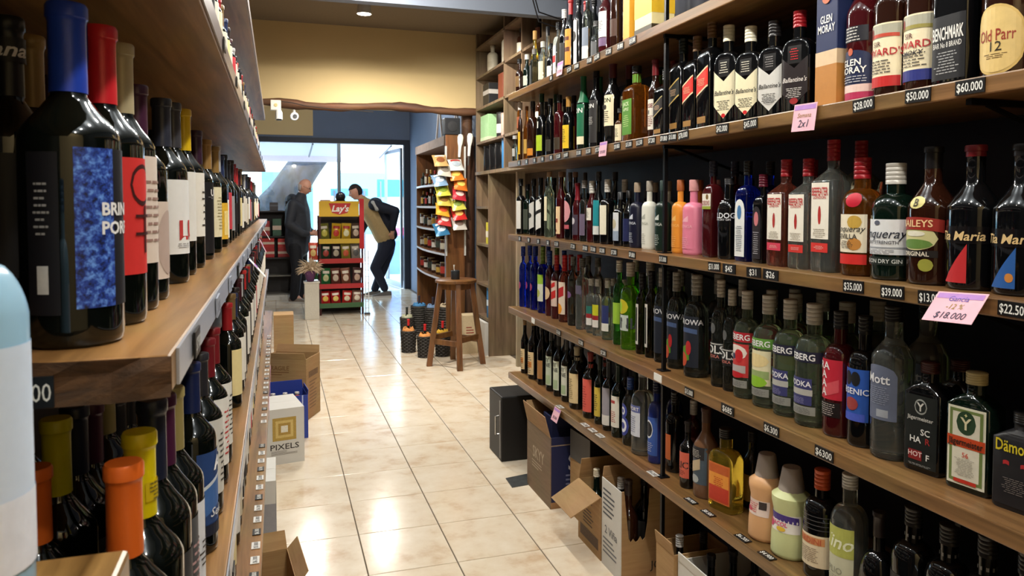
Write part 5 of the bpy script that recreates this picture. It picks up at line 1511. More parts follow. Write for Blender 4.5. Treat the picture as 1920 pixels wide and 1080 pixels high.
for i, (u, v, c, f, cn, fn) in enumerate(HANG[:15]):
    cl, rw = i % 2, i // 2
    yy = 6.83
    p = at_y((829, 859)[cl] + HR.uniform(-4, 4), (302, 310)[cl] + rw * 18.5, yy)
    snack_bag('%s snack bag with %s print hanging on the display board' % (cn, fn), (p.x, yy - .03, p.z - .05), (math.radians(-42 + HR.uniform(-5, 5)), math.radians(HR.uniform(-13, 13)), 0), .135, .16, .052, c, f, seed=i)
for i, (u, v) in enumerate(((863, 275), (875, 273))):
    p = at_y(u + 6 * i - 2, v, 6.92)
    t = thing('wooden_spatula', ('white paddle-shaped spatula hanging above the snack bags', 'white paddle-shaped spatula hanging nearest the log post')[i], 'utensil', (p.x, 6.92, p.z - .10))
    t.rotation_euler = (0, math.radians(4), 0)
    MB().lathe([(0, .012), (.1, .016), (.14, .026), (.19, .029), (.215, .020), (.22, .004)], 12).build('blade', pm((214, 212, 206), .5), t, smooth=50).scale = (1, .3, 1)
    MB().tube([(0, 0, .0), (0, 0, -.09)], .008, 8).build('handle', pm((60, 58, 56), .5), t)

# ------------------------------------------------------------------ stool with a cup
SC_ = Vector((1.465, 6.22, 0))
t = thing('bar_stool', 'round wooden bar stool with four splayed legs', 'stool', SC_, math.radians(39))
hS = z_of(527, 1.45, 6.05)
MB().lathe([(hS - .030, .165), (hS - .026, .178), (hS - .006, .180), (hS, .172)], 28).build('seat', WOOD_STOOL, t, smooth=40)
LG = []
for a in (45, 135, 225, 315):
    c, s = math.cos(math.radians(a)), math.sin(math.radians(a))
    top, bot = Vector((c * .135, s * .135, hS - .03)), Vector((c * .235, s * .235, 0))
    LG.append((top, bot))
    m = MB()
    vs = []
    for p, k in ((bot, .024), (top, .022)):
        for q in ((-1, -1), (1, -1), (1, 1), (-1, 1)):
            d1, d2 = Vector((c, s, 0)), Vector((-s, c, 0))
            vs.append(p + d1 * q[0] * k + d2 * q[1] * k)
    m.add(vs, [(3, 2, 1, 0), (4, 5, 6, 7), (0, 1, 5, 4), (1, 2, 6, 5), (2, 3, 7, 6), (3, 0, 4, 7)])
    m.build('leg', WOOD_STOOL, t, bevel=.003)
for i in range(4):
    f = .30 if i % 2 else .34
    a, b = LG[i][1].lerp(LG[i][0], f), LG[(i + 1) % 4][1].lerp(LG[(i + 1) % 4][0], f)
    d = (b - a).normalized()
    MB().box((a + b) / 2, ((b - a).length, .022, .045), Matrix.Rotation(math.atan2(d.y, d.x), 3, 'Z')).build('stretcher', WOOD_STOOL, t, bevel=.002)
    a, b = LG[i][0] + Vector((0, 0, -.03)), LG[(i + 1) % 4][0] + Vector((0, 0, -.03))
    MB().box((a + b) / 2, ((b - a).length, .02, .05), Matrix.Rotation(math.atan2(d.y, d.x), 3, 'Z')).build('apron', WOOD_STOOL, t)
t = thing('cup', 'black cup with a white spoon on the bar stool', 'cup', (SC_.x - .01, SC_.y - .02, hS))
MB().lathe([(0, .034), (.004, .037), (.075, .038), (.078, .034), (.074, .033), (.010, .031)], 18).build('vessel', pm((40, 44, 48), .4), t, smooth=40)
MB().tube([(0, 0, .012), (-.012, 0, .10), (-.010, 0, .125)], [.003, .003, .008], 8).build('spoon', pm((220, 220, 216), .4), t)

# ------------------------------------------------------------------ woven baskets with wrapped bottles
WICK = wood('wicker', (34, 30, 28), (74, 68, 62), (60, 60, 60), .7, .4)

def basket(label, x, y, z, r, h, tis, bottle=None):
    t = thing('wicker_basket', label, 'basket', (x, y, z))
    MB().lathe([(0, r * .82), (h, r * .97), (h, r * .90), (.012, r * .76)], 20).build('liner', pm((28, 26, 25), .8), t, smooth=40)
    m = MB()
    nr = 13
    ns = 36
    for i in range(nr):
        zz = h * (i + .5) / nr
        rad = r * (.82 + .15 * zz / h) + .002
        pts = [(math.cos(2 * PI * k / ns) * (rad + (.004 if (k // 2 + i) % 2 else -.002)), math.sin(2 * PI * k / ns) * (rad + (.004 if (k // 2 + i) % 2 else -.002)), zz) for k in range(ns + 1)]
        m.tube(pts, h / nr * .40, 4, False)
    for k in range(18):
        a = 2 * PI * (k + .5) / 18
        m.tube([(math.cos(a) * (r * .82 + .003), math.sin(a) * (r * .82 + .003), 0.002), (math.cos(a) * (r * .97 + .003), math.sin(a) * (r * .97 + .003), h)], .0032, 4)
    m.build('weave', WICK, t, smooth=60)
    m = MB()
    m.tube([(math.cos(2 * PI * k / 24) * r, math.sin(2 * PI * k / 24) * r, h) for k in range(25)], .008, 6, False)
    m.build('rim', WICK, t, smooth=60)
    # crumpled tissue paper filling round the bottle
    rr = random.Random(int(x * 1000))
    vs, fs = [], []
    nn = 16
    for j, (k, zz) in enumerate(((.56, .020), (.66, .032), (.80, .016), (.88, -.012))):
        for i in range(nn):
            a = 2 * PI * i / nn
            vs.append((math.cos(a) * r * k, math.sin(a) * r * k, h + zz + rr.uniform(-.010, .012)))
    for i in range(nn):
        for j in range(3):
            a, b = j * nn + i, j * nn + (i + 1) % nn
            fs.append((a, a + nn, b + nn, b))
    obj('tissue_paper', vs, fs, pm(tis, .8), t)
    return t

BSK = [((1.27, 6.63), .070, .19, (226, 150, 80), 'dark wicker basket with peach tissue at the front of the baskets', 'red-sealed wine bottle standing in the front peach tissue basket', RED),
       ((1.165, 6.90), .070, .20, (222, 150, 84), 'dark wicker basket with peach tissue beside the aisle', 'red-sealed wine bottle in the peach basket beside the aisle', RED),
       ((1.435, 6.63), .070, .21, (220, 176, 60), 'dark wicker basket with yellow tissue under the stool', 'red-sealed wine bottle in the yellow tissue basket', RED),
       ((at_y(786, 600, 7.85).x, 7.85), .085, .30, (70, 130, 180), 'dark wicker basket with sky blue tissue behind the peach ones', 'dark wine bottle in the sky blue tissue basket', (50, 46, 60)),
       ((at_y(812, 600, 7.68).x, 7.68), .080, .30, (120, 150, 190), 'dark wicker basket with grey blue tissue before the rack', 'dark wine bottle in the grey blue tissue basket', (50, 46, 60)),
       ((at_y(838, 600, 7.48).x, 7.48), .085, .33, (226, 206, 170), 'dark wicker basket with cream tissue behind the stool', 'dark wine bottle in the cream tissue basket', (90, 30, 40)),
       ((at_y(763, 600, 7.72).x, 7.72), .070, .20, (190, 190, 160), 'dark wicker basket with sage tissue nearest the street', 'dark wine bottle in the sage tissue basket', (40, 44, 40))]
for (x, y), r, h, c, lab, lab2, cc in BSK:
    basket(lab, x, y, 0, r, h, c)
    make_bottle('wine_bottle', lab2, 'wine bottle', (x, y, .0125), 0, 'wine', h + .10, .031, G_WINE, (.80, 'foil', cc), LAB(.2, .5, (190, 180, 160)))

# ------------------------------------------------------------------ curved wooden shelf unit along the front room's right wall
FX = 1.74
Y0, Y1 = y_of(834, FX, 1.5), y_of(781, FX, 1.5)
zt_ = z_of(272, FX, Y0)
t = thing('wine_rack', 'brown wooden shelf unit with white-edged boards by street door', 'shelving', (FX, Y0, 0))
L_ = Y1 - Y0
MB().rng(.31, .33, 0, L_, 0, zt_).build('back_panel', wood('rack_back', (70, 44, 26), (104, 68, 40), (22, 22, 1.6), .6, .05), t)
for y in (0, L_):
    MB().rng(0, .31, y - .012, y + .012, 0, zt_).build('side_panel', WOOD_STOOL, t)
rz = []
for v in (350, 393, 437, 482, 530):
    z = z_of(v - 6, FX, Y0)
    rz.append(z + .001)
    # front edge bowed outward
    n = 10
    vs, fs = [], []
    for i in range(n + 1):
        y = .012 + (L_ - .024) * i / n
        x = -.05 * math.sin(PI * i / n)
        vs += [(x, y, z), (.31, y, z), (x, y, z - .022), (.31, y, z - .022)]
    for i in range(n):
        a = i * 4
        fs += [(a + 1, a + 5, a + 4, a), (a + 6, a + 7, a + 3, a + 2), (a + 4, a + 6, a + 2, a), (a + 3, a + 7, a + 5, a + 1)]
    fs += [(2, 3, 1, 0), (n * 4 + 1, n * 4 + 3, n * 4 + 2, n * 4)]
    s_ = obj('shelf_board', vs, fs, WOOD_STOOL, t)
    m = MB()
    vs = [(-.05 * math.sin(PI * i / n) - .002, .012 + (L_ - .024) * i / n, z - .023 + dz) for i in range(n + 1) for dz in (0, .024)]
    m.add(vs, [(i * 2, i * 2 + 1, i * 2 + 3, i * 2 + 2) for i in range(n)])
    m.build('edge_strip', pm((206, 206, 210), .4), s_)
MB().rng(-.01, .33, -.012, L_ + .012, zt_, zt_ + .10).build('cornice', pm((150, 130, 116), .6, var=.3, scale=12), t)
k = 0
for zi, z in enumerate(rz):
    for j in range(7):
        y = Y0 + .12 + (L_ - .24) * j / 6
        c = ((206, 200, 180), (190, 60, 50), (60, 70, 60), (200, 160, 70), (230, 226, 216))[(j * 2 + zi) % 5]
        if zi in (0, 1):
            make_bottle('bottle', 'bottle with %s label, rack board %s, place %s' % (('ivory', 'red', 'dark green', 'gold', 'white')[(j * 2 + zi) % 5], ('one', 'two')[zi], ('one', 'two', 'three', 'four', 'five', 'six', 'seven')[j]), 'bottle', (FX + .07, y, z + .002), PI, 'wine', .175 + .018 * ((j + zi) % 3), .032, (G_WINE, G_SMOKE, G_AMBER)[(j + zi) % 3], (.76, 'foil', c), LAB(.15, .55, c), group='bottles in the rack by the street door')
        else:
            item_can('preserve_jar', 'preserve jar with %s label, rack board %s, place %s' % (('ivory', 'red', 'dark green', 'gold', 'white')[(j * 2 + zi) % 5], ('three', 'four', 'five')[zi - 2], ('one', 'two', 'three', 'four', 'five', 'six', 'seven')[j]), FX + .07, y, z + .002, .045, .12 + .02 * ((j + zi) % 3), pm((70, 44, 30), .2), pm((190, 170, 120), .35, .4), 'jar', (.2, .7, c))['group'] = 'jars in the rack by the street door'
# white folding trestle on top of it
p = at_y(810, 270, Y0 + .35)
t = thing('folding_ladder', 'small white folding ladder standing on the brown rack', 'ladder', (FX + .14, Y0 + .45, zt_ + .1145))
for sx in (-.10, .10):
    MB().tube([(sx, -.14, 0), (sx, 0, .36)], .014, 4).build('rail', pm((226, 226, 230), .4), t)
    MB().tube([(sx, .16, 0), (sx, .02, .36)], .014, 4).build('rail', pm((226, 226, 230), .4), t)
for f in (.25, .55, .85):
    MB().tube([(-.10, -.14 + .14 * f, .36 * f), (.10, -.14 + .14 * f, .36 * f)], .011, 4).build('rung', pm((226, 226, 230), .4), t)

# ------------------------------------------------------------------ router, cameras, wires on the lintel
p = at_y(517, 197, 6.90)
t = thing('junction_box', 'white square junction box on the log lintel', 'box', (p.x, 6.955, p.z - .04))
MB().rng(-.045, .045, -.025, .025, 0, .09).build('housing', pm((226, 222, 210), .4), t, bevel=.006)
MB().lathe([(0, .016), (.004, .014)], 12).build('cover_plate', pm((206, 190, 130), .5), t, (0, -.0255, .045)).rotation_euler = (PI / 2, 0, 0)
p = at_y(523, 215, 6.93)
t = thing('security_camera', 'white tubular security camera pointing down under junction box', 'camera', (p.x, 6.93, p.z))
MB().tube([(0, .03, .06), (0, 0, .02), (0, -.01, -.045)], [.012, .03, .032], 14).build('housing', pm((226, 226, 222), .4), t, smooth=40)
MB().lathe([(-.050, .022), (-.046, .024)], 14, (0, -.01, 0)).build('lens', pm((20, 20, 24), .1), t)
p = at_y(552, 218, 6.93)
t = thing('security_camera', 'white round security camera with black lens on lintel', 'camera', (p.x, 6.93, p.z))
MB().tube([(0, .02, .0), (0, .06, .02), (0, .09, .06)], .012, 8).build('arm', pm((220, 220, 216), .4), t)
MB().tube([(0, .04, .0), (0, .0, 0), (0, -.045, -.004)], [.030, .038, .034], 16).build('housing', pm((230, 230, 226), .4), t, smooth=40)
MB().tube([(.004, -.0455, -.005), (.004, -.049, -.005)], [.020, .018], 14).build('lens', pm((18, 18, 22), .1), t)
m = MB()
m.tube([at_y(u, v, 6.94) for u, v in ((520, 190), (545, 192), (575, 199), (610, 203), (650, 206), (700, 210))], .004, 6)
tag(m.build('wire', pm((40, 34, 30), .6)), 'dark wire running from junction box along the lintel', 'wire')
# hoses at the corner of the ceiling
m = MB()
for k in range(2):
    m.tube([(1.50 - .02 * k, 3.6, 2.735), (1.36 - .02 * k, 3.62, 2.70), (1.27, 3.68, 2.55 - .05 * k), (1.34, 3.75, 2.42 - .05 * k), (1.50, 3.80, 2.40 - .05 * k)], .004, 7)
tag(m.build('cable_loop', pm((22, 20, 22), .5)), 'black cable loop hanging from the ceiling corner', 'cable')

# ------------------------------------------------------------------ snack rack in the front room
RX0, RX1, RYF = .50, 1.02, 9.50
RC = ((RX0 + RX1) / 2, RYF)
W_ = (RX1 - RX0)
t = thing('snack_rack', 'red and yellow metal snack rack with yellow header sign', 'rack', (RC[0], RC[1], 0))
FRM = pm((60, 20, 22), .4, .3)
for sx in (-1, 1):
    for y in (.0, .34):
        MB().rng(sx * W_ / 2 - .012, sx * W_ / 2 + .012, y - .012, y + .012, 0, 1.25).build('post', FRM, t)
LEV = []
for v, c in ((452, (206, 170, 50)), (489, (176, 44, 44)), (536, (170, 40, 44)), (572, (60, 96, 60))):
    z = z_of(v, RC[0], RYF)
    LEV.append(z)
    MB().rng(-W_ / 2, W_ / 2, 0, .34, z - .012, z).build('shelf_tray', pm((70, 60, 56), .5), t)
    MB().rng(-W_ / 2 - .012, W_ / 2 + .012, -.022, -.012, z - .03, z + .03).build('shelf_lip', pm(c, .4), t)
MB().rng(-W_ / 2, W_ / 2, .352, .360, 0, 1.25).build('back_panel', pm((60, 50, 48), .6), t)
zh0, zh1 = z_of(406, RC[0], RYF), z_of(377, RC[0], RYF)
hd = MB().rng(-W_ / 2 - .01, W_ / 2 - .04, -.03, -.012, zh0, zh1).build('header_sign', pm((222, 176, 40), .4, var=.05), t)
zm = (zh0 + zh1) / 2
m = MB()
m.add([(-.15, -.031, zm + .07), (.12, -.031, zm + .07), (.08, -.031, zm - .05), (-.02, -.031, zm - .075), (-.11, -.031, zm - .05)], [(4, 3, 2, 1, 0)])
m.build('red_banner', pm((190, 40, 40), .4), hd)
flat_text("Lay's", pm((240, 236, 226), .4, var=0.0), hd, (-.015, -.032, zm + .005), (1, 0, 0), (0, 0, 1), .075, shear=.25, bold=.03)
MB().rng(W_ / 2 - .035, W_ / 2 + .022, -.030, -.014, LEV[0] - .10, zh1 + .03).build('side_strip', pm((196, 30, 40), .4), t)
# white wire column at its right side
tw = thing('wire_stand', 'slim white wire display column beside the snack rack', 'stand', (RX1 + .05, RYF - .06, 0))
for dx, dy in ((-.02, 0), (.02, 0)):
    MB().tube([(dx, dy, .02), (dx, dy, LEV[0] - .12)], .006, 6).build('wire_upright', pm((226, 228, 230), .4), tw)
MB().rng(-.035, .035, -.03, .03, 0, .02).build('base', pm((60, 60, 64), .5), tw)
for k in range(9):
    MB().tube([(-.02, 0, .08 + k * .08), (.02, 0, .08 + k * .08)], .004, 6).build('wire_rung', pm((226, 228, 230), .4), tw)

ROW = [[((120, 120, 50), (200, 190, 80), 'olive green'), ((214, 170, 40), (190, 50, 40), 'gold yellow'), ((214, 176, 50), (230, 220, 180), 'yellow'), ((90, 70, 60), (200, 180, 160), 'cocoa brown'), ((110, 120, 60), (210, 200, 170), 'moss green')],
       [((50, 70, 50), (170, 60, 50), 'forest green'), ((60, 50, 50), (180, 170, 150), 'charcoal'), ((150, 140, 60), (200, 90, 60), 'khaki'), ((160, 150, 140), (90, 90, 90), 'pearl grey'), ((70, 80, 60), (190, 180, 120), 'dark olive')],
       [((40, 110, 60), (200, 200, 150), 'emerald green'), ((110, 60, 50), (206, 190, 170), 'chestnut'), ((130, 80, 60), (220, 200, 180), 'russet'), ((90, 60, 60), (200, 170, 150), 'maroon brown'), ((100, 70, 60), (210, 190, 160), 'umber')],
       [((186, 36, 40), (226, 190, 90), 'scarlet'), ((170, 34, 40), (230, 200, 110), 'cardinal red'), ((190, 44, 40), (236, 210, 180), 'vermilion'), ((150, 110, 96), (226, 210, 190), 'dusty pink'), ((160, 130, 110), (206, 180, 150), 'fawn')]]
for r, (z, row) in enumerate(zip(LEV, ROW)):
    hb = (.215, .205, .215, .17)[r]
    for k, (c, f, cn) in enumerate(row[:4]):
        x = RC[0] - W_ / 2 + .068 + k * .128
        snack_bag('%s crisp bag on the %s tier of the snack rack' % (cn, ('yellow-lipped', 'upper red-lipped', 'lower red-lipped', 'green-lipped')[r]), (x, RYF + .060, z + .008), (math.radians(-6 + 3 * (k % 3)), math.radians((-5, 4, 2, -3)[(k + r) % 4]), 0), .118, hb, .06, c, f, seed=30 + r * 5 + k)
# bags hanging at its left side
for k, (z, c, f, cn) in enumerate(((.70, (190, 70, 50), (230, 190, 120), 'brick orange'), (.46, (36, 100, 60), (200, 206, 150), 'bottle green'))):
    snack_bag('%s crisp bag hanging at the snack rack side' % cn, (RX0 - .085, RYF - .05, z), (0, 0, 0), .11, .22, .05, c, f, seed=70 + k)
# things on top of the rack
zt2 = 1.2512
t = thing('counter_box', 'pale card box of sweets on top of the snack rack', 'box', (RX0 + .08, RYF + .16, zt2))
MB().rng(-.06, .06, -.08, .08, 0, .20).build('tray', pm((206, 170, 150), .6, var=.3, scale=25), t)
MB().rng(-.05, .05, -.084, -.08, .05, .17).build('printed_front', pm((190, 90, 80), .6), t)
t = thing('capsule_machine', 'black round-topped coffee machine on top of snack rack', 'machine', (RX0 + .27, RYF + .18, zt2))
MB().rng(-.07, .07, -.08, .08, 0, .05).rng(-.06, .06, .0, .08, .05, .20).build('body', pm((26, 26, 30), .4), t, bevel=.006)
MB().lathe([(0, .02), (.01, .05), (.05, .066), (.09, .055), (.115, .02), (.118, .004)], 16, (0, -.01, .185)).build('tank', pm((36, 34, 40), .3), t, smooth=50)
MB().rng(-.25, .25, .02, .33, zt2 - .015, zt2 - .001).build('top_tray', pm((70, 60, 56), .5), bpy.data.objects['snack_rack'])

# white plinth with dried pampas
t = thing('plinth', 'cream square plinth standing left of the snack rack', 'plinth', (RX0 - .115, RYF - .22, 0))
MB().rng(-.085, .085, -.085, .085, 0, .44).build('column', pm((200, 194, 180), .6), t, bevel=.004)
MB().rng(-.095, .095, -.095, .095, .44, .455).build('cap', pm((206, 200, 188), .6), t, bevel=.003)
t = thing('pampas_bouquet', 'fluffy beige dried pampas bouquet in purple wrap', 'bouquet', (RX0 - .13, RYF - .23, .455))
MB().lathe([(0, .030), (.01, .045), (.08, .060), (.13, .085), (.135, .075), (.05, .030)], 14).build('wrap', pm((90, 50, 90), .6, var=.3, scale=20), t, smooth=60)
m = MB()
rr = random.Random(9)
for i in range(260):
    a, e = rr.uniform(0, 2 * PI), rr.uniform(-.25, 1.5)
    L = rr.uniform(.08, .17)
    d = Vector((math.cos(a) * math.cos(e), math.sin(a) * math.cos(e), math.sin(e)))
    b = Vector((rr.uniform(-.05, .05), rr.uniform(-.05, .05), .12 + rr.uniform(0, .05)))
    m.tube([b, b + d * L * .6 + Vector((0, 0, .01)), b + d * L + Vector((0, 0, -.02))], [.004, .006, .001], 4, False)
pl = m.build('plumes', pm((200, 178, 150), .9, var=.2), t)
pl['kind'] = 'stuff'

# ------------------------------------------------------------------ counter shelves with red packs, far left
t = thing('counter_shelf', 'dark low shop counter with open shelves of red packs', 'shelving', (-.35, 11.25, 0))
DK = pm((44, 40, 42), .5)
for x in (-.75, 0.0, .72):
    MB().rng(x - .012, x + .012, 0, .36, 0, 1.30).build('side_panel', DK, t)
MB().rng(-.76, .73, .345, .36, 0, 1.30).build('back_panel', DK, t)
CZ = [.09, .36, .62, .93]
for z in CZ + [1.30]:
    MB().rng(-.74 if z < 1.2 else -.78, .71 if z < 1.2 else .75, 0, .345, z - .02, z).build('shelf_board', pm((120, 116, 108), .5) if z in (.09, .36) else DK, t)
MB().rng(-.76, .73, -.02, 0, 0, .07).build('plinth_strip', pm((206, 204, 198), .5), t)
for k, (x, z, s, c, lab) in enumerate(((.18, .62, (.24, .2, .14), (186, 36, 40), 'red carton pack on the counter shelf, lower one'), (.18, .761, (.24, .2, .14), (196, 40, 42), 'red carton pack stacked on another red pack'),
                                       (.48, .62, (.26, .2, .14), (180, 40, 44), 'red multipack beside the stacked red packs'), (.48, .761, (.26, .2, .13), (200, 50, 48), 'bright red multipack on top beside stacked red packs'),
                                       (-.12, .62, (.2, .2, .13), (150, 110, 96), 'dusty rose pack on the counter shelf'), (-.12, .751, (.2, .2, .14), (170, 160, 150), 'pale grey pack on the dusty rose pack'),
                                       (-.42, .62, (.24, .2, .22), (130, 40, 40), 'dark red box in the counter shelf corner'), (.16, .93, (.16, .16, .22), (170, 50, 50), 'red snack box on the upper counter shelf'),
                                       (.34, .93, (.12, .16, .25), (60, 100, 80), 'green snack box on the upper counter shelf'), (.54, .93, (.16, .16, .24), (90, 60, 56), 'brown snack box on the upper counter shelf'), (-.13, .93, (.2, .16, .24), (60, 60, 66), 'slate snack box on the upper counter shelf'))):
    item_box('snack_pack', lab, -.35 + x, 11.25 + .12, z + .001, s, pm(c, .4, var=.25, scale=18), 0, 'pack', (.35, .6, (226, 200, 180)))
for k, (x, h, c, lab) in enumerate(((.05, .16, (30, 30, 34), 'small black device on the counter top'), (.30, .12, (60, 56, 60), 'grey gadget box on the counter top'), (.52, .14, (26, 26, 30), 'black gadget box on the counter top'))):
    item_box('device', lab, -.35 + x, 11.40, 1.301, (.12, .12, h), pm(c, .4), 0, 'device', (.5, .7, (90, 90, 96)))

# ------------------------------------------------------------------ the street outside
struct(MB().rng(-14, 16, 12.2, 40, -.12, -.02).build('pavement', pm((150, 158, 166), .7, var=.1, scale=2)))
fc = thing('street_building', 'pale building across the street with shop windows', 'building', (0, 27, 0))
MB().rng(-14, 16, 0, 1, -.02, 9).build('wall', pm((226, 222, 214), .8, var=.05, scale=1), fc)
for k in range(10):
    x = -11 + k * 2.6
    w = MB().rng(x, x + 1.5, -.05, -.001, 3.4, 5.4).build('window', pm((120, 130, 140), .3), fc)
    MB().rng(x + .08, x + .7, -.06, -.051, 3.5, 5.3).rng(x + .8, x + 1.42, -.06, -.051, 3.5, 5.3).build('pane', pm((100, 140, 170), .1), w)
    w = MB().rng(x, x + 1.9, -.05, -.001, .2, 2.6).build('window', pm((150, 156, 160), .3), fc)
    MB().rng(x + .1, x + 1.8, -.06, -.051, .3, 2.5).build('pane', pm((90, 150, 170), .1), w)
# leaning tree trunk by the window
p0, p1 = at_y(485, 420, 14.5), at_y(610, 262, 14.9)
d = p1 - p0
pts = [p0 - d * .55, p0, p0 + d * .35 + Vector((.02, 0, -.05)), p0 + d * .7, p1, p1 + d * .8]
base = pts[0].copy()
base.z = -.02
t = thing('street_tree', 'leaning grey street tree trunk outside the window', 'tree', (base.x, base.y, -.02))
bark = wood('bark', (16, 18, 24), (58, 62, 74), (9, 9, 4), .9, .9)
MB().tube([Vector((base.x - .5, base.y, -.02)) - Vector(t.location)] + [q - Vector(t.location) for q in pts], [.48, .40, .36, .33, .31, .28, .22], 12).build('trunk', bark, t, smooth=70)
q = pts[3] - Vector(t.location)
MB().tube([q, q + Vector((-.4, .3, .7)), q + Vector((-1.2, .5, 1.6))], [.2, .14, .07], 10).build('branch', bark, t, smooth=70)
e = thing('awning', 'white shop awning on thin arms over the window', 'awning', (0.2, 12.25, 2.55))
MB().add([(-1.5, 0, .05), (1.7, 0, .05), (1.7, 1.5, -.28), (-1.5, 1.5, -.28), (-1.5, 0, .03), (1.7, 0, .03), (1.7, 1.5, -.30), (-1.5, 1.5, -.30)], [(0, 1, 2, 3), (7, 6, 5, 4), (0, 4, 5, 1), (1, 5, 6, 2), (2, 6, 7, 3), (3, 7, 4, 0)]).build('canvas', pm((214, 210, 216), .7), e)
MB().rng(-1.5, 1.7, 1.49, 1.51, -.40, -.28).build('valance', pm((226, 206, 216), .7), e)
for x in (-1.4, .35, 1.6):
    MB().tube([(x, -.02, -.2), (x, 1.45, -.31)], .015, 6).build('arm', pm((120, 124, 130), .4, .5), e)
for k, (u, v0, v1, y, c, w, nm, lab) in enumerate(((756, 425, 492, 15.0, (226, 70, 130), .5, 'street_sign', 'pink pavement sign board outside the door'), (738, 335, 368, 18.0, (40, 150, 190), .8, 'street_sign', 'turquoise sign board across the pavement'), (655, 352, 366, 18.5, (60, 110, 200), .9, 'street_sign', 'blue sign panel beyond the snack rack'), (742, 440, 560, 13.6, (70, 120, 200), .35, 'street_sign', 'blue banner stand just outside the door'))):
    a, b = at_y(u, v0, y), at_y(u, v1, y)
    t = thing(nm, lab, 'sign', (a.x, y, -.02))
    MB().rng(-w / 2, w / 2, -.02, .02, max(.12, b.z), a.z).build('panel', pm(c, .5, var=.15, scale=3), t, bevel=.004)
    for sx in (-1, 1):
        MB().rng(sx * w * .4 - .02, sx * w * .4 + .02, -.05, -.02, 0, a.z - .05).build('leg', pm((90, 92, 96), .4, .5), t)

# ------------------------------------------------------------------ people
def ball(m, c, rx, ry, rz, n1=12, n2=8):
    vs = [(c[0], c[1], c[2] + rz)]
    for i in range(1, n2):
        t = PI * i / n2
        vs += [(c[0] + rx * math.sin(t) * math.cos(2 * PI * k / n1), c[1] + ry * math.sin(t) * math.sin(2 * PI * k / n1), c[2] + rz * math.cos(t)) for k in range(n1)]
    vs.append((c[0], c[1], c[2] - rz))
    e = len(vs) - 1
    fs = [(0, 1 + k, 1 + (k + 1) % n1) for k in range(n1)]
    for i in range(n2 - 2):
        a = 1 + i * n1
        fs += [(a + k, a + n1 + k, a + n1 + (k + 1) % n1, a + (k + 1) % n1) for k in range(n1)]
    a = 1 + (n2 - 2) * n1
    fs += [(a + k, e, a + (k + 1) % n1) for k in range(n1)]
    m.add(vs, fs)

def flesh(V, E):
    # skeleton of joints (x, y, z, radius x, radius y) filled out with tapering flesh
    m = MB()
    for a, b in E:
        p, q = V[a], V[b]
        d = math.dist(p[:3], q[:3])
        n = max(2, int(d / (.30 * min(p[3], p[4], q[3], q[4]))) + 1)
        for i in range(n + 1):
            t = i / n
            c = [p[k] + (q[k] - p[k]) * t for k in range(5)]
            ball(m, c[:3], c[3], c[4], min(c[3], c[4]))
    return m

def fuse(o, voxel):
    r = o.modifiers.new('fuse', 'REMESH')
    r.mode = 'VOXEL'
    r.voxel_size = voxel
    r.use_smooth_shade = True
    sm = o.modifiers.new('smooth', 'SMOOTH')
    sm.factor = .5
    sm.iterations = 4
    return o

def skin(name, V, E, mat, parent):
    return fuse(flesh(V, E).build(name, mat, parent), .011)

class Sk:
    def __init__(s):
        s.V, s.E = [], []

    def v(s, p, r, r2=None, to=None):
        s.V.append((p[0], p[1], p[2], r, r2 if r2 else r))
        i = len(s.V) - 1
        if to is not None:
            s.E.append((to, i))
        return i

    def chain(s, pts, start=None):
        k = start
        for p in pts:
            k = s.v(p[:3], p[3], p[4] if len(p) > 4 else None, k)
        return k

def hand(s, wrist, d, side, to):
    # palm and five curled fingers; d = pointing direction, side = thumb side
    d, side = Vector(d).normalized(), Vector(side).normalized()
    dn = d.cross(side)
    w = Vector(wrist)
    palm = s.v(w + d * .055, .030, .026, to)
    for k, (o, L) in enumerate(((-.026, .052), (-.009, .066), (.009, .072), (.026, .066))):
        a = w + d * .088 + side * o
        i = s.v(a, .0105, .0105, palm)
        i = s.v(a + d * L * .5 + dn * .008, .009, .009, i)
        s.v(a + d * L * .8 + dn * .03, .008, .008, i)
    i = s.v(w + d * .045 + side * .038, .011, .011, palm)
    s.v(w + d * .085 + side * .052 + dn * .012, .009, .009, i)

SKIN_M = pm((206, 150, 124), .5, var=.08, scale=30)

def skull(c, fwd, grow=0.0):
    # head: skull, brow, nose, jaw and chin in one surface; returns rings of points
    f = Vector(fwd).normalized()
    l = Vector((0, 0, 1)).cross(f).normalized()
    u = f.cross(l)
    c = Vector(c)
    n1, n2 = 28, 20
    rows = []
    for i in range(n2 + 1):
        th = PI * i / n2
        ct, st = math.cos(th), math.sin(th)
        row = []
        for k in range(n1):
            ph = 2 * PI * k / n1
            a = ph if ph <= PI else ph - 2 * PI
            x, y, z = .098 * st * math.cos(ph), .077 * st * math.sin(ph), .118 * ct
            if ct < 0:
                kk = 1 - .30 * (-ct) ** 1.4
                y *= kk
                x *= kk if x < 0 else 1 - .05 * (-ct)
            x += .026 * math.exp(-(a / .20) ** 2 - ((ct + .16) / .17) ** 2)
            x += .012 * math.exp(-(a / .35) ** 2 - ((ct + .86) / .13) ** 2)
            x -= .010 * math.exp(-((abs(a) - .40) / .17) ** 2 - ((ct - .08) / .12) ** 2)
            p = Vector((x, y, z))
            p *= 1 + grow / max(.03, p.length)
            row.append(c + f * p.x + l * p.y + u * p.z)
        rows.append(row)
    return rows, f, l, u

def grid(rows):
    n1 = len(rows[0])
    vs = [p for r in rows for p in r]
    fs = [(i * n1 + k, (i + 1) * n1 + k, (i + 1) * n1 + (k + 1) % n1, i * n1 + (k + 1) % n1) for i in range(len(rows) - 1) for k in range(n1)]
    return vs, fs

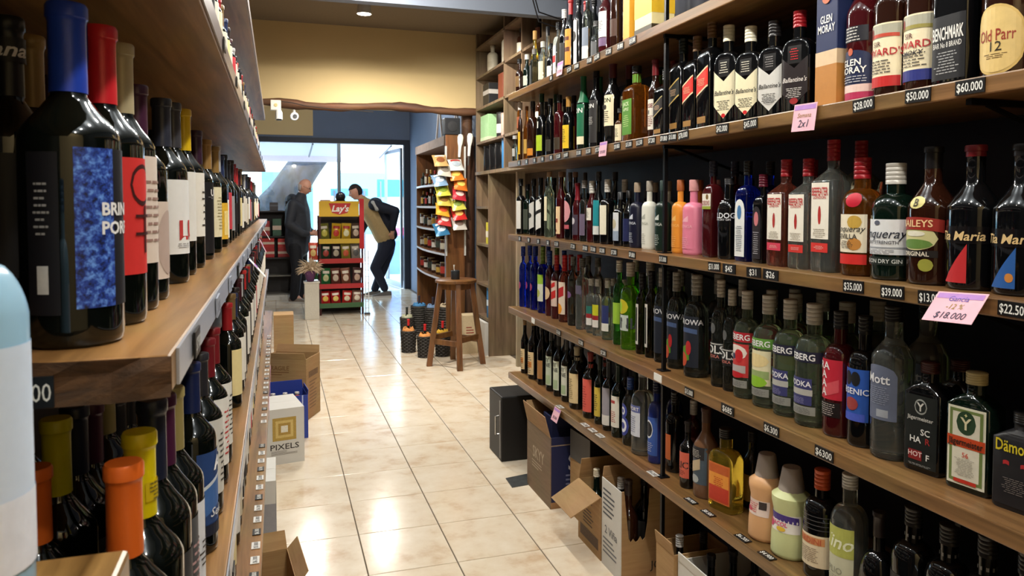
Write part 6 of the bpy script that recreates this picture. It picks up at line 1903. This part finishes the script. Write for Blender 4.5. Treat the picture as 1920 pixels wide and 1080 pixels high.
def body_mesh(sk, head_c, fwd, parent):
    # limbs, trunk and head fused into one continuous surface
    m = flesh(sk.V, sk.E)
    rows, f, l, u = skull(head_c, fwd)
    m.add(*grid(rows))
    return fuse(m.build('body', SKIN_M, parent), .006)

def head_parts(root, c, fwd, hair, hair_pts, glasses=False):
    rows, f, l, u = skull(c, fwd, .004 if glasses else .007)
    c = Vector(c)
    for s in (-1, 1):
        m = MB()
        m.lathe([(-.010, .002), (-.006, .008), (.0, .010), (.006, .008), (.010, .002)], 10)
        m.build('eye', pm((34, 26, 24), .2), root, c + f * .079 + l * s * .031 + u * .010, smooth=60)
        m = MB()
        m.lathe([(-.028, .006), (-.014, .014), (.006, .018), (.022, .014), (.03, .005)], 10)
        o = m.build('ear', SKIN_M, root, c + l * s * .078 - f * .008, smooth=60)
        o.scale = (.9, .45, 1)
        m = MB()
        m.tube([c + f * .084 + l * s * .016 + u * .030, c + f * .085 + l * s * .033 + u * .034, c + f * .076 + l * s * .050 + u * .028], .004, 6)
        m.build('eyebrow', hair, root)
    m = MB()
    m.tube([c + f * .083 + l * -.022 - u * .062, c + f * .091 - u * .060, c + f * .083 + l * .022 - u * .062], .005, 6)
    m.build('mouth', pm((150, 84, 76), .5), root)
    if glasses:
        m = MB()
        for s in (-1, 1):
            cc = c + f * .101 + l * s * .033 + u * .010
            m.tube([cc + l * math.cos(2 * PI * k / 12) * .023 + u * math.sin(2 * PI * k / 12) * .017 for k in range(13)], .002, 5, False)
            m.tube([cc + l * s * .023, c + l * s * .080 + u * .012], .002, 5)
        m.build('glasses', pm((40, 40, 44), .3), root)
    n1 = len(rows[0])
    vs, fs0 = grid(rows)
    n2 = len(rows) - 1
    ok = [[hair_pts(math.cos(2 * PI * k / n1) * math.sin(PI * i / n2), math.cos(PI * i / n2)) for k in range(n1)] for i in range(n2 + 1)]
    fs = [q for q in fs0 if all(ok[a // n1][a % n1] for a in q)]
    o = obj('hair', vs, fs, hair, root, smooth=70)
    sd = o.modifiers.new('thickness', 'SOLIDIFY')
    sd.thickness = .012
    sd.offset = -1

def shoe(root, heel, toe, mat, sole):
    h, t_ = Vector(heel), Vector(toe)
    d = (t_ - h)
    L = d.length
    d.normalize()
    w = Vector((-d.y, d.x, 0))
    vs, fs = [], []
    prof = [(0, .034, .085), (.25, .038, .095), (.5, .044, .075), (.75, .047, .055), (.93, .036, .042), (1.0, .014, .032)]
    for q, hw, hh in prof:
        for a in range(8):
            an = PI * a / 7
            vs.append(h + d * L * q + w * math.cos(an) * hw + Vector((0, 0, .022 + math.sin(an) * (hh - .022))))
    for i in range(len(prof) - 1):
        for a in range(7):
            fs.append((i * 8 + a, (i + 1) * 8 + a, (i + 1) * 8 + a + 1, i * 8 + a + 1))
    fs += [tuple(range(8)), tuple(reversed(range(40, 48)))]
    o = obj('shoe', vs, fs, mat, root, smooth=60)
    vs, fs = [], []
    for q, hw, hh in prof:
        for sx in (1, -1):
            for z in (0.0, .024):
                vs.append(h + d * L * q + w * sx * (hw + .003) + Vector((0, 0, z)))
    for i in range(len(prof) - 1):
        a, b = i * 4, i * 4 + 4
        fs += [(a, b, b + 1, a + 1), (a + 2, a + 3, b + 3, b + 2), (a + 1, b + 1, b + 3, a + 3), (a, a + 2, b + 2, b)]
    fs += [(0, 1, 3, 2), (20, 22, 23, 21)]
    obj('sole', vs, fs, sole, o)

# older man: grey hooded jacket, black trousers, looking down to the right
o = at_z(560, 566, 0)
pr = thing('person', 'bald standing person in dark grey hooded jacket and black trousers', 'person', (o.x, o.y, 0), math.radians(-20))
s = Sk()
pel = s.v((0, 0, .93), .10, .13)
wst = s.v((.0, 0, 1.08), .10, .125, pel)
ch = s.v((.0, 0, 1.28), .11, .145, wst)
nk = s.v((.035, 0, 1.46), .060, .062, ch)
s.v((.075, 0, 1.57), .052, .054, nk)
AR = []
for sg in (-1, 1):
    a = s.chain([(.0, sg * .17, 1.38, .062), (-.035, sg * .235, 1.12, .046), (.14, sg * .185, .99, .034)], ch)
    b = s.v((.21, sg * .13, .985), .027, .022, a)
    hand(s, (.21, sg * .13, .985), (1, -sg * .55, -.05), (0, -sg * .2, 1), b)
    k = s.chain([(.005, sg * .10, .86, .078), (.02, sg * .11, .50, .055), (-.02, sg * .12, .12, .038)], pel)
    s.v((.06, sg * .125, .05), .034, .03, k)
body = body_mesh(s, (.105, 0, 1.635), (1, 0, -.45), pr)
j = Sk()
e_ = j.v((-.005, 0, .78), .165, .185)
p_ = j.v((-.005, 0, .88), .180, .20, e_)
w_ = j.v((.01, 0, 1.06), .180, .205, p_)
c_ = j.v((.0, 0, 1.28), .175, .215, w_)
n_ = j.v((.03, 0, 1.43), .105, .13, c_)
j.v((.06, 0, 1.51), .072, .076, n_)
for sg in (-1, 1):
    j.chain([(.0, sg * .19, 1.38, .082), (-.04, sg * .25, 1.12, .066), (.13, sg * .20, .985, .052), (.185, sg * .155, .98, .044)], c_)
jk = skin('jacket', j.V, j.E, pm((46, 48, 54), .7, var=.15, scale=25), pr)
h_ = Sk()
a = h_.v((-.075, 0, 1.47), .075, .10)
h_.v((-.03, .085, 1.47), .05, .05, a)
h_.v((-.03, -.085, 1.47), .05, .05, a)
skin('hood', h_.V, h_.E, pm((42, 44, 50), .75, var=.15, scale=25), pr)
tr = Sk()
p_ = tr.v((-.005, 0, .90), .13, .155)
for sg in (-1, 1):
    tr.chain([(.0, sg * .10, .80, .105), (.02, sg * .11, .48, .080), (-.02, sg * .12, .08, .066)], p_)
skin('trousers', tr.V, tr.E, pm((18, 18, 24), .8, var=.1), pr)
shoe(pr, (-.09, .12, 0), (.20, .15, 0), pm((120, 108, 94), .6), pm((200, 196, 188), .6))
shoe(pr, (-.09, -.12, 0), (.20, -.15, 0), pm((120, 108, 94), .6), pm((200, 196, 188), .6))
head_parts(pr, (.105, 0, 1.635), (1, 0, -.45), pm((186, 170, 158), .8), lambda fx, uz: fx < -.02 and -.60 < uz < .30, True)

# second man: leaning left over the rack, hand on the small of his back
YM = 11.15
o = at_z(716, 556, 0)
pr = thing('person', 'dark-haired leaning person in tan sweater with navy jacket sleeve', 'person', (o.x, o.y, 0))
def L(u, v, dy=0.0):
    q = at_y(u, v, o.y + dy)
    return (q.x - o.x, dy, q.z)
P, WA, C = L(724, 455), L(712, 425), L(694, 393)
N, H1 = L(682, 377), L(672, 366)
s = Sk()
pel = s.v(P, .095, .13)
wst = s.v(WA, .09, .12, pel)
ch = s.v(C, .10, .14, wst)
nk = s.v(N, .056, .058, ch)
s.v(H1, .050, .052, nk)
for sg, elb, wr, hd in ((-1, L(741, 396, -.28), L(736, 434, -.20), (.0, .5, -1)), (1, L(676, 432, .25), L(662, 452, .18), (-1, 0, -.5))):
    sh_ = L(699, 384, sg * .17)
    a = s.chain([(*sh_, .062), (*elb, .046), (*wr, .032)], ch)
    hand(s, wr, hd, (-1, 0, .2) if sg < 0 else (0, -1, .3), a)
k1, a1 = L(703, 502, -.07), L(722, 538, -.06)
k2, a2 = L(718, 503, .09), L(702, 540, .10)
hp1, hp2 = L(722, 464, -.09), L(726, 464, .09)
k = s.chain([(*hp1, .075), (*k1, .058), (*a1, .040)], pel)
k = s.chain([(*hp2, .075), (*k2, .058), (*a2, .040)], pel)
HC = L(667, 360)
body_mesh(s, HC, (-1, 0, -.35), pr)
j = Sk()
e_ = j.v(L(722, 449), .128, .155)
p_ = j.v(L(719, 440), .152, .178, e_)
w_ = j.v(WA, .152, .182, p_)
c_ = j.v(C, .160, .205, w_)
n_ = j.v(L(685, 382), .092, .105, c_)
j.v(L(679, 374), .066, .072, n_)
skin('sweater', j.V, j.E, pm((176, 150, 104), .85, var=.12, scale=40), pr)
j = Sk()
a = j.v(L(704, 384, 0), .115, .19)
b = j.v(L(722, 412, 0), .115, .20, a)
j.v(L(735, 440, 0), .085, .16, b)
for sg, elb, wr in ((-1, L(741, 396, -.28), L(736, 428, -.21)), (1, L(676, 432, .25), L(666, 446, .20))):
    j.chain([(*L(701, 384, sg * .20), .085), (*elb, .070), (*wr, .050)], a)
skin('jacket', j.V, j.E, pm((22, 26, 40), .8, var=.15, scale=25), pr)
j = Sk()
a = j.v(L(699, 380, -.235), .035, .055)
j.v(L(707, 392, -.245), .035, .055, a)
skin('shoulder_patch', j.V, j.E, pm((176, 174, 168), .8), pr)
tr = Sk()
p_ = tr.v(L(714, 430), .105, .130)
p_ = tr.v(L(721, 444), .122, .150, p_)
p_ = tr.v(L(725, 457), .138, .165, p_)
tr.chain([(*L(720, 470, -.09), .105), (*k1, .078), (*L(721, 540, -.06), .060)], p_)
tr.chain([(*L(727, 470, .09), .105), (*k2, .078), (*L(703, 541, .10), .060)], p_)
skin('trousers', tr.V, tr.E, pm((24, 28, 44), .85, var=.12, scale=30), pr)
GS = pm((96, 92, 88), .7)
WS = pm((190, 188, 182), .6)
x1, x2 = a1[0], a2[0]
shoe(pr, (x1 + .09, -.06, 0), (x1 + .02 + .32 * .55, -.16, 0) if False else (x1 - .20, -.10, 0), GS, WS)
shoe(pr, (x2 + .09, .10, 0), (x2 - .20, .08, 0), GS, WS)
head_parts(pr, HC, (-1, 0, -.35), pm((40, 30, 26), .8), lambda fx, uz: uz > .42 or (fx < -.05 and uz > -.50))

# ------------------------------------------------------------------ price tags and paper signs
TAGB = pm((14, 14, 16), .4, var=0.0)
TAGW = pm((232, 232, 226), .5, var=0.0)

def tag_right(shelf, u, s, label, group=None, w=.060, h=.026, tilt=0.0, inv=False):
    z = {'T': ZT, 'W': ZW, 'G': ZG, 'V': ZV, 'B': ZB}[shelf] - .016
    y = y_of(u, XR, z)
    if y > RY1 - .04:
        return
    t = thing('price_tag', label, 'price tag', (XR - .0015, y, z), 0, group)
    t.rotation_euler = (math.radians(tilt), 0, 0)
    MB().rng(-.0012, .0012, -w / 2, w / 2, -h / 2, h / 2).build('plate', TAGW if inv else TAGB, t)
    if s:
        flat_text(s, TAGB if inv else TAGW, t, (-.0013, 0, 0), (0, -1, 0), (0, 0, 1), h * .62, off=.0004, name='digits', bold=.012, width=w * .88 if len(s) > 4 else None)

SHN = {'T': 'top', 'W': 'whisky', 'G': 'gin', 'V': 'vodka', 'B': 'lowest'}
for sh, u, s, ds in (('W', 1620, '$28.000', 'under the navy and crimson labelled bottle'), ('W', 1722, '$50.000', 'under the navy-banded landscape-label bottle'), ('W', 1820, '$60.000', 'under the square black white-lettered bottle'), ('W', 1408, '$45.000', 'under the second cream shield flask'),
                     ('W', 1355, '$42.000', 'under the first cream shield flask'), ('W', 1282, '$78.000', 'under the slanted black and gold label'),
                     ('G', 1340, '$31.000', 'under the berry-dark bottle'), ('G', 1368, '$45', 'under the all black white-lettered bottle'), ('G', 1414, '$31', 'under the sapphire blue bottle'), ('G', 1446, '$26', 'under the pink medallion bottle'), ('G', 1601, '$35.000', 'under the amber citrus gin'),
                     ('G', 1674, '$39.000', 'under the dark green silver-capped gin'), ('G', 1747, '$13.000', 'under the cream-liqueur bottle'), ('G', 1903, '$22.500', 'under the blue diagonal label'), ('V', 1447, '$6.300', 'under the lime-banded vodka'), ('V', 1365, '$685', 'under the red-banded vodka'), ('V', 1546, '$6300', 'under the crimson stacked-letter bottle')):
    tag_right(sh, u, s, 'black %s price tag on the shelf edge %s' % (s, ds), tilt=random.uniform(-3, 3))
blur = {'W': [1262, 1246, 1223, 1200, 1180, 1158, 1122, 1104, 1086, 1062, 1048, 1034, 1018, 1003, 988, 974], 'T': [1187, 1164, 1142, 1120, 1106, 1082, 1068, 1034],
        'G': [1244, 1186, 1152, 1130, 1113, 1098, 1075, 1044, 1028, 1010, 992, 975], 'V': [1293, 1234, 1132, 1090, 1048, 1000]}
for sh, us in blur.items():
    for i, u in enumerate(us):
        y = y_of(u, XR, 1.4)
        inv = sh == 'V' and u in (1234, 1000)
        tag_right(sh, u, ('$15.000', '$9.800', '$7.200', '$12.500')[i % 4] if u > 1035 and not inv else ('$8' if not inv else None), 'small %s price tag with blurred figures on the %s shelf edge' % ('white' if inv else 'black', SHN[sh]), 'blurred tags on the %s shelf' % SHN[sh], w=.050 if u > 1035 else .042, h=.024, tilt=random.uniform(-4, 4), inv=inv)
# tags lying on the lowest shelf
for i, (u, v) in enumerate(((1033, 765), (1092, 798), (1106, 808), (1122, 818), (1217, 890), (1283, 942), (1310, 966), (1376, 1013), (1420, 1046))):
    p = at_z(u, v, ZB)
    t = thing('price_tag', 'small price tag lying flat on the lowest right shelf', 'price tag', (max(p.x, XR + .014), p.y, ZB + .001), 0, 'tags lying on the lowest right shelf')
    MB().rng(-.012, .012, -.026, .026, 0, .002).build('plate', TAGB if i > 4 else pm((200, 196, 190), .5), t)
    flat_text(('$8.500', '$6.200', '$4.900')[i % 3], TAGW if i > 4 else TAGB, t, (0, 0, .002), (0, -1, 0), (1, 0, 0), .014, off=.0005, name='digits', width=.044)

PINK = pm((226, 176, 190), .7, var=.08, scale=20)

def paper(label, x, u, v, w, h, out, lines=(), skew=0.0, yaw=0.0, mat=None):
    # small handwritten sheet hung from a shelf edge; out = degrees it swings out from the vertical
    y = y_of(u, x, 1.3)
    z = z_of(v, x, y)
    t = thing('paper_sign', label, 'sign', (x, y, z), math.radians(yaw))
    a = math.radians(out)
    sg = -1 if x > .5 else 1
    dn = Vector((sg * math.sin(a), 0, -math.cos(a)))
    rt = Vector((0, -1 * (-sg if sg > 0 else 1), 0)) if sg < 0 else Vector((0, 1, 0))
    rt = (rt + Vector((0, 0, skew))).normalized()
    nn = rt.cross(-dn).normalized()
    q = [-rt * w / 2, rt * w / 2, rt * w / 2 + dn * h, -rt * w / 2 + dn * h]
    obj('sheet', [p + nn * .0004 for p in q] + [p - nn * .0004 for p in q], [(3, 2, 1, 0), (4, 5, 6, 7), (0, 1, 5, 4), (1, 2, 6, 5), (2, 3, 7, 6), (3, 0, 4, 7)], mat or PINK, t)
    m = MB()
    m.add([p + nn * .0009 for p in (-rt * w * .46 + dn * h * .05, rt * w * .46 + dn * h * .05, rt * w * .46 + dn * h * .22, -rt * w * .46 + dn * h * .22)], [(3, 2, 1, 0)])
    m.build('heading_strip', pm((176, 130, 196), .7), t)
    for s, f, hh, c in lines:
        flat_text(s, pm(c, .6, var=0.0), t, dn * h * f, rt, -dn, hh, off=.0012, shear=.2)
    return t

INK = (30, 26, 60)
paper('pink sale sheet reading 2x1 hanging from the whisky shelf', XR - .004, 1507, 194, .080, .066, 8, (('Semana', .42, .011, (150, 120, 60)), ('2x1', .72, .018, INK)), skew=-.03)
paper('pink handwritten sheet priced $18.000 hanging off the gin shelf', XR - .004, 1808, 549, .105, .066, 38, (('Gancia', .22, .011, (90, 70, 170)), ('-12 %', .48, .011, (150, 130, 40)), ('$18.000', .78, .014, INK)), skew=.06)
paper('small pink sheet hanging from the whisky shelf farther along', XR - .004, 1131, 266, .066, .055, 6, (('$9.000', .7, .012, INK),))
paper('small pink sheet hanging from the top right shelf', XR - .004, 1050, 116, .066, .060, 6, (('$7.500', .7, .012, INK),))
paper('small pink sheet hanging from the lowest right shelf', XR - .004, 1047, 766, .075, .060, 20, (('$5.000', .7, .012, INK),))
# left side: rail tags and papers
def tag_left(key, y, label, group, w=.05, h=.028, xe=XL, s=None, col=None, dz=0.0, tilt=0.0):
    z = ZL[key] - .017 + dz
    t = thing('price_tag', label, 'price tag', (xe + .0052, y, z), 0, group)
    t.rotation_euler = (math.radians(tilt), 0, 0)
    MB().rng(-.0012, .0012, -w / 2, w / 2, -h / 2, h / 2).build('plate', col or TAGB, t)
    flat_text(s or '$9.500', TAGW if (col is None or col is TAGB) else TAGB, t, (.0012, 0, 0), (0, 1, 0), (0, 0, 1), h * .5, off=.0005, name='digits', width=w * .8)

GREY = pm((150, 156, 170), .4, var=.05)
for i in range(16):
    y = .86 + i * .30
    tag_left('main', y, 'grey price tag in the rail of the left wine shelf', 'tags in the left wine shelf rail', col=(TAGB, GREY, GREY)[i % 3], tilt=random.uniform(-4, 4), s=('$7.900', '$12.400', '$9.100')[i % 3])
for i in range(38):
    y = 1.62 + i * (.085 if i < 16 else .10)
    t = thing('price_tag', 'small price tag lying along the lowest left plank edge', 'price tag', (-.066, y, ZL['low'] + .0008), 0, 'tags on the lowest left plank')
    MB().rng(-.011, .011, -.020, .020, 0, .0016).build('plate', pm((206, 204, 200), .5) if i % 3 else TAGB, t)
    flat_text(('$6.300', '$5.800')[i % 2], TAGB if i % 3 else TAGW, t, (0, 0, .0016), (0, 1, 0), (-1, 0, 0), .011, off=.0005, name='digits', width=.034)
for i in range(12):
    y = 1.2 + i * .36
    tag_left('lower', y, 'small price tag on the second-tier left plank edge', 'tags on the second-tier left plank', w=.04, h=.022, xe=-.077, s=('$8.800', '$7.700')[i % 2])
for i in range(12):
    y = 1.4 + i * .42
    tag_left('upper', y, 'small price tag under the upper left plank edge', 'tags on the upper left plank', w=.04, h=.022, s='$9.900')
for i, (u, v) in enumerate(((497, 690), (499, 727), (500, 742))):
    pass
for i, (y, w, out, lab) in enumerate(((2.30, .06, 40, 'white paper slip curling out from the wine shelf rail'), (3.60, .07, 25, 'pink paper slip hanging under the wine shelf rail'), (4.80, .07, 30, 'pale paper slip hanging far along wine shelf rail'))):
    t = thing('paper_sign', lab, 'sign', (XL + .0085, y, ZL['main'] - .03))
    a = math.radians(out)
    dn = Vector((math.sin(a), 0, -math.cos(a)))
    q = [Vector((0, -w / 2, 0)), Vector((0, w / 2, 0)), Vector((0, w / 2, 0)) + dn * .07, Vector((0, -w / 2, 0)) + dn * .07]
    obj('sheet', q + [p + Vector((.0006, 0, .0003)) for p in q], [(0, 1, 2, 3), (7, 6, 5, 4), (0, 4, 5, 1), (1, 5, 6, 2), (2, 6, 7, 3), (3, 7, 4, 0)], PINK if i == 1 else pm((222, 220, 216), .7), t)
    o_ = MB().add([q[0].lerp(q[3], .3) + Vector((.0012, .005, .0006)), q[1].lerp(q[2], .3) + Vector((.0012, -.005, .0006)), q[1].lerp(q[2], .5) + Vector((.0012, -.005, .0006)), q[0].lerp(q[3], .5) + Vector((.0012, .005, .0006))], [(0, 1, 2, 3)]).build('heading_strip', pm((176, 130, 196), .7), t)
for i, (y, lab) in enumerate(((3.55, 'crumpled pink sale sheet on the lowest left plank edge'), (3.95, 'pink sale sheet next along the lowest left plank'), (4.30, 'pink sale sheet farther along the lowest left plank'))):
    t = thing('paper_sign', lab, 'sign', (-.0485, y, ZL['low'] - .002))
    t.rotation_euler = (math.radians((20, -8, 5)[i]), 0, 0)
    MB().rng(0, .001, -.05, .05, -.07, 0).build('sheet', PINK, t)
    MB().rng(.001, .0015, -.045, .045, -.02, -.008).build('heading_strip', pm((176, 130, 196), .7), t)
p = at_y(46, 722, .69)
t = thing('price_tag', 'black price tag ending 00 on the rough shelf end', 'price tag', (p.x, .686, ZL['main'] - .022))
MB().rng(-.022, .022, -.001, .001, -.013, .013).build('plate', TAGB, t)
flat_text('$9.900', TAGW, t, (0, -.001, 0), (1, 0, 0), (0, 0, 1), .015, off=.0005, name='digits', width=.040)

# ------------------------------------------------------------------ cartons standing on the right-hand shelves
def gift(shelf, u0, u1, hgt, dep, label, mat, bands, words):
    z = {'T': ZT, 'W': ZW}[shelf]
    x0 = XR + .045
    ya, yb = y_of(u1, x0, z + .1), y_of(u0, x0, z + .1)
    wy = yb - ya
    t = thing('gift_box', label, 'box', (x0 + dep / 2, (ya + yb) / 2, z))
    MB().rng(-dep / 2, dep / 2, -wy / 2, wy / 2, 0, hgt).build('carton', mat, t, bevel=.0015)
    for z0, z1, c in bands:
        MB().rng(-dep / 2 - .0006, dep / 2 + .0006, -wy / 2 - .0006, wy / 2 + .0006, z0 * hgt, z1 * hgt).build('printed_band', pm(c, .5, var=.08), t)
    for s, v, h, c, wd in words:
        zz = (z_of(v, x0, (ya + yb) / 2) - z) / hgt
        flat_text(s, pm(c, .5, var=0.0), t, (-dep / 2 - .001, 0, zz * hgt), (0, -1, 0), (0, 0, 1), h, off=.0006, bold=.015, width=wd * wy)
    return t

g = gift('W', 1537, 1577, .335, .085, 'tall navy whisky gift carton with amber lower part', pm((30, 42, 82), .5, var=.06), ((0, .30, (186, 126, 60)), (.30, .40, (214, 186, 150))), (('GLEN', 33, .018, (232, 232, 230), .55), ('MORAY', 51, .018, (232, 232, 230), .80)))
g.location.y += .014
MB().lathe([(-.0015, .014), (0, .014)], 16).build('round_seal', pm((196, 110, 80), .5), g, (-.0435, 0, z_of(8, XR + .045, 1.52) - ZW)).rotation_euler = (0, PI / 2, 0)
gift('T', 1168, 1180, .30, .07, 'narrow orange yellow gift carton on the top shelf', pm((216, 160, 50), .5, var=.06), ((.02, .08, (120, 60, 30)),), ())
gift('T', 1190, 1222, .30, .09, 'wide cream and yellow gift carton on the top shelf', pm((230, 216, 160), .5, var=.06), ((.25, .5, (222, 180, 40)), (.05, .12, (60, 50, 30))), ())

# ------------------------------------------------------------------ lamps
def track_spot(x, y, z, aim, label, power=LAMP_W, group='spotlights on the shop ceiling', cone=120, k=1.0):
    t = thing('ceiling_spotlight', label, 'lamp', (x, y, z), 0, group)
    d = (Vector(aim) - Vector((x, y, z - .10))).normalized()
    c0 = Vector((0, 0, -.05))
    MB().lathe([(-.008, .035), (0, .035)], 16).tube([(0, 0, -.005), c0], .008, 8).build('mount', pm((220, 220, 216), .4), t)
    MB().tube([c0 - d * .03, c0 + d * .06], [.026 * k, .033 * k], 16).build('housing', pm((190, 190, 186), .35), t, smooth=40)
    MB().tube([c0 + d * .0605, c0 + d * .063], [.028 * k, .028 * k], 16).build('lens', emit('lamp_lens', (1, .93, .82), 30.0), t)
    ld = bpy.data.lights.new('spot', 'SPOT')
    ld.energy = power
    ld.color = LAMP_COL
    ld.spot_size = math.radians(cone)
    ld.spot_blend = .6
    ld.shadow_soft_size = .025
    lo = bpy.data.objects.new('spot', ld)
    COL.objects.link(lo)
    lo.parent = t
    lo.location = c0 + d * .075
    lo.rotation_euler = d.to_track_quat('-Z', 'Y').to_euler()
    return t

def bulb(x, y, label, power, z=2.74):
    # bare LED bulb in a ceiling socket
    t = thing('ceiling_bulb', label, 'lamp', (x, y, z), 0, 'bare LED bulbs along the aisle ceiling')
    MB().lathe([(-.05, .020), (-.012, .024), (-.010, .045), (0, .045)], 16).build('socket', pm((226, 224, 218), .4), t, smooth=40)
    ld = bpy.data.lights.new('bulb_light', 'POINT')
    ld.energy = power
    ld.color = LAMP_COL
    ld.shadow_soft_size = .03
    lo = bpy.data.objects.new('bulb_light', ld)
    COL.objects.link(lo)
    lo.parent = t
    lo.location = (0, 0, -.125)
    MB().lathe([(-.085, .018), (-.075, .024), (-.05, .018)], 16).build('bulb', emit('bulb_glow', (1, .93, .84), 12.0), t, smooth=60)

for i, y in enumerate((-.55, .15, .85, 1.55, 2.25, 2.95, 3.65, 4.25)):
    bulb(.52, y, 'bare LED bulb in a white socket over the aisle', AISLE_W)
track_spot(.12, .9, 2.74, (-.2, .95, .9), 'ceiling spotlight aimed at the blue-capsuled wine', 10)
track_spot(.12, 1.9, 2.74, (-.2, 2.0, .9), 'ceiling spotlight aimed at the middle of the wine shelves', 10)
p = at_y(683, 22, 6.15)
track_spot(p.x, 6.15, ZCR, (p.x, 6.22, 1.2), 'lit white spotlight under the ceiling before the beige wall', 90, None, 158, 1.9)
track_spot(1.15, 5.3, ZCR, (1.6, 6.3, 1.0), 'added unseen spotlight brightening the wall unit by the stool', 110)  # added fill lamp, out of view, to lift the dark wall unit
track_spot(.3, 5.4, ZCR, (.3, 5.8, .0), 'ceiling spotlight over the tiled aisle', 60)
bulb(.35, 9.0, 'added unseen bulb brightening the front room over the snack rack', 30, 2.92)  # added fill light, out of view, for the front room walls and people
bulb(1.25, 9.3, 'added unseen bulb brightening the front room before the street door', 30, 2.92)  # second added fill, hidden above the lintel, same purpose
